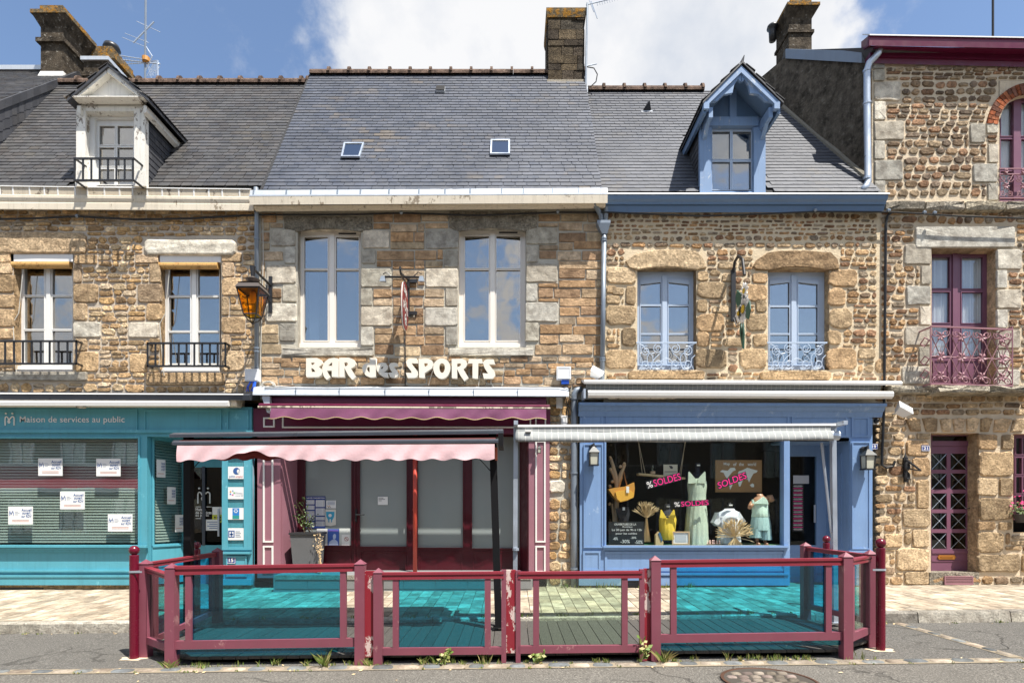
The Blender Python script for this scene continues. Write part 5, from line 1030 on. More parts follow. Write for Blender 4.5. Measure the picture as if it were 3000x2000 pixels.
q = MB(); q.pbox(1040, 1490, 1045, 1528, yr_-.03, .02); q.tube([P(1042, 1507, yr_-.03), P(1042, 1507, yr_-.08), P(1068, 1507, yr_-.08)], .011, 6); q.build('door_handle', M['black'], s2)
MB().box(px(822, y), px(1549, y), y+.02, yr_, pz(1262, y), pz(1255, y)).build('recess_ceiling', M['maroon'], s2)
stp = MB(); stp.box(px(806, -.35), px(1560, -.35), -.42, yr_+.05, .12, pz(1684, -.42)); stp = stp.build('tiled_step', plain('grey floor tile', (.24, .25, .25), .5), s2)
for k in range(8): u = 806+94*k; MB().pbox(u+1, 1699, min(u+93, 1556), 1724, -.428, .01).build('tile', plain('grey riser tile', (.21, .22, .22), .4) if 'tile' not in M else M['tile'], stp)
MB().pbox(806, 1684, 1556, 1697, -.44, .02).build('step_nosing', M['granitekerb'], stp)
q = MB(); x = px(1216, .1); q.tube([(x, .1, pz(1685, .1)), (x, .1, pz(1250, .1))], .039, 12); q.build('support_pole', M['redpole'], s2, smooth=True)
q = MB(); q.tube([(x, .1, pz(1494, .1)), (x, .1, pz(1490, .1))], .045, 12); q.build('pole_collar', M['redpole'], s2)
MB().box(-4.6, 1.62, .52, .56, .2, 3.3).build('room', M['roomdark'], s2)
cv = MB(); cv.strip(768, 1660, [(1130, -.03), (1134, -.34), (1154, -.38), (1157, -.38), (1157, .02), (1130, .02)], 4); cv = cv.build('canopy', M['zinc'], h2)
for u in (865, 993, 1127, 1256, 1387, 1516): MB().pbox(u, 1134+(u-768)*.0045, u+1.6, 1156+(u-768)*.0045, -.385, .02).build('seam', M['zincdark'], cv)
q = MB(); q.pprism([(768, 1134), (790, 1160), (790, 1208), (782, 1208), (768, 1165)], -.34, .30); fix(q.build('canopy_end', M['zinc'], cv))
# --- blue
y = -.14
s3 = MB().slab(1699, 1218, 2556, 1712, [(1776, 1262, 2298, 1598), (2313, 1290, 2488, 1712)], y, .13).build('shopfront', M['blue'], h3, label='sky blue timber shopfront with display window and recessed door')
cv = MB(); cv.strip(1692, 2567, [(1178, -.30), (1186, -.30), (1190, -.25), (1200, -.22), (1204, -.19), (1219, -.16), (1219, .0), (1178, .0)], 3); cv.build('entablature', M['blue'], s3)
framed(s3, 'p', M['blue'], 1709, 1214, 1767, 1262, y, 5); framed(s3, 'p', M['blue'], 1776, 1214, 2312, 1259, y, 5); framed(s3, 'p', M['blue'], 2320, 1218, 2484, 1280, y, 6); framed(s3, 'p', M['blue'], 2496, 1220, 2548, 1280, y, 6)
framed(s3, 'p', M['blue'], 1710, 1300, 1766, 1604, y-.01, 3); framed(s3, 'p', M['blue'], 1708, 1613, 1760, 1672, y-.01, 6)
MB().pbox(2492, 1292, 2552, 1614, y-.03, .04).build('pilaster', M['blue'], s3); framed(s3, 'p', M['blue'], 2497, 1294, 2549, 1608, y-.03, 3)
framed(s3, 'p', M['blue'], 1772, 1614, 2300, 1672, y, 7)
for v0, v1, u0, u1, yy in ((1598, 1604, 1768, 2312, -.22), (1605, 1611, 1768, 2306, -.19), (1678, 1684, 1698, 2312, -.19), (1690, 1714, 1696, 2314, -.17), (1612, 1618, 2488, 2558, -.19), (1690, 1714, 2486, 2558, -.18)): MB().pbox(u0, v0, u1, v1, yy, .07).build('moulding', M['blue'], s3)
MB().pbox(1697, 1714.5, 2558, 1738, -.11, .12).build('plinth', M['darkgranite'], s3)
vg = MB().moulding(1838, 1700, 1875, 1722, 2, -.20, .03).build('vent_grille', M['black'], s3)
for k in range(5): MB().pbox(1840, 1703+k*4, 1873, 1705+k*4, -.195, .02).build('slat', M['black'], vg)
MB().pbox(1776, 1262, 2298, 1598, -.075, .006).build('pane', M['shoppane'], s3); MB().moulding(1771, 1258, 2302, 1602, 5, -.16, .03).build('glazing_bead', M['blue'], s3)
MB().pbox(2297, 1262, 2314, 1690, y-.03, .16).build('corner_post', M['blue'], s3)
yd = .60
dr = MB().slab(2290, 1275, 2460, 1735, [(2300, 1336, 2392, 1596)], yd, .06).build('shop_door', M['blue'], s3); MB().pbox(2300, 1336, 2392, 1596, yd+.03, .006).build('pane', M['shoppane'], s3); MB().moulding(2294, 1618, 2398, 1690, 6, yd-.015, .03).build('panel_moulding', M['blue'], s3); MB().pbox(2385, 1478, 2390, 1530, yd-.03, .02).build('door_handle', M['galv'], s3)
x = px(2488, y); q = MB(); q.box(x, x+.04, y+.13, yd, .2, pz(1285, y)); q.build('reveal_panel', M['blue'], s3); MB().box(x-.015, x, y+.22, yd-.15, .6, pz(1330, .2)).build('panel_moulding', M['blue'], s3)
x = px(2304, y); MB().box(x-.02, x+.02, y+.13, yd, .2, pz(1598, 0)).build('return_panel', M['blue'], s3); MB().box(x-.003, x+.003, y+.13, yd, pz(1598, 0), pz(1265, 0)).build('return_pane', M['shoppane'], s3)
MB().box(px(2313, y), px(2488, y), y, yd, pz(1290, y), pz(1282, y)).build('recess_ceiling', M['blue'], s3); MB().box(px(2300, y), px(2488, y), y-.02, yd, .1, .24).build('door_step', M['darkgranite'], s3)
# dim shop behind, with a green cloth on the window floor
rm = MB(); xl_, xr2 = px(1768, -.1), px(2555, 0)
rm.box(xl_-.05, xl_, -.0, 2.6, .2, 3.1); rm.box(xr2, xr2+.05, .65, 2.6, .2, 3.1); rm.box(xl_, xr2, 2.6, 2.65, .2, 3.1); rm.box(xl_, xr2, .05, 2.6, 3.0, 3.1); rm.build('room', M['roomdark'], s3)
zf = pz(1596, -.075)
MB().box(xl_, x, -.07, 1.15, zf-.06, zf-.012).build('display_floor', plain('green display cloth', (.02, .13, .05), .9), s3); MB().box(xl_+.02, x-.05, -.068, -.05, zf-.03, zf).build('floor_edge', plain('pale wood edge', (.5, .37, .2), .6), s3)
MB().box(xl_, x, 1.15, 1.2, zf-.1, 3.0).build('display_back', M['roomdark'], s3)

# ================================================================== awnings and canopies
def valance(mb, u0, u1, v0, v1, amp, waves, y, bulge=.03, dv=0, n=120, f=None):
    vs = []
    for k in range(n+1):
        t = k/n; u = u0+(u1-u0)*t; lift = f(t) if f else 0
        for j in range(4):
            s = j/3; v = v0+dv*t+(v1-v0-lift)*s+(amp*math.sin(2*math.pi*waves*t+.6)*s*s); yy = y-bulge*s*(.8+.3*math.sin(t*waves*1.9+1.3)+.25*math.sin(t*waves*4.0)*s)-.013*math.sin(t*(u1-u0)*.085+s*4+2*math.sin(t*17))*s; vs.append((px(u, y), yy, pz(v, y)))
    mb.add(vs, [(k*4+j, (k+1)*4+j, (k+1)*4+j+1, k*4+j+1) for k in range(n) for j in range(3)]); return mb
# retracted awnings fixed under the shop canopies
a1 = thing('retracted_awning', 'white rolled up awning bar under the canopy of the teal shop', 'awning', (px(100, -.4), 0, pz(1180, -.3)), 'rolled awnings over the shops')
q = MB(); q.strip(-330, 703, [(1172, -.42), (1176, -.45), (1187, -.44), (1187, -.36), (1172, -.36)], 2); q.build('front_bar', M['white'], a1); MB().strip(-330, 720, [(1168, -.36), (1186, -.34), (1192, -.20), (1192, -.03), (1168, -.03)], 2).build('cassette', M['cream'], a1); MB().pbox(222, 1187, 240, 1193, -.40, .1).build('arm_joint', M['cream'], a1)
a2 = thing('retracted_awning', 'purple bar awning rolled up under the zinc canopy with a hanging wavy valance', 'awning', (px(1200, -.4), 0, pz(1185, -.3)), 'rolled awnings over the shops')
pur = plain('purple awning cloth', (.13, .03, .085), .75); pg = M['purp'] = paint('sun faded purple cloth', (.16, .045, .105), .8, .2, dirt=.1, bump=.5)
q = MB(); z = pz(1172, -.2); q.tube([(px(795, -.2), -.2, z), (px(1600, -.2), -.2, z-.02)], .075, 14); q.build('cloth_roll', pur, a2, smooth=True)
MB().strip(788, 1606, [(1181, -.40), (1184, -.42), (1188, -.42), (1188, -.36), (1181, -.36)], 4).build('front_bar', M['maroon'], a2); MB().strip(786, 1608, [(1188.3, -.425), (1192, -.43), (1195, -.42), (1195, -.36), (1188.3, -.36)], 4).build('front_rail', M['creampeel'], a2)
q = valance(MB(), 794, 1600, 1195, 1226, 3.2, 11, -.44, .05, 3); q.build('valance', pg, a2, smooth=True)
e = MB(); e.tube([Vector((px(794+806*k/120, -.4), -.45-.05*(.8+.3*math.sin(k/120*11*1.9+1.3)+.25*math.sin(k/120*44.)), pz(1226+3*k/120+3.2*math.sin(2*math.pi*11*k/120+.6), -.4))) for k in range(121)], .006, 4); e.build('hem', plain('yellow hem', (.55, .45, .2), .8), a2)
a3 = thing('retracted_awning', 'white barred awning rolled up above the blue shopfront', 'awning', (px(2140, -.5), 0, pz(1150, -.4)), 'rolled awnings over the shops')
MB().strip(1703, 2596, [(1112, -.41), (1117, -.44), (1124, -.43), (1124, -.38), (1116, -.02), (1112, -.02)], 4).build('cover_sheet', M['white'], a3)
st_ = NT('grey striped awning cloth'); xx = st_.n('ShaderNodeSeparateXYZ'); st_.nt.links.new(st_.pos, xx.inputs[0]); k_ = st_.math('LESS_THAN', st_.math('FRACT', st_.math('MULTIPLY', xx.outputs[0], 12.2)), .10); st_.col(st_.mix(k_, st_.mix(st_.noise(6, 4), (.27, .285, .285), (.33, .345, .34)), (.52, .51, .48))); st_.bump(st_.noise(8, 3), .4, .02); M['striped'] = st_.fin(.8)
q = MB(); q.tube([(px(1718, -.25), -.25, pz(1133, -.25)), (px(2572, -.25), -.25, pz(1136, -.25))], .085, 14); q.build('cloth_roll', M['striped'], a3, smooth=True)
MB().strip(1714, 2573, [(1143, -.40), (1148, -.43), (1158, -.42), (1165, -.37), (1165, -.33), (1143, -.33)], 3).build('front_bar', M['white'], a3)
for u0, u1 in ((1816, 1978), (2309, 2520)): MB().pbox(u0, 1158, u1, 1167, -.34, .05).build('folded_arm', M['cream'], a3)
MB().pbox(1710, 1138, 1716, 1166, -.47, .3).build('end_bracket', M['galv'], a3); MB().pbox(1785, 1157, 1810, 1166, -.36, .1).build('arm_joint', M['cream'], a3)
# free standing awnings on the terrace
pink = paint('faded pink awning cloth', (.70, .47, .49), .8, .14, dirt=.12, dirtc=(.5, .25, .27), bump=.6); brn = plain('dark red brown cloth', (.10, .02, .018), .8)
a4 = thing('terrace_awning', 'free standing awning with pink wavy valance on black posts in front of the bar', 'awning', (px(980, -3.1), -3.1, .12), 'free standing terrace awnings')
def dvl(v, dv, u): return v+dv*(u-510)/964
cv = MB(); y0 = -3.20
cv.strip(510, 1474, [(1268, -2.75), (1267, -3.2), (1272, -3.30), (1281, -3.30), (1281, -2.75)], -11, -3.2); hd_ = cv.build('hood', M['darkgrey'], a4)
q = MB(); q.strip(526, 1452, [(1282, -3.05), (1284, -3.16), (1296, -3.42), (1300, -3.42), (1300, -3.0), (1282, -2.95)], -8, -3.3); q.build('rolled_cloth', brn, a4)
MB().strip(516, 1460, [(1291, -3.50), (1295, -3.54), (1302, -3.54), (1304, -3.50), (1304, -3.40), (1291, -3.40)], -6, -3.45).build('front_bar', M['darkgrey'], a4)
q = valance(MB(), 519, 1449, 1305, 1350, 3.0, 14.5, -3.548, .02, -5, 150, lambda t: 26*math.exp(-((t-.235)/.075)**2)); q.build('valance', pink, a4, smooth=True)
q = valance(MB(), 519, 1449, 1300, 1347, 3.6, 14.5, -2.62, .02, -4, 120); q.build('rear_valance', paint('dark red valance cloth', (.28, .045, .04), .8, .1), a4, smooth=True)
q = MB(); q.strip(520, 1450, [(1288, -2.62), (1292, -2.58), (1300, -2.58), (1300, -2.70), (1288, -2.70)], -8, -2.6); q.build('rear_bar', M['darkgrey'], a4)
for ut, ub, vb in ((1443, 1461, 1836), (553, 553, 1842)):
    q = MB(); xt, xb2 = px(ut, -3.1), px(ub, -3.1); zb2 = pz(vb, -3.1); zt3 = pz(1268, -3.1); h_ = .045
    q.hexa([(xb2-h_, -3.145, zb2), (xb2+h_, -3.145, zb2), (xt+h_, -3.145, zt3), (xt-h_, -3.145, zt3)], [(xb2-h_, -3.055, zb2), (xb2+h_, -3.055, zb2), (xt+h_, -3.055, zt3), (xt-h_, -3.055, zt3)]); lg = fix(q.build('post', M['blackpost'], a4)); q = MB(); q.box(xb2-.07, xb2+.07, -3.17, -3.03, zb2-.0, zb2+.012); q.build('foot_plate', M['blackpost'], lg)
    s = -1 if ut > 1000 else 1; q = MB(); q.tube([P(ut-8*-s*-1 if False else ut, 1385, -3.1), P(ut+s*60, 1320, -3.1)], .006, 5); q.build('stay_wire', M['blackpost'], a4)
MB().pbox(1450, 1310, 1457, 1347, -3.2, .12).build('end_flap', plain('orange red flap', (.6, .16, .09), .7), a4); q = MB(); q.pbox(1460, 1268, 1474, 1306, -3.35, .5); q.build('end_plate', M['blackpost'], a4)
a5 = thing('terrace_awning', 'free standing awning with rolled grey striped cloth in front of the blue shop', 'awning', (px(1970, -3.1), -3.1, .17), 'free standing terrace awnings')
MB().strip(1506, 2444, [(1244, -3.16), (1244, -3.235), (1250, -3.24), (1251, -3.16)], -4, -3.2).build('top_rail', M['white'], a5)
secs = []; N = 48
q = MB(); vs = []
for k in range(N+1):
    t = k/N; u = 1510+(2430-1510)*t; sag = 6*math.sin(math.pi*t)*.4; yy = -3.2
    for j in range(14):
        a = 2*math.pi*j/14; r1_ = .092+.006*math.sin(t*40+j); vs.append((px(u, yy), yy+r1_*.7*math.cos(a)+.075*math.sin(a), pz(1273-4*t+sag, yy)+(.098)*math.sin(a)*(1+.05*math.sin(t*23+j*2))))
q.add(vs, [(k*14+j, k*14+(j+1) % 14, (k+1)*14+(j+1) % 14, (k+1)*14+j) for k in range(N) for j in range(14)]+[tuple(range(13, -1, -1)), tuple(N*14+j for j in range(14))]); q.build('cloth_roll', M['striped'], a5, smooth=True)
MB().strip(1511, 2430, [(1251, -3.225), (1266, -3.235), (1266, -3.19), (1251, -3.19)], -4, -3.2).build('cloth_flap', M['striped'], a5)
for ut, ub, vb in ((1511, 1509, 1831), (2440, 2446, 1823)):
    q = MB(); xt, xb2 = px(ut, -3.1), px(ub, -3.1); zb2 = pz(vb, -3.1); zt3 = pz(1246, -3.1)
    q.hexa([(xb2-.028, -3.13, zb2), (xb2+.028, -3.13, zb2), (xt+.028, -3.13, zt3), (xt-.028, -3.13, zt3)], [(xb2-.028, -3.07, zb2), (xb2+.028, -3.07, zb2), (xt+.028, -3.07, zt3), (xt-.028, -3.07, zt3)]); q.obox((xt, -3.38), (xt, -2.9), .05, (zt3-.03, zt3+.02, zt3-.03, zt3+.02)); lg = fix(q.build('post', M['galv'], a5)); q = MB(); q.box(xb2-.06, xb2+.06, -3.16, -3.04, zb2, zb2+.012); q.build('foot_plate', M['galv'], lg)
q = MB(); q.tube([P(2407, 1296, -3.1), P(2436, 1560, -3.1)], .016, 6); q.build('folding_arm', M['galv'], a5); q = MB(); q.tube([P(2428, 1274, -3.2), P(2456, 1276, -3.2)], [.055, .06], 10); q.build('roller_end', M['galv'], a5)
q = MB(); q.tube([P(1511, 1604, -3.14), P(1511, 1612, -3.14)], .04, 8); q.build('clamp', M['galv'], a5)
MB().pbox(1540, 1259, 1556, 1264, -3.30, .06).build('tape_patch', M['white'], a5)
# ================================================================== terrace: deck, glass barriers, bollards
deck = thing('terrace_deck', 'low timber deck of weathered grey brown planks on the parking lane', 'deck', (0, -3.4, 0))
def front_y(x): return -4.24 if abs(x) < 3.5 else -4.24+(abs(x)-3.5)/.75*.52
x = -4.22; k = 0
while x < 4.22:
    w_ = .138; a, b = x+.004, x+w_-.004; x += w_; ya, yb2 = front_y(a), front_y(b); yk = -2.56; z = .085+.012*(a+b)/2+R.uniform(-.002, .002); zb3 = z+.022
    if abs(a) > 4.06: yk = -2.75
    q = MB(); q.hexa([(a, ya, z-.028), (b, yb2, z-.028), (b, yb2, z), (a, ya, z)], [(a, yk, zb3-.028), (b, yk, zb3-.028), (b, yk, zb3), (a, yk, zb3)]); q.build('plank', M['deck'], deck)
for yy in (-4.1, -3.5, -2.9): q = MB(); q.obox((-3.9 if yy > -4 else -3.5, yy), (3.9 if yy > -4 else 3.5, yy), .06, (-.05, .03, .04, .125)); q.build('joist', M['deckshade'], deck)
q = MB(); q.obox((-3.45, -4.12), (3.45, -4.12), .02, (-.045, .03, .043, .115)); q.build('deck_gap_shade', M['deckshade'], deck)  # added dark strip, the shaded gap under the front edge as colour
def post_geo(q, x, y, z0, z1, hw=.05, cap=True):
    q.box(x-hw, x+hw, y-hw, y+hw, z0, z1)
    if cap: q.add([(x-hw*1.12, y-hw*1.12, z1), (x+hw*1.12, y-hw*1.12, z1), (x+hw*1.12, y+hw*1.12, z1), (x-hw*1.12, y+hw*1.12, z1), (x, y, z1+.05)], [(0, 1, 4), (1, 2, 4), (2, 3, 4), (3, 0, 4), (3, 2, 1, 0)])
    return q
GRP = 'glass barrier panels round the terrace'
def barrier(label, a, b, top, bot, stiles, gm, posts=(), th=.05, lower=False, gy=0.0):
    (ua, ya), (ub, yb2) = a, b; A = Vector((px(ua, ya), ya)); B = Vector((px(ub, yb2), yb2)); D = B-A; nrm = Vector((D.y, -D.x)).normalized()
    at = lambda t: A+D*t
    lerp = lambda c, d, t: c+(d-c)*t
    T0 = [pz(v, ya) for v in top[:2]]; T1 = [pz(v, yb2) for v in top[2:]]; B0 = [pz(v, ya) for v in bot[:2]]; B1 = [pz(v, yb2) for v in bot[2:]]
    r = thing('glass_barrier', label, 'barrier', (*((A+B)/2), gx((A.x+B.x)/2)), GRP)
    def rail(nm, z, thk, m, off=0.0): q = MB(); o = nrm*off; q.obox(A+o, B+o, thk, z); return q.build(nm, m, r)
    h0_, h1_ = T0[0]-T0[1], T1[0]-T1[1]
    q = MB(); q.obox(A, B, th*1.5, (T0[0]-h0_*.34, T0[0], T1[0]-h1_*.34, T1[0])); q.obox(A, B, th*.9, (T0[1]+h0_*.36, T0[0]-h0_*.34, T1[1]+h1_*.36, T1[0]-h1_*.34)); q.obox(A, B, th*1.25, (T0[1], T0[1]+h0_*.36, T1[1], T1[1]+h1_*.36)); q.build('top_rail', M['barrail'], r)
    rail('bottom_rail', (B0[1], B0[0], B1[1], B1[0]), th, M['barred'])
    sw = .062/D.length
    for t in stiles: q = MB(); q.obox(at(t-sw/2), at(t+sw/2), th*.95, (lerp(B0[0], B1[0], t)-.001, lerp(T0[1], T1[1], t), lerp(B0[0], B1[0], t)-.001, lerp(T0[1], T1[1], t))); q.build('stile', M['barred'], r)
    t0, t1 = (stiles[0]+sw/2, stiles[-1]-sw/2) if stiles else (.02, .98); o = -nrm*.012
    q = MB(); q.obox(at(t0)+o, at(t1)+o, .008, (lerp(B0[0], B1[0], t0)-.01, lerp(T0[1], T1[1], t0), lerp(B0[0], B1[0], t1)-.01, lerp(T0[1], T1[1], t1))); q.build('glass_pane', gm, r)
    if lower: q = MB(); q.obox(at(.01)+o, at(.99)+o, .008, (B0[1]-.06, B0[1]+.01, B1[1]-.06, B1[1]+.01)); q.build('lower_pane', gm, r)
    for (u, y, vt, hw, m, z0) in posts:
        x = px(u, y); q = post_geo(MB(), x, y, gx(x) if z0 is None else z0, pz(vt, y)-(.05 if hw > .03 else 0), hw, hw > .03); q.build('post', m, r)
    return r
yF = -4.3; rd, rb = M['barred'], M['redboard']
barrier('tall teal glass barrier along the street in front of the teal shop door and planter', (505, yF), (1056, yF), (1657, 1683, 1650, 1672), (1876, 1900, 1867, 1892), [.09, .91], M['tealpane'], [(504, yF, 1648, .05, rd, None), (1056, yF, 1637, .05, rd, None)], lower=True)
barrier('low teal glass gate panel between two peeling red boards, post of the pink awning behind', (1100, yF), (1476, yF), (1676, 1697, 1673, 1693), (1896, 1917, 1893, 1914), [.16, .875], M['tealpane'], [(1109, yF, 1662, .045, rd, None), (1476, yF, 1668, .025, rd, None)])
barrier('low clear glass gate panel showing undyed deck planks', (1518, yF), (1880, yF), (1674, 1694, 1671, 1692), (1890, 1912, 1887, 1908), [.145, .86], M['clearpane'], [(1518, yF, 1670, .025, rd, None), (1880, yF, 1666, .025, rd, None)])
barrier('tall teal glass barrier along the street in front of the blue shop display', (1919, yF), (2478, yF), (1640, 1661, 1633, 1654), (1857, 1881, 1849, 1872), [.095, .905], M['tealpane'], [(1919, yF, 1626, .05, rd, None), (2478, yF, 1616, .05, rd, None)], lower=True)
barrier('short slanted clear glass barrier beside the burgundy bollard nearest the teal shop', (430, -3.87), (497, -4.27), (1659, 1674, 1681, 1696), (1862, 1882, 1886, 1908), [.06, .93], M['clearpane'], [(428, -3.87, 1637, .05, rd, None)])
barrier('short slanted clear glass barrier beside the burgundy bollard near house 21', (2490, -4.27), (2545, -3.82), (1636, 1654, 1627, 1643), (1853, 1878, 1834, 1853), [.07, .93], M['clearpane'], [(2549, -3.8, 1609, .05, rd, None)])
barrier('teal glass side barrier running back toward the teal shop door', (440, -3.82), (630, -2.66), (1645, 1661, 1617, 1629), (1868, 1886, 1783, 1796), [.06, .94], M['tealpane'], [(637, -2.62, 1603, .05, rd, .1)])
barrier('teal glass side barrier running back toward the blue shop door', (2366, -2.68), (2540, -3.78), (1601, 1612, 1622, 1636), (1767, 1781, 1808, 1825), [.06, .94], M['tealpane'], [(2360, -2.65, 1587, .05, rd, .15)])
for u0, u1, v0, v1, lb in ((1067, 1097, 1672, 1924, 'badly peeling red board between the tall teal panel and the low teal gate'), (1483, 1511, 1669, 1912, 'red board between the two low glass gates'), (1888, 1908, 1665, 1936, 'dark red weathered board beside the tall post near the blue shop')):
    MB().pbox(u0, v0, u1, v1, -4.31, .05).build('red_board', rb, label=lb, cat='board', group='red boards between the glass barriers')
def bollard(u, y, vt, z0, label, group='burgundy bollards with ball tops'):
    x = px(u, y); zt = pz(vt, y); b = thing('bollard', label, 'bollard', (x, y, z0), group); h = zt-z0
    MB().lathe((x, y, z0), [(.047, 0), (.047, h-.115), (.044, h-.105)], 18).build('shaft', M['bollard'], b, smooth=False)
    rr = .054; MB().lathe((x, y, z0), [(.03, h-.112)]+[(rr*math.sin(a), h-rr-rr*math.cos(a)) for a in [.45+i*.268 for i in range(11)]], 18).build('ball_top', M['bollard'], b, smooth=True)
    return b
b1 = bollard(393, -3.95, 1597, gx(-4.25), 'burgundy bollard at the street end of the terrace on the teal shop side')
b2 = bollard(2580, -3.97, 1576, gx(4.14), 'burgundy bollard at the street end of the terrace on the purple door side')
bollard(577, -2.1, 1586, .12, 'burgundy bollard on the pavement in front of the teal shop door'); bollard(2421, -2.1, 1568, .2, 'burgundy bollard on the pavement in front of the blue shop door')
for b, u, v, y in ((b1, 393, 1673, -3.95), (b2, 2580, 1667, -3.97)):
    x = px(u, y); z = pz(v, y); q = MB(); q.tube([(x, y, z-.011), (x, y, z+.011)], .052, 16); q.obox((x, y-.05), (x+(.12 if u < 1000 else -.12), y-.05), .006, (z-.01, z+.01, z-.01, z+.01)); q.build('pipe_clamp', M['galv'], b)
    q = MB(); n = 14; x0, y0, z0 = x, y, b.location.z+.004; q.add([(x0+.15*(1+.25*math.sin(k*2.3))*math.cos(2*math.pi*k/n), y0+.1*(1+.2*math.sin(k*1.7))*math.sin(2*math.pi*k/n), z0+.004) for k in range(n)], [tuple(range(n))]); q.build('mortar_pad', M['mort4'], b)

# ================================================================== things on the walls
M['signwhite'] = plain('ivory sign letter', (.86, .80, .68), .35)
sg = thing('bar_sign', 'raised ivory letters reading BAR des SPORTS on the stone wall', 'shop sign', (px(1170, -.1), -.05, pz(1110, -.05)))
LT = [
 ([[(130,145),(380,140),(460,178),(502,240),(490,300),(425,342),(480,400),(502,470),(480,540),(400,578),(140,580),(128,540)], [(250,250),(333,248),(305,292),(252,312)], [(252,368),(305,396),(345,460),(250,462)]], 0),
 ([[(600,640),(540,570),(500,450),(508,340),(560,230),(650,160),(760,140),(852,148),(880,190),(880,580),(722,572),(720,432),(612,432),(640,510),(690,582)], [(640,320),(690,265),(730,242),(730,325)]], 0),
 ([[(890,135),(1120,135),(1220,178),(1272,260),(1250,335),(1160,385),(1275,575),(1190,640),(1100,540),(1012,375),(1015,580),(890,580)], [(1012,245),(1072,242),(1095,285),(1060,325),(1012,335)]], 0),
 ([[(1590,140),(1732,140),(1735,580),(1600,585),(1500,540),(1432,450),(1416,375),(1440,312),(1500,270),(1590,255)], [(1590,350),(1545,350),(1525,392),(1545,440),(1590,478)]], 0),
 ([[(1742,330),(1790,270),(1870,245),(1960,260),(2012,330),(1998,408),(1915,470),(2020,480),(2010,585),(1900,575),(1800,500),(1748,410)], [(1850,372),(1880,342),(1908,346),(1902,370),(1862,400)]], 0),
 ([[(2030,310),(2078,262),(2150,245),(2220,265),(2245,325),(2160,345),(2165,375),(2230,440),(2252,515),(2222,575),(2150,590),(2060,580),(2022,480),(2110,475),(2060,400)]], 0),
 ([[(150,230),(190,172),(260,150),(395,150),(435,270),(282,262),(305,305),(420,450),(432,525),(400,580),(330,598),(190,598),(148,480),(280,485),(268,440),(180,330)]], 1),
 ([[(440,160),(660,155),(748,200),(785,280),(755,375),(580,490),(585,600),(455,592)], [(570,262),(645,262),(650,308),(578,350)]], 1),
 ([[(975+198*math.cos(a)*(1-.06*math.sin(a)), 385+232*math.sin(a)) for a in [i*.262 for i in range(24)]], [(980+66*math.cos(-a)*(1-.1*math.sin(-a)), 372+112*math.sin(-a)) for a in [i*.393 for i in range(16)]]], 1),
 ([[(1200,165),(1440,160),(1530,200),(1562,270),(1535,345),(1472,400),(1590,600),(1490,670),(1400,540),(1325,392),(1330,610),(1205,602)], [(1328,270),(1400,265),(1420,295),(1390,330),(1328,352)]], 1),
 ([[(1600,165),(1895,165),(1922,268),(1815,265),(1805,615),(1680,602),(1680,265),(1572,270)]], 1),
 ([[(1918,250),(1960,192),(2030,170),(2165,175),(2202,290),(2060,285),(2082,322),(2190,460),(2207,540),(2150,610),(1940,615),(1912,490),(2040,500),(1958,370)]], 1)]
for loops, side in LT:
    o = outline('letter', [[(880+290*side+a/7.84, 1030+b/7.84) for a, b in lp] for lp in loops], -.15, .09, M['signwhite'], sg)
q = MB(); q.tube([P(1195, 1071, -.05), P(1440, 1074, -.05)], .010, 6); q.build('fixing_rail', M['creampeel'], sg)
# street lantern
ln = thing('street_lantern', 'wrought iron street lantern with amber glass on a wall bracket', 'lantern', (-4.40, 0, pz(865, 0)))
X = -4.40
MB().box(X-.03, X+.03, -.05, -.01, pz(918, 0), pz(812, 0)).build('wall_plate', M['black'], ln)
q = MB(); ztop = 1.6+(1500-786)*9.56/1650; q.tube([(X, -.05, pz(838, 0)), (X, -.74, ztop)], .022, 8); q.tube([(X, -.74, ztop+.03), (X, -.74, ztop-.16)], [.05, .03], 8); q.tube([(X, -.05, pz(890, 0)), (X, -.16, pz(880, 0)), (X, -.22, pz(850, 0)), (X, -.12, pz(828, 0))], .012, 6); q.tube([(X, -.06, pz(870, 0)), (X, -.3, pz(868, 0)-.05), (X, -.48, ztop-.16)], .010, 6); q.build('bracket', M['black'], ln)
yL, zr_ = -.74, pz(852, -.74)
def frus(q, za, ra, zb_, rb_): q.add([(X-ra, yL-ra, za), (X+ra, yL-ra, za), (X+ra, yL+ra, za), (X-ra, yL+ra, za), (X-rb_, yL-rb_, zb_), (X+rb_, yL-rb_, zb_), (X+rb_, yL+rb_, zb_), (X-rb_, yL+rb_, zb_)], [(0, 1, 5, 4), (1, 2, 6, 5), (2, 3, 7, 6), (3, 0, 4, 7), (4, 5, 6, 7), (3, 2, 1, 0)])
q = MB(); frus(q, zr_, .205, zr_+.08, .165); frus(q, zr_+.09, .175, zr_+.12, .10); q.lathe((X, yL, zr_+.13), [(.06, 0), (.11, .05), (.12, .06), (.07, .08), (.03, .11)], 12); q.build('roof', plain('bronze lantern roof', (.13, .11, .10), .4, .4), ln)
zb4 = pz(925, yL); rt_, rb5 = .188, .108
q = MB()
for sx in (-1, 1):
    for sy in (-1, 1): q.tube([(X+sx*rt_, yL+sy*rt_, zr_), (X+sx*rb5, yL+sy*rb5, zb4)], .011, 5)
for z, r_ in ((zr_-.012, rt_), (zb4, rb5)):
    c4 = [(X-r_, yL-r_, z), (X+r_, yL-r_, z), (X+r_, yL+r_, z), (X-r_, yL+r_, z)]
    for a, b in zip(c4, c4[1:]+c4[:1]): q.tube([a, b], .012, 5)
for sx in (-1, 1):
    for sy in (-1, 1): q.tube([(X+sx*rb5, yL+sy*rb5, zb4), (X+sx*.06, yL+sy*.06, zb4-.08), (X, yL, zb4-.12)], .009, 5)
q.lathe((X, yL, zb4-.15), [(.01, 0), (.04, .03), (.01, .06)], 8); q.build('frame', M['black'], ln)
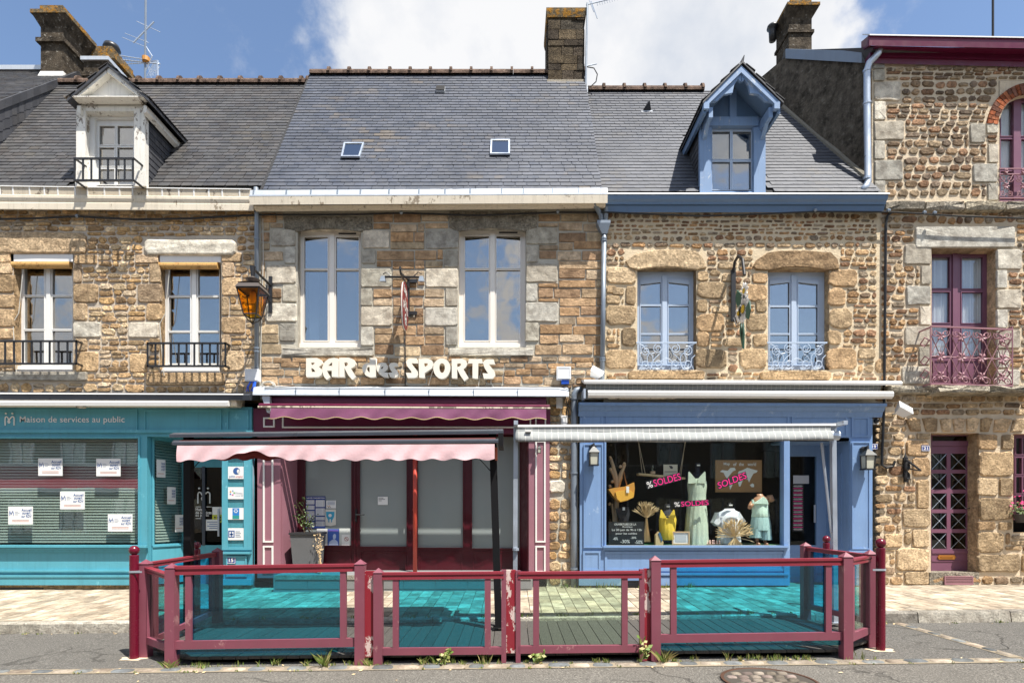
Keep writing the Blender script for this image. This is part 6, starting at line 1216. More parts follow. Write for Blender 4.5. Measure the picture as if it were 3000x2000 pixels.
am = glass('amber glass', (.98, .60, .06), .02); corners = [(-1, -1), (1, -1), (1, 1), (-1, 1)]
for (a, b), (c_, d) in zip(corners, corners[1:]+corners[:1]):
    q = MB(); q.add([(X+a*rb5, yL+b*rb5, zb4), (X+c_*rb5, yL+d*rb5, zb4), (X+c_*rt_, yL+d*rt_, zr_), (X+a*rt_, yL+b*rt_, zr_)], [(0, 1, 2, 3)]); q.build('amber_pane', am, ln)
q = MB(); q.lathe((X, yL, zr_-.2), [(.035, 0), (.05, .05), (.05, .16), (.03, .19)], 10); q.build('lamp_bulb', plain('amber lamp', (.75, .45, .12), .4), ln, smooth=True)
# bar hanging sign
hs = thing('hanging_sign', 'dark red shield sign with white writing on an iron bracket with two spotlights', 'sign', (-1.88, 0, pz(930, 0)))
X = -1.88; y0_, y1_ = -.70, -.22; zt4, zb6 = pz(826, -.5), pz(957, -.6)
q = MB(); pts = []
for i in range(28): a = 2*math.pi*i/28; pts.append((-.46+.25*math.copysign(abs(math.cos(a))**.75, math.cos(a)), (zt4+zb6)/2+(zt4-zb6)/2*math.sin(a)))
n = len(pts); q.add([(X-.02, a, b) for a, b in pts]+[(X+.02, a, b) for a, b in pts], [tuple(range(n-1, -1, -1)), tuple(range(n, 2*n))]+[(i, (i+1) % n, (i+1) % n+n, i+n) for i in range(n)])
bd = fix(q.build('sign_board', paint('dark red enamel', (.22, .02, .025), .4, .1), hs))
q = MB(); q.tube([(X+.0, a, b) for a, b in pts+pts[:1]], .012, 5); q.build('rim', M['whitecable'], hs)
zc_ = (zt4+zb6)/2
for w_, dz, hh, a, b in (('BAR', .21, .12, -.62, -.32), ('des', .07, .08, -.53, -.37), ('SPORTS', -.08, .13, -.66, -.25)):
    text('lettering', w_, (X+.023, a, zc_+dz), (X+.023, b, zc_+dz-.04), (X+.023, a, zc_+dz+hh), M['white'], hs, bold=.03)
q = MB(); q.add([(X+.023, -.44+.10*math.cos(2*math.pi*k/18), zc_-.23+.10*math.sin(2*math.pi*k/18)) for k in range(18)], [tuple(range(18))]); q.build('football', M['white'], hs)
for k in range(5): a = 1.2566*k; q = MB(); q.add([(X+.026, -.44+.06*math.cos(a)+.025*math.cos(j*1.2566), zc_-.23+.06*math.sin(a)+.025*math.sin(j*1.2566)) for j in range(5)], [(0, 1, 2, 3, 4)]); q.build('football_patch', M['black'], hs)
q = MB(); q.box(X-.02, X+.02, -.10, -.05, pz(928, 0), pz(815, 0)); q.tube([(X, -.08, pz(824, 0)), (X, -.4, pz(812, -.4)), (X, -.8, pz(798, -.8))], .016, 6); q.tube([(X, -.08, pz(850, 0)), (X, -.78, pz(802, -.78))], .018, 6)
q.tube([(X, -.78, pz(802, -.78)), (X, -.84, pz(792, -.8)), (X, -.84, pz(786, -.8)), (X, -.78, pz(786, -.8))], .018, 6)
for v in (826, 920): q.box(X, X+.15, -.06, -.03, pz(v+5, 0), pz(v-5, 0))
q.tube([P(1128, 811, -.62), P(1228, 812, -.62)], .018, 6); q.build('bracket', M['black'], hs)
for u, s in ((1122, -1), (1235, 1)):
    q = MB(); c_ = P(u, 818, -.62); q.hexa([c_+Vector((-.05, -.05, -.05)), c_+Vector((.05, -.05, -.05)), c_+Vector((.03, -.02, .05)), c_+Vector((-.03, -.02, .05))], [c_+Vector((-.05, .05, -.03)), c_+Vector((.05, .05, -.03)), c_+Vector((.03, .03, .055)), c_+Vector((-.03, .03, .055))]); fix(q.build('spotlight', M['zincdark'], hs)); q = MB(); q.tube([c_+Vector((0, 0, .09)), c_+Vector((-s*.06, 0, .12)), c_+Vector((-s*.14, 0, .05))], .008, 5); q.build('lamp_cable', M['black'], hs)
# daisy sign
fs_ = thing('hanging_sign', 'cut out white daisies sign hanging from a black arched bracket', 'sign', (px(2147, 0), 0, pz(930, 0)))
X = px(2147, -.03)
q = MB(); q.box(X-.04, X+.04, -.07, -.03, pz(945, 0), pz(795, 0)); q.lathe((X, -.05, pz(795, 0)), [(.03, 0), (.012, .05), (.002, .09)], 6); q.tube([(X, -.06, pz(800, 0)), (X, -.12, pz(768, -.1)), (X, -.28, pz(752, -.25)), (X, -.46, pz(764, -.4)), (X, -.54, pz(808, -.5))], .026, 8); q.tube([(X, -.06, pz(935, 0)), (X, -.2, pz(955, -.2)), (X, -.4, pz(948, -.4))], .01, 6); q.build('bracket', M['black'], fs_)
def petals(yc, zc, r, n=14):
    for k in range(n):
        a = 2*math.pi*k/n; q = MB(); d = Vector((0, math.cos(a), math.sin(a))); e_ = Vector((0, -math.sin(a), math.cos(a))); c_ = Vector((X, yc, zc)); ln_ = r*R.uniform(.85, 1.1)
        pp = [c_+d*r*.25-e_*r*.1, c_+d*ln_*.75-e_*r*.17, c_+d*ln_, c_+d*ln_*.75+e_*r*.17, c_+d*r*.25+e_*r*.1]; q.add([p+Vector((-.006, 0, 0)) for p in pp]+[p+Vector((.006, 0, 0)) for p in pp], [(0, 1, 2, 3, 4), (9, 8, 7, 6, 5)]+[(i, i+5, (i+1) % 5+5, (i+1) % 5) for i in range(5)]); fix(q.build('petal', M['white'], fs_))
    q = MB(); q.tube([(X-.02, yc, zc), (X+.02, yc, zc)], r*.28, 10); q.build('flower_centre', plain('yellow flower centre', (.60, .40, .03), .6), fs_)
petals(-.54, pz(852, -.54), .16, 10); petals(-.50, pz(905, -.5), .25, 16); petals(-.30, pz(918, -.3), .15, 10)
gr = plain('dark green sign leaf', (.02, .10, .07), .5)
for pp in ([(-.44, 862), (-.22, 850), (-.16, 880), (-.26, 900), (-.40, 890)], [(-.62, 900), (-.76, 880), (-.80, 905), (-.72, 935), (-.6, 930)], [(-.5, 940), (-.42, 975), (-.46, 1018), (-.52, 1022), (-.54, 975)], [(-.40, 940), (-.34, 970), (-.44, 1010), (-.48, 975)]):
    q = MB(); w_ = [Vector((X, y, pz(v, y))) for y, v in pp]; n = len(w_); q.add([p+Vector((-.008, 0, 0)) for p in w_]+[p+Vector((.008, 0, 0)) for p in w_], [tuple(range(n)), tuple(range(2*n-1, n-1, -1))]+[(i, i+n, (i+1) % n+n, (i+1) % n) for i in range(n)]); fix(q.build('sign_leaf', gr, fs_))
# wall lamps of the blue shop and the bar
def wall_lamp(u, v0, v1, y, label, k=1.0):
    x = px(u, y); h = pz(v0, y)-pz(v1, y); z = pz(v1, y-.12); t = thing('wall_lantern', label, 'wall lamp', (x, y, z), 'small wall lanterns on the shopfronts'); w_ = h*.19; yc = y-.14*k
    q = MB(); q.lathe((x, y-.02, z+h*.86), [(w_*.8, -h*.1), (w_*.8, h*.05), (w_*.3, h*.12)], 10); q.tube([(x, y-.02, z+h*.9), (x, yc, z+h*.95), (x, yc, z+h*.8)], h*.05, 7); q.build('wall_mount', M['black'], t)
    def fr(q, za, ra, zb_, rb_): q.add([(x-ra, yc-ra, za), (x+ra, yc-ra, za), (x+ra, yc+ra, za), (x-ra, yc+ra, za), (x-rb_, yc-rb_, zb_), (x+rb_, yc-rb_, zb_), (x+rb_, yc+rb_, zb_), (x-rb_, yc+rb_, zb_)], [(0, 1, 5, 4), (1, 2, 6, 5), (2, 3, 7, 6), (3, 0, 4, 7), (4, 5, 6, 7), (3, 2, 1, 0)])
    q = MB(); fr(q, z+h*.58, w_*1.25, z+h*.78, w_*.5); fr(q, z+h*.78, w_*.4, z+h*.84, w_*.2); q.build('hood', plain('black lantern hood', (.03, .035, .035), .4), t)
    q = MB(); fr(q, z, w_*1.1, z+h*.05, w_*1.1)
    for sx in (-1, 1):
        for sy in (-1, 1): q.tube([(x+sx*w_*.9, yc+sy*w_*.9, z+h*.05), (x+sx*w_, yc+sy*w_, z+h*.58)], w_*.12, 4)
    q.build('cage', M['black'], t); q = MB(); fr(q, z+h*.05, w_*.82, z+h*.57, w_*.9); q.build('lamp_glass', plain('dusty lamp glass', (.50, .49, .40), .35), t)
wall_lamp(1736, 1298, 1364, -.16, 'black lantern with dusty glass on the pilaster beside the display window'); wall_lamp(2528, 1305, 1376, -.18, 'black lantern with dusty glass on the pilaster next to number 19'); wall_lamp(1579, 1302, 1326, -.12, 'small black lantern on the mauve pilaster of the bar', .6)
# number plates
bl_ = paint('blue enamel', (.012, .035, .24), .25, .04, dirt=.03)
def plate(u0, v0, u1, v1, y, n, label, clip=False):
    t = thing('number_plate', label, 'number plate', (px((u0+u1)/2, y), y, pz(v1, y)), 'blue enamel house number plates')
    MB().pbox(u0, v0, u1, v1, y, .012).build('plate', bl_, t); MB().moulding(u0+1, v0+1, u1-1, v1-1, 1.3, y-.003, .004).build('border', M['white'], t)
    w_ = (u1-u0); ptext('numeral', n, u0+w_*.24, v0+(v1-v0)*.24, u1-w_*.24, v1-(v1-v0)*.24, y-.004, M['white'], t, bold=.03)
plate(664, 1630, 690, 1650, -.165, '15', 'blue enamel plate with the number 15 on the teal shopfront'); plate(2700, 1304, 2724, 1321, -.045, '21', 'blue enamel plate with the number 21 beside the plum door'); plate(2550, 1299, 2572, 1316, -.05, '19', 'blue enamel plate with the number 19 half hidden by the blue pilaster')
# teal shop lettering and emblem
tsg = thing('shop_lettering', 'cream words Maison de services au public with emblem on the teal fascia', 'shop sign', (px(200, -.15), -.15, pz(1245, -.15)))
crm = plain('cream lettering', (.85, .82, .78), .6)
ptext('lettering', 'Maison de services au public', 58, 1219, 365, 1242, -.142, crm, tsg, bold=.004, space=1.02)
def emblem(par, u0, v0, u1, v1, y, m, r):                  # two dots over an M of one rounded line
    w_, h_ = u1-u0, v1-v0; pt = lambda a, b: P(u0+w_*a, v0+h_*b, y)
    q = MB(); q.tube([pt(.05, 1), pt(.05, .45), pt(.09, .36), pt(.18, .32), pt(.28, .37), pt(.46, .62), pt(.52, .72), pt(.47, .80), pt(.37, .79), pt(.33, .70), pt(.42, .58), pt(.66, .38), pt(.8, .31), pt(.91, .36), pt(.95, .45), pt(.95, 1)], r, 6)
    for a in (.17, .83): q.lathe((pt(a, .1).x, y-r, pt(a, .1).z-r*1.5), [(r*.3, 0), (r*1.5, r*1.0), (r*1.5, r*2), (r*.3, r*3)], 10)
    q.build('emblem', m, par)
emblem(tsg, 14, 1207, 43, 1246, -.142, crm, .011)
dsg = thing('door_lettering', 'white emblem and words Maison de services au public on the teal shop door glass', 'lettering', (px(597, .57), .57, pz(1520, .57)))
emblem(dsg, 578, 1425, 617, 1474, .57, M['white'], .013)
for v, s, u1 in ((1487, 'Maison', 603), (1496, 'de services', 620), (1505, 'au public', 612)): ptext('lettering', s, 573, v, u1, v+9, .57, M['white'], dsg, bold=.02)
for a, b, v in ((573, 589, 1483), (604, 620, 1483), (573, 589, 1517)): MB().pbox(a, v, b, v+1.6, .57, .004).build('rule', M['white'], dsg)
# ================================================================== notices on the windows
paper = plain('white paper', (.80, .80, .78), .7); inkb = plain('blue ink', (.03, .10, .30), .7); inkr = plain('salmon ink', (.62, .30, .22), .7); inkd = plain('dark ink', (.05, .05, .06), .7)
GN = 'paper notices stuck to the teal shop window'
def notice(u0, v0, u1, v1, y, label, group=GN):
    t = MB().pbox(u0, v0, u1, v1, y, .003).build('paper_notice', paper); tag(t, label, 'notice', group); w_, h_ = u1-u0, v1-v0; y -= .002
    emblem(t, u0+w_*.04, v0+h_*.22, u0+w_*.22, v0+h_*.50, y, inkb, .004)
    for k in range(3): MB().pbox(u0+w_*.27, v0+h_*(.29+.075*k), u0+w_*(.40+.06*(k % 2)), v0+h_*(.31+.075*k), y, .001).build('print_line', plain('grey ink', (.3, .36, .45), .7) if 'gi' not in M else M['gi'], t)
    for k, s in enumerate(('Accueil', 'ouvert', 'sur RDV')): ptext('lettering', s, u0+w_*(.54 if k != 1 else .57), v0+h_*(.12+.175*k), u0+w_*(.95 if k != 1 else .91), v0+h_*(.27+.175*k), y, inkb, t, bold=.015)
    for k in range(2): MB().pbox(u0+w_*.16, v0+h_*(.74+.08*k), u0+w_*.84, v0+h_*(.765+.08*k), y, .001).build('print_line', inkr, t)
M['gi'] = plain('grey ink', (.3, .36, .45), .7)
for r, lb in (((112, 1342, 183, 1393), 'Accueil notice upper left on the teal shop window'), ((282, 1343, 353, 1394), 'Accueil notice upper right on the wide teal shop window'), ((176, 1439, 248, 1491), 'Accueil notice in the middle of the wide teal shop window'), ((24, 1483, 96, 1535), 'Accueil notice lowest left on the wide teal shop window'), ((316, 1505, 388, 1556), 'Accueil notice lowest right on the wide teal shop window')): notice(*r, -.082, lb)
for t_, v0, v1, lb in ((.09, 1346, 1398, 'upper notice on the slanted teal shop window'), (.40, 1426, 1476, 'middle notice on the slanted teal shop window'), (.64, 1507, 1557, 'lower notice on the slanted teal shop window')):
    x0, y0 = A0 = e_t = (px(431, -.13)+(px(541, .55)-px(431, -.13))*t_, -.01+(.55+.01)*t_); ln2 = .26; dx, dy = (px(541, .55)-px(431, -.13))*ln2, .56*ln2
    yy = y0+dy/2; q = MB(); a, b = Vector((x0+.05, y0-.02, pz(v1, yy))), Vector((x0+dx+.05, y0+dy-.02, pz(v1, yy))); up = Vector((0, 0, pz(v0, yy)-pz(v1, yy))); q.add([a, b, b+up, a+up], [(0, 1, 2, 3)]); t = q.build('paper_notice', paper); tag(t, lb, 'notice', GN)
    o = Vector((.005, -.004, 0))
    for k, s in enumerate(('Accueil', 'ouvert', 'sur RDV')): p0 = a+(b-a)*.52+up*(.72-.17*k)+o; text('lettering', s, p0, p0+(b-a)*.42, p0+up*.14, inkb, t, bold=.015)
    p0 = a+(b-a)*.12+up*.2+o; q = MB(); q.add([p0, p0+(b-a)*.7, p0+(b-a)*.7+up*.03, p0+up*.03], [(0, 1, 2, 3)]); q.build('print_line', inkr, t)
# pilaster case: four plates
GC = 'white plates in the notice case of the teal pilaster'
def cplate(v0, v1, label): t = MB().pbox(668, v0, 714, v1, -.153, .006).build('service_plate', paper); return tag(t, label, 'plate', GC)
t = cplate(1366, 1402, 'white plate with round blue e logo above two small words, topmost in the case'); yy = -.156
c_ = P(693, 1379, yy); q = MB(); q.add([c_+Vector((.062*math.cos(2*math.pi*k/24), 0, .062*math.sin(2*math.pi*k/24))) for k in range(24)], [tuple(range(24))]); q.build('logo_disc', inkb, t); ptext('logo_letter', 'e', 694, 1374, 702, 1386, yy-.002, M['white'], t, bold=.04); ptext('lettering', 'pôle', 672, 1391, 688, 1400, yy, inkb, t); ptext('lettering', 'emploi', 690, 1392, 711, 1400, yy, plain('red ink', (.5, .08, .08), .7), t)
t = cplate(1426, 1461, 'white plate with small coloured figures, second from the top in the case')
for k, cc in enumerate(((.1, .4, .1), (.6, .1, .3), (.05, .15, .5), (.6, .3, .05), (.1, .3, .5))): a = k*1.2566; MB().pbox(680+6*math.cos(a)-2, 1443+6*math.sin(a)-2, 680+6*math.cos(a)+2, 1443+6*math.sin(a)+2, yy, .002).build('logo_mark', plain('logo tint', cc, .7), t)
ptext('lettering', 'Réseau', 690, 1440, 710, 1446, yy, M['gi'], t); ptext('lettering', 'rural 53', 690, 1448, 712, 1454, yy, M['gi'], t)
t = cplate(1487, 1521, 'white plate with blue flower emblem over a green band, third in the case'); MB().pbox(681, 1488, 701, 1509, yy, .002).build('emblem_field', plain('mid blue print', (.02, .20, .55), .7), t); MB().pbox(681, 1509.3, 701, 1519, yy, .002).build('emblem_band', plain('green print', (.02, .28, .26), .7), t)
for k in range(6): a = k*1.047; MB().pbox(691+4.5*math.cos(a)-1.5, 1496+4.5*math.sin(a)-1.5, 691+4.5*math.cos(a)+1.5, 1496+4.5*math.sin(a)+1.5, yy-.003, .002).build('emblem_petal', M['white'], t)
t = cplate(1546, 1581, 'white plate with dark blue square emblem, lowest in the case'); MB().moulding(669, 1553, 687, 1573, 2.5, yy-.001, .003).build('emblem_frame', inkb, t); MB().pbox(673, 1562, 683, 1566, yy, .002).build('emblem_bar', inkb, t); MB().pbox(676.5, 1557, 679.5, 1570, yy, .002).build('emblem_bar', inkb, t)
for k in range(4): MB().pbox(690, 1555+5*k, 690+13+(k % 2)*3, 1557+5*k, yy, .002).build('print_line', M['gi'], t)
# papers on the teal shop door
t = MB().pbox(622, 1484, 650, 1530, .572, .003).build('paper_notice', plain('yellow notice', (.55, .58, .05), .7)); tag(t, 'yellow and white notice with small round symbols on the teal shop door', 'notice')
for i in range(3):
    for j in range(2): MB().pbox(627+8*i, 1512+8*j, 632+8*i, 1517+8*j, .570, .002).build('symbol', inkd, t)
MB().pbox(622, 1484, 650, 1507, .570, .002).build('white_half', paper, t)
t = MB().pbox(603, 1521, 643, 1553, .566, .003).build('paper_notice', paper); tag(t, 'white sheet with blue print low on the teal shop door', 'notice')
for k in range(4): MB().pbox(607+(k % 2)*6, 1527+6*k, 637, 1529+6*k, .564, .002).build('print_line', inkb, t)
# blinds
def blind(label, p0, p1, v0, v1, yref, pitch, m):
    t = thing('venetian_blind', label, 'blind', (*((Vector(p0)+Vector(p1))/2), pz(v1, yref)), 'slatted blinds in the teal shop'); v = v0
    D = (Vector(p1)-Vector(p0)).normalized(); nr = Vector((D.y, -D.x))
    while v < v1-2:
        z = pz(v, yref); hh = .021; a = Vector((*p0, z)); b = Vector((*p1, z)); n3 = Vector((nr.x, nr.y, 0))
        q = MB(); q.add([a+n3*.010+Vector((0, 0, -hh)), b+n3*.010+Vector((0, 0, -hh)), b-n3*.012+Vector((0, 0, hh)), a-n3*.012+Vector((0, 0, hh)), a+n3*.004+Vector((0, 0, .002)), b+n3*.004+Vector((0, 0, .002))], [(0, 1, 5, 4), (4, 5, 2, 3)]); q.build('slat', m, t); v += pitch
bm_ = plain('pale green grey slats', (.66, .70, .66), .5)
blind('wide pale slatted blind behind the big teal shop window', (px(-320, .05), .06), (px(402, .05), .06), 1290, 1594, .06, 8.2, bm_)
blind('narrow slatted blind behind the slanted teal shop window', (px(433, -.05)+.02, .13), (px(530, .55)-.05, .66), 1296, 1590, .3, 8.2, bm_)
# papers in the bar window
yb6 = .438; GB = 'papers in the bar window'
t = MB().pbox(895, 1453, 953, 1546, yb6, .006).build('price_list', inkb if False else paint('navy print', (.015, .045, .22), .6, .05, dirt=.02)); tag(t, 'navy blue price list with white tables behind the potted shrub', 'price list', GB)
ptext('lettering', 'TARIF DES CONSOMMATIONS', 897, 1456, 951, 1460, yb6-.003, M['white'], t, bold=.02)
for c0, c1, rows in ((897, 921, ((1464, 1476), (1480, 1492), (1496, 1524), (1528, 1542))), (925, 951, ((1464, 1484), (1488, 1509), (1513, 1523), (1526, 1540)))):
    for a, b in rows:
        bx = MB().pbox(c0, a, c1, b, yb6-.002, .004).build('price_table', paper, t)
        v = a+2
        while v < b-1: MB().pbox(c0+2, v, c1-6, v+.9, yb6-.003, .001).build('print_line', M['gi'], bx); MB().pbox(c1-4.5, v, c1-1.5, v+.9, yb6-.003, .001).build('print_line', inkd, bx); v += 3.2
t = MB().pbox(956, 1465, 984, 1488, yb6, .004).build('paper_notice', paper); tag(t, 'small white flyer above the pennant in the bar window', 'notice', GB)
for k in range(3): MB().pbox(959, 1468+4*k, 981, 1470+4*k, yb6-.002, .002).build('print_line', M['gi'], t)
for k in range(4): MB().pbox(959+2.4*k, 1480+(k % 2)*3, 961+2.4*k, 1483+(k % 2)*3, yb6-.002, .002).build('picture_spot', inkd if k % 2 else plain('orange print', (.6, .3, .05), .6), t)
t = MB(); t.pprism([(951, 1491), (984, 1491), (984, 1537), (968, 1540), (953, 1538)], yb6, .004); t = fix(t.build('club_pennant', plain('cream pennant', (.72, .70, .62), .7))); tag(t, 'cream pennant with blue crest in the bar window', 'pennant', GB)
q = MB(); q.pprism([(955, 1498), (980, 1498), (979, 1512), (974, 1522), (961, 1522), (956, 1512)], yb6-.003, .004); cr_ = fix(q.build('crest', plain('crest blue', (.05, .36, .55), .6), t)); c_ = P(967, 1509, yb6-.005); q = MB(); q.add([c_+Vector((.032*math.cos(k*.393), 0, .032*math.sin(k*.393))) for k in range(16)], [tuple(range(16))]); q.build('crest_ball', M['white'], cr_)
for k in range(3): MB().pbox(962+4*k, 1519, 964.5+4*k, 1529, yb6-.005, .003).build('crest_stripe', M['white'] if k % 2 else plain('crest stripe', (.05, .36, .55), .6), cr_)
t = MB().pbox(928, 1548, 959, 1596, yb6-.004, .004).build('paper_notice', paper); tag(t, 'white printed sheet behind the planter in the bar window', 'notice', GB)
for k in range(11): MB().pbox(931, 1556+3.5*k, 954-(k % 3)*3, 1557.4+3.5*k, yb6-.006, .002).build('print_line', M['gi'], t)
t = MB().pbox(960, 1549, 993, 1597, yb6-.004, .004).build('photo_poster', plain('blue poster', (.06, .14, .50), .5)); tag(t, 'blue photograph poster of a white statue in a cap in the bar window', 'poster', GB)
sw = plain('pale blue print', (.52, .62, .85), .5); q = MB(); q.pprism([(963, 1596), (965, 1586), (973, 1580), (983, 1580), (989, 1586), (991, 1596)], yb6-.007, .003); fix(q.build('printed_figure', sw, t)); q = MB(); q.pprism([(976, 1579), (975, 1568), (979, 1562), (984, 1565), (984, 1574), (981, 1579)], yb6-.008, .003); fix(q.build('printed_head', sw, t)); MB().pbox(962, 1551, 991, 1556, yb6-.007, .003).build('printed_band', plain('violet print', (.22, .16, .55), .5), t)
t = MB().pbox(994, 1547, 1027, 1597, yb6, .004).build('paper_notice', plain('pale grey paper', (.60, .63, .60), .7)); tag(t, 'pale sheet with a red no entry style symbol in the corner of the bar window', 'notice', GB); MB().pbox(1001, 1565, 1025, 1597, yb6-.004, .003).build('white_card', paper, t)
q = MB(); c_ = P(1015, 1578, yb6-.007); q.tube([c_+Vector((.036*math.cos(k*.35), 0, .036*math.sin(k*.35))) for k in range(19)], .004, 4); q.tube([c_+Vector((-.025, 0, .025)), c_+Vector((.025, 0, -.025))], .004, 4); q.build('symbol', plain('dark red print', (.3, .02, .02), .6), t)
t = MB().pbox(1107, 1454, 1136, 1478, yb6, .003).build('paper_notice', paper); tag(t, 'handwritten white note on the bar door glass', 'notice', GB)
for k in range(3): MB().pbox(1109, 1457+4*k, 1118+5*((k+1) % 3), 1458.4+4*k, yb6-.002, .002).build('handwriting', inkd, t)
# planter with shrub and dried flowers
pl_ = thing('planter', 'tall dark woven planter with an olive green shrub and a hanging bunch of dried flowers', 'planter', (px(900, .1), .12, pz(1685, .1)))
xc, yc, zb7 = px(903, .12), .12, pz(1684, .12); zt5 = pz(1559, .12)
wv = NT('woven resin'); wv.col((.055, .057, .06)); sx_ = wv.n('ShaderNodeSeparateXYZ'); wv.nt.links.new(wv.pos, sx_.inputs[0]); hgt = wv.math('MULTIPLY', wv.math('SINE', wv.math('MULTIPLY', sx_.outputs[2], 420)), wv.math('SINE', wv.math('MULTIPLY', sx_.outputs[0], 300))); wv.col(wv.mix(wv.rng(hgt, -.5, .6), (.05, .052, .055), (.20, .205, .21))); wv.bump(hgt, .6, .008); wvm = wv.fin(.6)
q = MB()
def fr4(q, za, ra, zb_, rb_): q.add([(xc-ra, yc-ra, za), (xc+ra, yc-ra, za), (xc+ra, yc+ra, za), (xc-ra, yc+ra, za), (xc-rb_, yc-rb_, zb_), (xc+rb_, yc-rb_, zb_), (xc+rb_, yc+rb_, zb_), (xc-rb_, yc+rb_, zb_)], [(0, 1, 5, 4), (1, 2, 6, 5), (2, 3, 7, 6), (3, 0, 4, 7), (4, 5, 6, 7), (3, 2, 1, 0)])
fr4(q, zb7, .19, zt5, .245); q.build('pot', wvm, pl_); MB().box(xc-.26, xc+.26, yc-.26, yc+.26, zt5-.03, zt5+.004).build('pot_rim', plain('dark resin rim', (.03, .03, .032), .5), pl_)
lf_ = MB(); stm = MB()
for u, v, du in ((868, 1470, 4), (893, 1453, -3), (900, 1480, 2), (925, 1505, 5), (880, 1500, -6), (917, 1520, 2), (890, 1510, 0), (862, 1510, -4)):
    p0 = Vector((xc+R.uniform(-.12, .12), yc+R.uniform(-.1, .1), zt5)); p1 = P(u, v, yc+R.uniform(-.15, .1)); stm.tube([p0, (p0+p1)/2+Vector((R.uniform(-.05, .05), 0, .05)), p1], [.008, .006, .003], 4)
    for k in range(26):
        t = R.uniform(.25, 1.02); c_ = p0.lerp(p1, t)+Vector((R.gauss(0, .03), R.gauss(0, .03), R.gauss(0, .02))); a = Vector((R.gauss(0, 1), R.gauss(0, 1), R.gauss(.4, .8))).normalized()*R.uniform(.035, .06); b = a.orthogonal().normalized()*.012; lf_.add([c_, c_+a*.5+b, c_+a, c_+a*.5-b], [(0, 1, 2, 3)])
stm.build('stems', plain('woody stem', (.10, .07, .04), .8), pl_); lf_.build('foliage', M['leaf'], pl_)
df = MB()
for k in range(420):
    t = R.random()**.8; v = 1562+t*138; sp = 17*math.sin(min(1, t*1.6+.28)*math.pi)**.7*(1-t*.55)+2; c_ = P(934+R.gauss(0, .45)*sp+6*t, v, -.16+R.gauss(0, .03)); a = Vector((R.gauss(0, 1), R.gauss(0, 1), R.gauss(-.6, .8))).normalized()*R.uniform(.015, .03); b = a.orthogonal().normalized()*.010; df.add([c_, c_+a*.5+b, c_+a, c_+a*.5-b], [(0, 1, 2, 3)])
df.build('dried_flowers', M['straw'], pl_)

# ================================================================== display of the blue shop
yD = .38; zf = pz(1596, -.075)-.012
def at_(u, v, y): return P(u, v, y)
# branch rack
wd_m = plain('pale bare wood', (.62, .42, .25), .7)
rk = thing('branch_rack', 'pale branching wooden coat rack in the left of the display window', 'coat rack', (px(1805, .28), .28, zf)); y = .28
q = MB(); base = Vector((px(1804, y), y, zf)); q.tube([base, P(1805, 1520, y), P(1808, 1440, y), P(1804, 1395, y), P(1795, 1360, y), P(1788, 1342, y)], [.045, .04, .045, .04, .032, .035], 8); q.tube([P(1808, 1440, y), P(1818, 1390, y), P(1826, 1372, y), P(1829, 1360, y)], [.04, .038, .03, .036], 8); q.tube([P(1804, 1420, y), P(1797, 1390, y), P(1789, 1376, y)], [.03, .026, .034], 8); q.tube([base+Vector((.06, 0, 0)), P(1800, 1540, y), P(1793, 1475, y)], [.03, .03, .02], 8); q.build('trunk', wd_m, rk, smooth=True)
for u, v in ((1788, 1340), (1829, 1358), (1789, 1374), (1818, 1366), (1787, 1424), (1794, 1410), (1786, 1475)): q = MB(); c_ = P(u, v, y-.04); q.lathe(c_-Vector((0, 0, .03)), [(.008, 0), (.028, .015), (.03, .035), (.015, .06)], 9); q.build('knob', wd_m, rk, smooth=True)
# basket bag
bg_ = thing('basket_bag', 'golden tan leather bucket bag with paper tag hanging on the branch rack', 'bag', (px(1820, .12), .12, pz(1470, .12))); y = .13
leather = paint('golden tan leather', (.80, .42, .06), .5, .15, dirt=.1); q = MB(); q.pprism([(1783, 1432), (1800, 1428), (1834, 1424), (1858, 1412), (1860, 1430), (1857, 1455), (1838, 1466), (1818, 1471), (1808, 1465), (1795, 1450)], y-.12, .22); fix(q.build('bag_body', paint('brown tan leather', (.60, .28, .05), .5, .15), bg_)); q = MB(); q.pprism([(1803, 1440), (1815, 1436), (1845, 1434), (1858, 1444), (1855, 1457), (1838, 1464), (1818, 1469), (1808, 1460)], y-.15, .06); fix(q.build('front_pocket', leather, bg_))
q = MB(); q.tube([P(1812, 1430, y-.02), P(1822, 1400, y-.05), P(1828, 1380, y-.04), P(1832, 1404, y-.02), P(1838, 1426, y)], .011, 6); q.build('strap', paint('strap leather', (.40, .17, .05), .5), bg_); MB().pbox(1835, 1424, 1843, 1443, y-.17, .006).build('price_tag', paper, bg_)
db = thing('shoulder_bag', 'black handbag with white tag hanging under the tan bag', 'bag', (px(1825, .4), .4, pz(1520, .4))); q = MB(); q.pprism([(1805, 1488), (1842, 1484), (1846, 1506), (1840, 1525), (1815, 1527)], .14, .1); fix(q.build('bag_body', plain('black bag', (.02, .02, .025), .5), db)); MB().pbox(1824, 1485, 1831, 1494, .13, .004).build('price_tag', paper, db); q = MB(); q.tube([P(1812, 1488, .19), P(1820, 1476, .19), P(1834, 1486, .19)], .008, 5); q.build('strap', plain('black strap', (.02, .02, .02), .5), db)
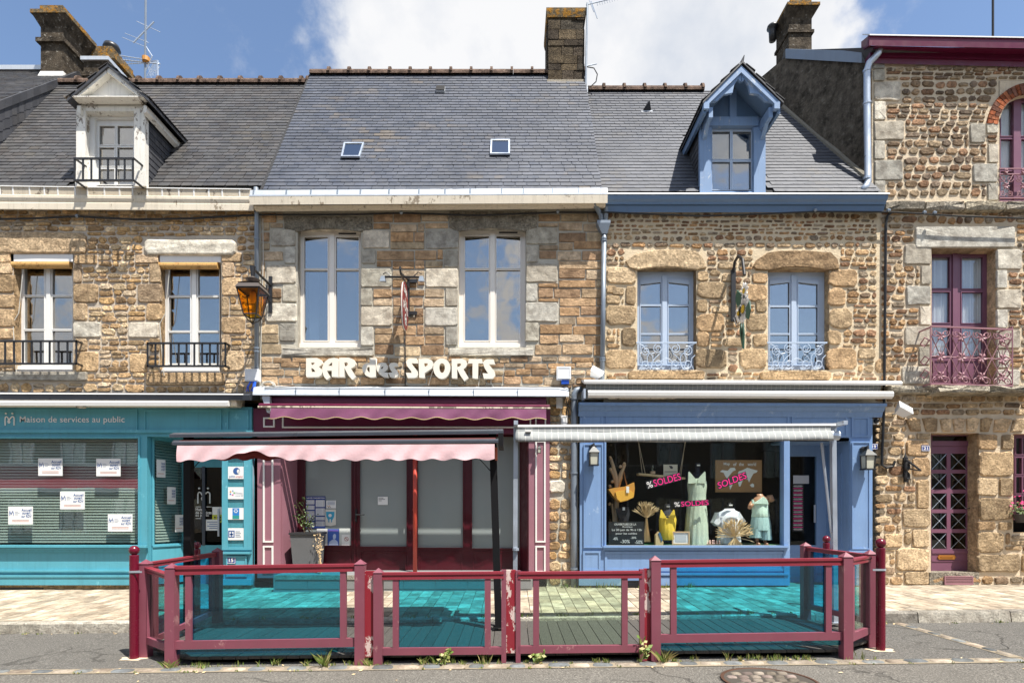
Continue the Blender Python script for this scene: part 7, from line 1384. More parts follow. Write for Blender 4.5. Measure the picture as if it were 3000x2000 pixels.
# swing shelf
sh = thing('swing_shelf', 'pale plank shelf hung on cords in the display window', 'shelf', (px(1935, .3), .3, pz(1390, .3))); y = .3
q = MB(); A_, B_ = P(1868, 1388, y), P(2003, 1401, y); q.obox(A_, B_, .2, (A_.z-.02, A_.z+.015, B_.z-.02, B_.z+.015)); q.build('plank', plain('pale plank', (.55, .42, .24), .7), sh)
for u0, u1 in ((1870, 1882), (1870, 1891), (2009, 1989), (2007, 1994)): q = MB(); q.tube([P(u0, 1290, y), P(u1, 1390 if u1 < 1900 else 1398, y)], .007, 4); q.build('cord', plain('rope', (.45, .36, .25), .8), sh)
t = MB().pbox(1944, 1360, 1985, 1396, .26, .015).build('picture_board', plain('cream board', (.66, .60, .48), .7)); tag(t, 'cream board with a black hat drawing standing on the hanging shelf', 'picture'); q = MB(); q.pprism([(1960, 1364), (1966, 1363), (1972, 1368), (1970, 1373), (1964, 1371)], .255, .006); fix(q.build('printed_hat', inkd, t)); MB().pbox(1947, 1380, 1982, 1381.5, .255, .004).build('print_line', inkd, t)
t = thing('bottle_vase', 'small glass vase on a wooden block on the hanging shelf', 'vase', P(1912, 1388, .28)); c_ = P(1912, 1388, .28); MB().box(c_.x-.04, c_.x+.04, .24, .32, c_.z, c_.z+.05).build('block', wd_m, t); MB().lathe(c_+Vector((0, 0, .05)), [(.02, 0), (.02, .10), (.015, .12)], 8).build('tube_vase', M['clearpane'], t)
# tailor busts with clothes
navy = plain('black bust cloth', (.012, .013, .022), .8)
def bust(t, u, y, vneck, vsh, vwaist, vbot, wsh, wwaist, whip):
    x = px(u, y); k = (y+DCAM)/FPX
    MB().loft([(x, y, pz(vbot, y), whip*k, .13), (x, y, pz((vbot+vwaist)/2, y), whip*k*.97, .13), (x, y, pz(vwaist, y), wwaist*k, .11), (x, y, pz(vsh+(vwaist-vsh)*.35, y), wsh*k*.92, .14), (x, y, pz(vsh+6, y), wsh*k*.95, .10), (x, y, pz(vsh, y), wsh*k*.6, .07), (x, y, pz(vsh-6, y), wsh*k*.30, .05), (x, y, pz(vneck, y), wsh*k*.27, .05)], 18).build('bust', navy, t, smooth=True); MB().box(x-.03, x+.03, y-.07, y-.055, pz(vneck+9, y), pz(vneck+5, y)).build('bust_label', paper, t)
def cloth(t, nm, u, y, secs, mat, pleat=0.0, n=48, npl=14):
    q = MB(); k = (y+DCAM)/FPX; vs = []; m = len(secs)
    for v, w_, dp, sh_ in secs:
        for j in range(n): a = 2*math.pi*j/n; r = 1+pleat*((v-secs[0][0])/max(1, secs[-1][0]-secs[0][0]))*math.sin(npl*a+v*.02); vs.append((px(u+sh_, y)+w_*k*math.cos(a)*r, y+dp*math.sin(a)*r, pz(v, y)))
    q.add(vs, [(i*n+j, (i+1)*n+j, (i+1)*n+(j+1) % n, i*n+(j+1) % n) for i in range(m-1) for j in range(n)]); return fix(q.build(nm, mat, t, smooth=True))
def fabric(nm, c, c2, sc=60, amt=.5):
    t = NT(nm); t.col(t.mix(t.math('MULTIPLY', t.rng(t.noise(sc, 3, .7), .45, .6), amt), c, c2)); t.bump(t.noise(9, 4, .6, (2, 2, .5)), .6, .02); return t.fin(.8)
sage = fabric('sage floral fabric', (.46, .56, .44), (.72, .75, .62)); y = .20
t = thing('floral_sundress', 'long sage green floral sundress on a black bust', 'dress', (px(2043, y), y, zf))
bust(t, 2043, y, 1356, 1388, 1450, 1500, 24, 18, 24)
cloth(t, 'dress', 2042, y, [(1402, 22, .135, 0), (1412, 28, .15, 0), (1425, 28, .155, 0), (1448, 25, .14, 0), (1462, 25, .14, 0), (1482, 27, .155, -1), (1520, 30, .17, -1), (1560, 32, .18, -2), (1594, 33, .18, -2)], sage, .10)
q = MB()
for s in (-1, 1): q.pprism([(2042+s*26, 1416), (2042+s*25, 1382), (2042+s*22.5, 1380), (2042+s*4, 1402), (2042+s*2, 1414)], y-.165, .03)
fix(q.build('bodice', sage, t)); 
yel = fabric('mustard yellow fabric', (.80, .55, .04), (.85, .64, .12)); y = .16
t = thing('strappy_top', 'mustard yellow strappy top on a black bust', 'top', (px(1957, y), y, zf)); bust(t, 1955, y, 1476, 1496, 1545, 1590, 24, 20, 23)
cloth(t, 'top', 1956, y, [(1510, 22, .13, 0), (1520, 25, .14, 0), (1545, 23, .14, -1), (1578, 23, .15, -1), (1580, 22, .14, -1)], yel, .05)
q = MB()
for s in (-1, 1): q.pprism([(1956+s*23, 1516), (1956+s*20, 1493), (1956+s*17.5, 1492), (1956+s*8, 1508), (1956+s*3, 1517)], y-.155, .03)
fix(q.build('bodice', yel, t))
bls = fabric('white gauze fabric', (.75, .78, .84), (.85, .86, .90)); y = .24
t = thing('gauze_blouse', 'white gauze blouse with wide short sleeves on a black bust', 'blouse', (px(2137, y), y, zf)); bust(t, 2137, y, 1472, 1492, 1545, 1590, 15, 14, 16)
cloth(t, 'blouse', 2135, y, [(1489, 13, .07, 2), (1494, 17, .09, 1), (1500, 30, .12, 1), (1515, 30, .15, 0), (1517, 31, .16, 0), (1545, 29, .15, 0), (1592, 34, .17, 0)], bls, .07)
q = MB(); q.pprism([(2105, 1500), (2096, 1522), (2092, 1530), (2104, 1541), (2112, 1528)], y-.1, .2); q.pprism([(2166, 1498), (2177, 1514), (2186, 1526), (2172, 1536), (2163, 1528)], y-.1, .2); fix(q.build('sleeves', bls, t)); MB().pbox(2107, 1511, 2165, 1515, y-.175, .02).build('frill', bls, t)
# child mannequin
skin = plain('tan mannequin skin', (.46, .24, .14), .4); mint = fabric('mint satin', (.58, .78, .66), (.72, .85, .75), 30); shc = fabric('blue green shorts cloth', (.36, .56, .55), (.48, .66, .63), 30); y = .13
t = thing('child_mannequin', 'headless child mannequin in mint camisole and blue green shorts with sandals', 'mannequin', (px(2230, y), y, zf)); k_ = (y+DCAM)/FPX
q = MB(); x = px(2228, y); q.loft([(x, y, pz(1530, y), 24*k_, .11), (x, y, pz(1500, y), 21*k_, .10), (x, y, pz(1470, y), 26*k_, .10), (x+.02, y, pz(1458, y), 22*k_, .08), (x+.0, y, pz(1452, y), 10*k_, .05), (x-.02, y, pz(1446, y), 8*k_, .045)], 16); q.build('torso', skin, t, smooth=True)
q = MB(); q.tube([P(2247, 1458, y), P(2258, 1456, y-.02), P(2262, 1466, y-.06)], [.05, .055, .045], 10); q.tube([P(2204, 1472, y), P(2198, 1482, y-.03), P(2196, 1488, y-.05)], [.045, .045, .035], 10); q.build('arm_stumps', skin, t, smooth=True)
cloth(t, 'camisole', 2228, y, [(1470, 18, .11, -4), (1478, 24, .125, -2), (1500, 23, .12, 0), (1512, 25, .135, 0), (1516, 22, .12, 0)], mint, .04)
q = MB(); q.pprism([(2205, 1474), (2204, 1462), (2207, 1462), (2212, 1472), (2236, 1456), (2238, 1454), (2248, 1464), (2252, 1476)], y-.14, .04); fix(q.build('camisole_straps', mint, t))
cloth(t, 'shorts', 2228, y, [(1514, 25, .13, 0), (1535, 28, .15, 0), (1552, 29, .15, 0)], shc, .05)
for s, b in ((-14, 1574), (14, 1580)): cloth(t, 'trouser_leg', 2228+s, y, [(1548, 15, .13, 0), (1565, 15.5, .13, 0), (b, 16, .13, 1 if s > 0 else -1)], shc, .06)
q = MB()
for s in (-10, 13): q.tube([P(2228+s, 1570, y), P(2228+s, 1585, y), (px(2228+s, y), y, zf+.04), (px(2226+s, y), y-.12, zf+.02)], [.045, .03, .028, .025], 8)
q.build('legs', skin, t, smooth=True)
for s in (-14, 12): q = MB(); c_ = Vector((px(2226+s, y), y-.07, zf)); q.box(c_.x-.035, c_.x+.035, c_.y-.09, c_.y+.09, zf, zf+.015); q.tube([c_+Vector((-.035, -.03, .01)), c_+Vector((0, -.03, .05)), c_+Vector((.035, -.03, .01))], .008, 4); q.tube([c_+Vector((-.035, .05, .01)), c_+Vector((0, .05, .07)), c_+Vector((.035, .05, .01))], .008, 4); q.build('sandal', plain('brown sandal', (.16, .07, .03), .5), t)
# wheat
def sheaf(u, vb, vt, vtie, sp_t, sp_b, y, label, n, rnd_=False):
    t = thing('wheat_sheaf', label, 'dried wheat', (px(u, y), y, zf), 'bunches of dried wheat in the display'); q = MB(); h = MB(); tie = P(u, vtie, y)
    for k in range(n):
        a = R.uniform(-1, 1); b = R.uniform(-1, 1); lo = Vector((px(u+sp_b*a, y), y+b*.06, pz(vb-R.uniform(0, 4), y))); hi = P(u+sp_t*a*(1 if not rnd_ else 1.0)+R.gauss(0, 5), vt+(abs(a)**1.8)*(vtie-vt)*(.5 if not rnd_ else .75)+abs(R.gauss(0, 8)), y+b*.08); q.tube([lo, tie+Vector((R.gauss(0, .008), R.gauss(0, .008), 0)), hi], .0035, 3); d = (hi-tie).normalized(); d = (d+Vector((R.gauss(0, .25), 0, R.gauss(-.1, .2)))).normalized(); h.tube([hi, hi+d*.03, hi+d*.09], [.004, .010, .001], 4)
    q.build('stalks', M['straw'], t); h.build('ears', M['straw'], t); g = MB(); g.tube([tie-Vector((0, 0, .012)), tie+Vector((0, 0, .012))], .022, 8); g.build('tie', plain('twine', (.3, .2, .1), .9), t)
sheaf(1894, 1588, 1477, 1516, 26, 12, .10, 'upright wheat sheaf beside the chalkboard', 70); sheaf(2153, 1597, 1527, 1572, 44, 20, .03, 'wide spreading wheat bundle in front of the white blouse', 110, True)
# chalkboard
t = thing('chalkboard', 'black chalkboard with white handwriting announcing the opening for the sales', 'chalkboard', (px(1833, .05), .05, zf)); y = .06
MB().pbox(1783, 1527, 1887, 1596, y, .02).build('board', plain('black slate board', (.012, .014, .016), .5), t); MB().pbox(1783, 1593, 1887, 1596, y-.012, .03).build('frame', M['black'], t); chk = plain('white chalk', (.8, .8, .78), .9)
for s, u0, v0, u1, v1 in (('OUVERTURE DE LA', 1800, 1532, 1864, 1538), ('Boutique', 1824, 1540, 1853, 1545), ('Le 30 juin de 9h à 12h', 1793, 1548, 1880, 1556), ('pour les soldes', 1804, 1559, 1866, 1566), ('-40%', 1796, 1573, 1810, 1581), ('-30%', 1818, 1580, 1845, 1590), ('-20%', 1848, 1571, 1864, 1577), ('-50%', 1860, 1582, 1883, 1592)): ptext('chalk_writing', s, u0, v0, u1, v1, y-.003, chk, t)
# shoe, frame, lantern, sandals
t = thing('wedge_shoe', 'blue and tan wedge shoe standing on end beside the wheat', 'shoe', (px(1932, .1), .1, zf)); q = MB(); q.pprism([(1921, 1596), (1921, 1566), (1930, 1556), (1936, 1572), (1944, 1588), (1943, 1596)], .05, .1); fix(q.build('sole', plain('straw sole', (.58, .42, .22), .8), t)); q = MB(); q.pprism([(1928, 1562), (1934, 1558), (1942, 1580), (1938, 1586)], .04, .12); fix(q.build('upper', plain('blue upper', (.05, .12, .22), .6), t))
t = thing('framed_print', 'pale wood photo frame with white mount on the display floor', 'picture frame', (px(1995, .05), .05, zf)); MB().moulding(1969, 1556, 2021, 1595, 4, .03, .03).build('frame', plain('light oak', (.55, .38, .22), .6), t); MB().pbox(1973, 1560, 2017, 1591, .045, .01).build('mount', paper, t); MB().pbox(1978, 1565, 2011, 1586, .04, .006).build('print', plain('grey print', (.50, .51, .52), .6), t)
t = thing('candle_lantern', 'small dark metal and wood candle lantern beside the green dress', 'lantern', (px(2026, .2), .2, zf)); c_ = Vector((px(2027, .2), .2, zf)); q = MB()
for sx in (-1, 1):
    for sy in (-1, 1): q.tube([c_+Vector((sx*.085, sy*.085, 0)), c_+Vector((sx*.05, sy*.05, .24))], .01, 5)
q.build('legs', plain('lantern wood', (.35, .2, .1), .6), t); q = MB(); q.box(c_.x-.07, c_.x+.07, .13, .27, zf+.24, zf+.26); q.tube([c_+Vector((-.05, 0, .26)), c_+Vector((-.05, 0, .36)), c_+Vector((0, 0, .42)), c_+Vector((.05, 0, .36)), c_+Vector((.05, 0, .26))], .006, 5); q.build('lid_and_handle', M['black'], t)
for i, (u, lb) in enumerate(((2078, 'pale pink sandal lying left of its pair on the display floor'), (2098, 'pale pink strappy sandal lying next to the wheat bundle'))):
    t = thing('sandal', lb, 'sandal', (px(u, .12), .12, zf), 'pink sandals on the display floor'); q = MB(); c_ = Vector((px(u, .1), .1, zf)); q.loft([(c_.x, c_.y, zf, .10, .045), (c_.x, c_.y, zf+.02, .105, .05)], 12); q.build('sole', plain('tan sole', (.5, .34, .2), .6), t); q = MB()
    for dx in (-.05, .0, .05): q.tube([c_+Vector((dx, -.045, .02)), c_+Vector((dx+.01, 0, .09)), c_+Vector((dx, .045, .02))], .012, 5)
    q.build('strap', plain('pale pink strap', (.66, .42, .38), .6), t)
# world map
t = thing('map_board', 'brown wooden board with white world map and the words Map of the world', 'wall map', (px(2165, .4), .4, pz(1441, .4))); y = .4
MB().pbox(2096, 1347, 2232, 1441, y, .02).build('board', paint('brown map board', (.34, .19, .08), .6, .12, dirt=.1), t)
for s, a, b in (('Map', 2120, 2138), ('of', 2148, 2158), ('the', 2165, 2179), ('world', 2190, 2215)): ptext('lettering', s, a, 1354, b, 1364, y-.004, M['white'], t, bold=.02)
cont = plain('pale map print', (.80, .82, .80), .7)
for nm, pp in (('north_america', [(2109, 1381), (2116, 1376), (2132, 1378), (2140, 1370), (2152, 1369), (2156, 1376), (2147, 1380), (2140, 1388), (2134, 1396), (2130, 1401), (2124, 1393), (2120, 1384)]), ('south_america', [(2130, 1404), (2140, 1408), (2148, 1414), (2144, 1424), (2139, 1434), (2137, 1423), (2131, 1413)]), ('africa', [(2160, 1399), (2172, 1397), (2178, 1405), (2174, 1412), (2169, 1424), (2165, 1424), (2162, 1411), (2157, 1406)]), ('eurasia', [(2160, 1392), (2164, 1380), (2176, 1376), (2190, 1369), (2206, 1374), (2220, 1378), (2216, 1384), (2208, 1386), (2203, 1394), (2199, 1402), (2195, 1412), (2190, 1402), (2184, 1404), (2178, 1396), (2170, 1396)]), ('australia', [(2197, 1420), (2204, 1415), (2209, 1418), (2209, 1426), (2202, 1426)])): q = MB(); q.pprism(pp, y-.005, .006); fix(q.build('map_print', cont, t))
# sale stickers
pinkp = plain('hot pink print', (.80, .015, .22), .5); stk = plain('black sticker', (.01, .012, .014), .5); GS = 'pink and black sale stickers on the display window'
def sticker(p0, p1, p2, label, pct=True):
    p0, p1, p2 = [P(*p, -.082) for p in (p0, p1, p2)]; q = MB(); e1, e2 = p1-p0, p2-p0; q.add([p0-e1*.02-e2*.1, p1+e1*.02-e2*.1, p1+e1*.02+e2*1.1, p0-e1*.02+e2*1.1], [(0, 1, 2, 3)]); t = q.build('sale_sticker', stk); tag(t, label, 'sticker', GS); o = Vector((0, -.003, 0)); f = .20 if pct else 0
    if pct: text('lettering', '%', p0+o, p0+o+e1*.16, p0+o+e2*.95, M['white'], t)
    text('lettering', 'SOLDES', p0+o+e1*f, p1+o, p0+o+e1*f+e2, pinkp, t)
sticker((1898, 1430), (1996, 1404), (1893, 1411), 'slanted pink SOLDES sticker with percent sign below the hanging shelf'); sticker((1976, 1484), (2076, 1478), (1975, 1470), 'pink SOLDES sticker with percent sign across the green dress'); sticker((2106, 1431), (2188, 1400), (2101, 1413), 'slanted pink SOLDES sticker over the world map', False)
t = thing('sale_banner', 'tall black banner repeating the word SOLDES on the blue shop door', 'banner', (px(2337, .6), .6, pz(1556, .6))); y = .615
MB().pbox(2322, 1416, 2354, 1556, y, .004).build('banner_sheet', stk, t)
for k in range(11): ptext('lettering', '•SOLDES•', 2325, 1421+12.6*k, 2351, 1426+12.6*k, y-.004, M['white'], t, bold=.01)
for k in range(10): MB().pbox(2324, 1429+12.6*k, 2352, 1431+12.6*k, y-.003, .002).build('pink_line', pinkp, t)
t = MB().pbox(2324, 1392, 2370, 1416, y, .004).build('paper_notice', plain('grey paper', (.45, .46, .48), .6)); tag(t, 'grey paper notice above the black sale banner on the blue door', 'notice')

# ================================================================== cables, boxes, floodlights, camera
def cable(pts, r, label, m='black', nm='overhead_cable', sag=True, grp=None, clips=()):
    q = MB(); q.tube(pts, r, 6); t = q.build(nm, M['cable'] if m == 'black' else M['whitecable']); tag(t, label, 'cable', grp)
    for c_ in clips: q = MB(); q.lathe(Vector(c_)-Vector((0, 0, .04)), [(.01, 0), (.035, .02), (.035, .05), (.01, .07)], 8); q.build('clip', M['zincdark'], t)
cable([P(u, v, -.08) for u, v in ((-120, 644), (100, 640), (225, 634), (400, 643), (560, 640), (700, 632), (757, 630))], .018, 'thick black cable sagging across the top of the tan house above the teal shop', clips=[P(226, 632, -.08)])
cable([P(u, v, -.08) for u, v in ((757, 629), (900, 629), (1050, 628), (1176, 624), (1400, 631), (1632, 622), (1760, 622))], .016, 'thick black cable under the cornice of the bar house', clips=[P(1176, 622, -.08), P(1634, 619, -.08)])
cable([P(u, v, -.16) for u, v in ((1760, 621), (1900, 627), (2050, 633), (2200, 628), (2388, 620), (2600, 621), (2700, 626), (2800, 633), (3100, 643))], .014, 'thin black cable from the blue cornice to the tall house', clips=[P(2388, 615, -.16), P(2603, 616, -.16), P(2708, 622, -.16), P(2738, 623, -.16)])
cable([P(u, v, -.05) for u, v in ((2612, 622), (2600, 632), (2595, 660), (2594, 800), (2592, 1000), (2590, 1200), (2584, 1330), (2584, 1362), (2596, 1370), (2616, 1366), (2622, 1350))], .022, 'black cable running down the tall house beside the blue shop')
cable([P(u, v, -.04) for u, v in ((1187, 920), (1187, 1000), (1188, 1060), (1187, 1130))], .009, 'black cable hanging from the shield sign')
cable([P(u, v, -.03) for u, v in ((770, 640), (771, 760), (768, 900), (762, 1080))], .008, 'thin grey cable down the edge of the bar house', m='white')
for pts, lb in (([(925, 1107), (920, 1118), (924, 1130)], 'short white cable loop under the letter B'), ([(1268, 1085), (1262, 1105), (1256, 1128)], 'white cable below the letter P'), ([(1440, 1106), (1438, 1120), (1446, 1134)], 'white cable below the last letter S'), ([(1412, 1080), (1405, 1105), (1402, 1130)], 'white cable below the letter T')): cable([P(u, v, -.05) for u, v in pts], .006, lb, m='white', nm='sign_cable', grp='cables below the raised letters')
loops = MB()
for k in range(5): loops.tube([P(786+R.uniform(-3, 3)+(13+k*2)*math.cos(a*.5), 1126+(6+k)*math.sin(a*.5), -.2-.02*k) for a in range(14)], .006, 4)
t = loops.build('cable_coil', M['whitecable']); tag(t, 'coil of white cable lying on the left end of the zinc canopy', 'cable')
q = MB(); q.tube([P(u, v, -.36) for u, v in ((775, 1136), (860, 1131), (960, 1133), (1080, 1131), (1200, 1132), (1330, 1133), (1450, 1131), (1560, 1133), (1640, 1132), (1670, 1142))], .007, 4); t = q.build('cable_run', M['cable']); tag(t, 'thin black cables lying along the top edge of the zinc canopy', 'cable')
q = MB()
for k in range(5): q.tube([P(1650+R.uniform(-6, 6), 1136, -.2), P(1672+R.uniform(-8, 8), 1150+R.uniform(-8, 12), -.25), P(1662+R.uniform(-6, 6), 1175, -.2), P(1664+R.uniform(-8, 14), 1205+R.uniform(0, 40), -.15)], .007, 4)
t = q.build('cable_tangle', M['cable']); tag(t, 'tangle of black cables at the right end of the zinc canopy', 'cable')
def ebox(u0, v0, u1, v1, y, label, blue=None):
    t = thing('junction_box', label, 'electrical box', (px((u0+u1)/2, y), y, pz(v1, y)), 'white electrical boxes on the facades'); MB().pbox(u0, v0, u1, v1, y, .1).build('case', M['whiteplastic'], t); MB().moulding(u0+3, v0+3, u1-3, v1-3, 1.5, y-.006, .008).build('lid_seam', M['whiteplastic'], t)
    if blue: MB().pbox(*blue, y+.02, .06).build('plug', M['blueplastic'], t)
ebox(717, 1080, 758, 1116, -.16, 'white electrical box under the street lantern with blue cables'); ebox(1631, 1073, 1673, 1111, -.14, 'white electrical box with blue plug near the blue canopy', (1645, 1112, 1667, 1123)); ebox(1630, 1163, 1648, 1194, -.10, 'small cream box beside the end of the purple awning'); ebox(1644, 1216, 1662, 1245, -.08, 'small white box low beside the grey downpipe')
q = MB()
for k in range(6): q.tube([P(735+k*3, 1116, -.14), P(728+k*4+R.uniform(-6, 6), 1132, -.2), P(722+k*6, 1146, -.2)], .009, 5)
t = q.build('blue_cables', M['blueplastic']); tag(t, 'bunch of blue cables below the white box under the street lantern', 'cable')
def flood(u, v, y, s, label, ry):
    c_ = P(u, v, y); t = thing('floodlight', label, 'floodlight', (c_.x, c_.y, c_.z), 'small floodlights on the facades'); m = Matrix.Translation(c_) @ Matrix.Rotation(ry, 4, 'Y') @ Matrix.Rotation(-.7, 4, 'X')
    q = MB(); b = [(-.10, -.06, -.07), (.10, -.06, -.07), (.10, -.06, .07), (-.10, -.06, .07)]; f = [(-.06, .06, -.045), (.06, .06, -.045), (.06, .06, .045), (-.06, .06, .045)]; q.hexa([m @ (Vector(p)*s) for p in b], [m @ (Vector(p)*s) for p in f]); fix(q.build('lamp_housing', M['whiteplastic'], t)); q = MB(); q.add([m @ (Vector((p[0]*.85, -.064, p[2]*.8))*s) for p in b], [(0, 1, 2, 3)]); q.build('lamp_lens', plain('lamp lens', (.45, .47, .48), .2), t); q = MB(); q.tube([m @ Vector((0, .05, 0)), (c_.x-.05, -.01, c_.z-.03)], .012, 6); q.build('lamp_arm', M['galv'], t)
flood(1746, 1094, -.18, 1.15, 'white floodlight beside the downpipe above the blue canopy', .5); flood(2644, 1202, -.22, 1.35, 'white floodlight on the tall house above number 21', .5)
t = thing('security_camera', 'small white camera with black dome beside the blue shop', 'camera', (px(2566, -.05), -.05, pz(1240, -.05))); MB().pbox(2559, 1226, 2574, 1242, -.06, .06).build('base', M['whiteplastic'], t); c_ = P(2567, 1233, -.07); q = MB(); q.lathe(c_-Vector((0, 0, .045)), [(.012, 0), (.04, .02), (.045, .045), (.04, .07), (.012, .09)], 12); q.build('dome', M['black'], t, smooth=True)
# bracket by door 21
t = thing('iron_bracket', 'black iron sign bracket with two round rings beside the plum door', 'bracket', (px(2652, 0), 0, pz(1410, 0))); X = px(2652, -.03); q = MB(); q.box(X-.035, X+.035, -.05, -.01, pz(1412, 0), pz(1340, 0)); q.lathe((X, -.03, pz(1340, 0)), [(.03, 0), (.012, .05), (.002, .09)], 6); q.tube([P(2654, 1345, -.06), P(2690, 1372, -.25), P(2697, 1378, -.3)], .018, 6); q.tube([P(2660, 1372, -.1), P(2694, 1378, -.3)], .012, 6); q.build('frame', M['black'], t)
for v in (1366, 1394): c_ = P(2658, v, -.1); q = MB(); q.tube([c_+Vector((.035*math.cos(k*.5), 0, .06*math.sin(k*.5))) for k in range(14)], .022, 6); q.build('ring', M['black'], t)
# antennas
def ant(label, mast, y, els=(), m=None, extra=None):
    t = thing('tv_antenna', label, 'antenna', tuple(P(*mast[0], y)), 'rooftop antennas'); q = MB(); q.tube([P(*p, y) for p in mast], .022, 7); q.build('mast', m or M['zincdark'], t)
    for (a, b, r) in els: q = MB(); q.tube([P(*a[:2], y+a[2]), P(*b[:2], y+b[2])], r, 5); q.build('rod', M['galv'], t)
    return t
y = 2.2
t = ant('tall thin mast with crossed rods and a grid aerial behind the white dormer', [(425, 240), (426, 120), (427, -30)], y, [((390, 126, 0), (451, 64, 0), .016), ((350, 163, 0), (425, 175, 0), .010), ((358, 176, 0), (470, 188, 0), .013), ((374, 188, 0), (440, 184, 0), .01), ((366, 98, .0), (436, 126, 0), .006), ((400, 63, 0), (470, 95, 0), .006), ((358, 110, 0), (424, 137, 0), .006), ((428, 138, 0), (446, 166, 0), .014), ((446, 166, 0), (424, 215, 0), .012), ((462, 178, 0), (462, 234, 0), .02), ((430, 182, .1), (462, 178, 0), .01)])
for k in range(9): q = MB(); u = 356+k*8.5; q.tube([P(u, 163+k*1.2, y-.1), P(u+6, 186+k*.6, y+.1)], .005, 4); q.build('aerial_element', M['galv'], t)
for k in range(6): q = MB(); q.tube([P(432+k*5, 190+k*5, y), P(444+k*5, 230-k*7, y)], .006, 4); q.tube([P(430+k*6, 225, y), P(452+k*2, 180, y)], .006, 4); q.build('reflector_wire', M['galv'], t)
q = MB(); q.lathe(P(428, 185, y), [(.03, 0), (.08, .03), (.08, .12), (.03, .15)], 10); q.build('amplifier_box', plain('orange plastic', (.55, .25, .05), .5), t)
y = 1.85
t = ant('yagi aerial on a thin pole strapped to the middle chimney', [(1716, 252), (1718, 130), (1721, 10)], y, [((1717, 15, 0), (1830, -12, 0), .012), ((1732, 4, 0), (1750, 55, 0), .010), ((1726, 0, 0), (1740, 36, 0), .008), ((1714, 195, 0), (1748, 188, 0), .012)])
for k in range(12): q = MB(); u = 1748+k*7.2; q.tube([P(u, 5-k*1.9, y), P(u+3, 17-k*1.9, y)], .006, 4); q.build('aerial_element', M['zincdark'], t)
q = MB(); q.tube([P(1718, 196, y), P(1740, 200, y), P(1750, 218, y), P(1746, 240, y), P(1732, 253, y), P(1718, 254, y)], .012, 5); q.build('cable_loop', M['cable'], t)
ant('plain dark pole rising above the plum eaves', [(2909, 112), (2909, -30)], 1.5, (), M['black'])

# ================================================================== plants
# flower pot on the sill of the small plum window
t = thing('flower_pot', 'dark pot of pink flowers on the sill of the small plum window', 'flower pot', (px(2996, -.08), -.08, pz(1528, -.08))); c_ = P(2998, 1530, -.1); q = MB(); q.lathe(c_, [(.10, 0), (.15, .14), (.16, .15)], 14); q.build('pot', plain('dark pot', (.05, .045, .045), .6), t)
q = MB(); f2 = MB()
for k in range(260):
    d = Vector((R.gauss(0, .10), R.gauss(0, .07), abs(R.gauss(0, .14)))); p = c_+Vector((0, 0, .14))+d; a = Vector((R.gauss(0, 1), R.gauss(0, 1), R.gauss(.3, .7))).normalized()*.05; b = a.orthogonal().normalized()*.018; (f2 if (d.z > .12 and R.random() < .6) else q).add([p, p+a*.5+b, p+a, p+a*.5-b], [(0, 1, 2, 3)])
q.build('foliage', M['leaf'], t); f2.build('blossoms', plain('hot pink petal', (.70, .04, .22), .6), t)
wk = MB()
for k in range(70):
    x = R.uniform(-3.7, 3.9); y = -4.33+R.uniform(-.05, .06); clump((x, y, gx(x)+.004), R.uniform(.02, .08), R.uniform(.02, .11)*R.uniform(.5, 1.2), R.randint(5, 26), wk, w=R.uniform(.0025, .006), flop=R.uniform(.3, 1.3))
for k in range(46):
    x = R.uniform(-9, 9); clump((x, -2.545, gx(x)+.004), .04, R.uniform(.02, .05), R.randint(5, 14), wk)
for k in range(40): x = R.uniform(-4, 4.2); clump((x, -2.45, gp(x, -2.45)), .05, R.uniform(.02, .07), R.randint(5, 12), wk)
for k in range(26): x = R.uniform(.9, 3.6); clump((x, -.18, gp(x, -.2)), .07, R.uniform(.03, .14), R.randint(6, 16), wk)
for k in range(26): x = R.uniform(-6, 6); clump((x, -4.53, gx(x)+.004), .03, .025, 8, wk)
wk.build('grass_tufts', M['grass'], kind='stuff')
def plant(u, y, label, kind, h=.2):
    x = px(u, y); z = gx(x); t = thing('weed', label, 'weed', (x, y, z)); q = MB()
    if kind == 'tuft': clump((x, y, z), .04, h*.8, 44, q, w=.0028, flop=1.3); q.build('blades', M['grass'], t)
    else:
        stm = MB()
        for k in range(5):
            a = R.uniform(0, 6.28); top = Vector((x+.09*math.cos(a), y+.05*math.sin(a), z+h*R.uniform(.5, 1))); stm.tube([(x, y, z), top], .004, 4)
            for j in range(5):
                p = Vector((x, y, z)).lerp(top, R.uniform(.3, 1)); d = Vector((R.gauss(0, 1), R.gauss(0, .6), R.gauss(.3, .5))).normalized()*R.uniform(.04, .075); b = d.orthogonal().normalized()*.02; q.add([p, p+d*.5+b, p+d, p+d*.5-b], [(0, 1, 2, 3)])
        stm.build('stems', M['grass'], t); q.build('leaves', M['grass'], t)
plant(498, -4.40, 'grass tuft at the foot of the corner post on the teal shop side', 'tuft', .12); plant(952, -4.40, 'straggling grass tuft below the tall teal barrier', 'tuft', .22); plant(1303, -4.38, 'small leafy weed growing in front of the low teal gate rail', 'leafy', .2); plant(1570, -4.40, 'broad leaved weed below the clear glass gate', 'leafy', .16); plant(1875, -4.40, 'tall leafy weed climbing the last gate post', 'leafy', .3); plant(1945, -4.40, 'bright green grass tuft beside the tall post by the blue shop', 'tuft', .2)
lt = MB()
for k in range(130):
    x = R.uniform(-7, 7); y = R.choice((-4.56, -4.36, -2.56, -2.6, R.uniform(-5.6, -4.4)))+R.gauss(0, .03); z = gx(x)+.012; a = R.uniform(0, 6.28); s = R.uniform(.008, .026); d = Vector((math.cos(a)*s, math.sin(a)*s, R.uniform(0, .006))); e_ = Vector((-math.sin(a)*s*.5, math.cos(a)*s*.5, .002)); p = Vector((x, y, z)); lt.add([p-d, p-e_, p+d, p+e_], [(0, 1, 2, 3)])
lt.build('fallen_leaves', M['straw'], kind='stuff')

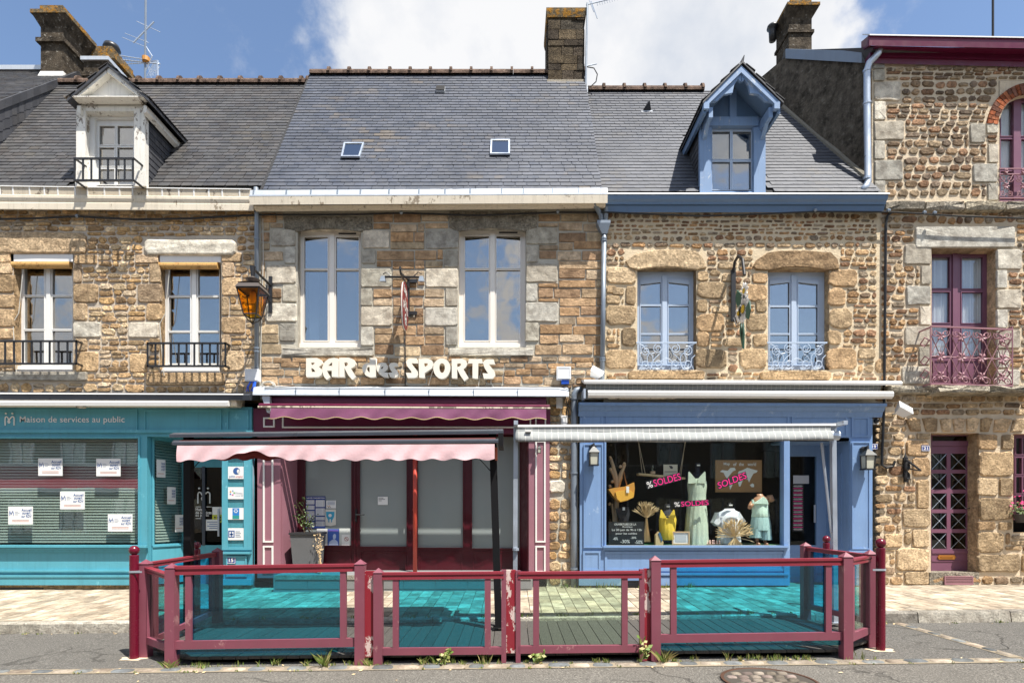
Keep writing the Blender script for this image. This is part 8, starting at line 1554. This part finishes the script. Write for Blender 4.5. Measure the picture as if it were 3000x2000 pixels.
# ================================================================== the other side of the street, seen only in the window glass
def opp(x0, x1, h, m, label):
    t = thing('facing_house', label, 'house', ((x0+x1)/2, -20, 0), 'houses across the street seen in reflections'); MB().box(x0, x1, -27, -19, 0, h).build('wall', m, t); q = MB(); q.add([(x0-.1, -18.7, h), (x1+.1, -18.7, h), (x1+.1, -23, h+3.2), (x0-.1, -23, h+3.2), (x0-.1, -27.3, h), (x1+.1, -27.3, h)], [(0, 1, 2, 3), (3, 2, 5, 4), (0, 3, 4), (1, 5, 2)]); fix(q.build('roof', M['slate0'], t)); n = max(2, int((x1-x0)/2.6))
    for k in range(n):
        for z0, z1 in ((.5, 2.3), (3.4, 5.2)):
            c_ = x0+(x1-x0)*(k+.5)/n; f = MB().box(c_-.55, c_+.55, -18.99, -18.94, z0, z1).build('window', M['pane'], t); MB().box(c_-.65, c_-.55, -18.99, -18.9, z0, z1).build('window_frame', M['white'], f); MB().box(c_-.04, c_+.04, -18.95, -18.9, z0, z1).build('mullion', M['white'], f); MB().box(c_+.55, c_+.65, -18.99, -18.9, z0, z1).build('window_frame', M['white'], f)
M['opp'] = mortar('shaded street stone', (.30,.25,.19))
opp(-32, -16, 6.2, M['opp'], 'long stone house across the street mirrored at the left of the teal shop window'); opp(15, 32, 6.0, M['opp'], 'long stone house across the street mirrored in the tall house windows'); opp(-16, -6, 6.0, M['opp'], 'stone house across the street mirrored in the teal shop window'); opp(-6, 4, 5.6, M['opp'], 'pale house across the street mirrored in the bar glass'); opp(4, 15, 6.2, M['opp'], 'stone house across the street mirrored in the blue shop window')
t = thing('facing_awning', 'crimson awning across the street mirrored in the teal shop window', 'awning', (-21, -18, 2.6)); q = MB(); q.hexa([(-27, -16.9, 2.75), (-17.3, -16.9, 2.75), (-17.3, -18.9, 4.0), (-27, -18.9, 4.0)], [(-27, -16.9, 2.7), (-17.3, -16.9, 2.7), (-17.3, -18.9, 3.95), (-27, -18.9, 3.95)]); q.build('cloth', plain('crimson awning cloth', (.36, .02, .05), .8), t); MB().box(-27, -17.3, -16.95, -16.88, 2.55, 2.76).build('front_bar', M['white'], t); MB().box(-27, -17.3, -18.9, -18.8, 4.0, 4.12).build('cassette', M['white'], t)
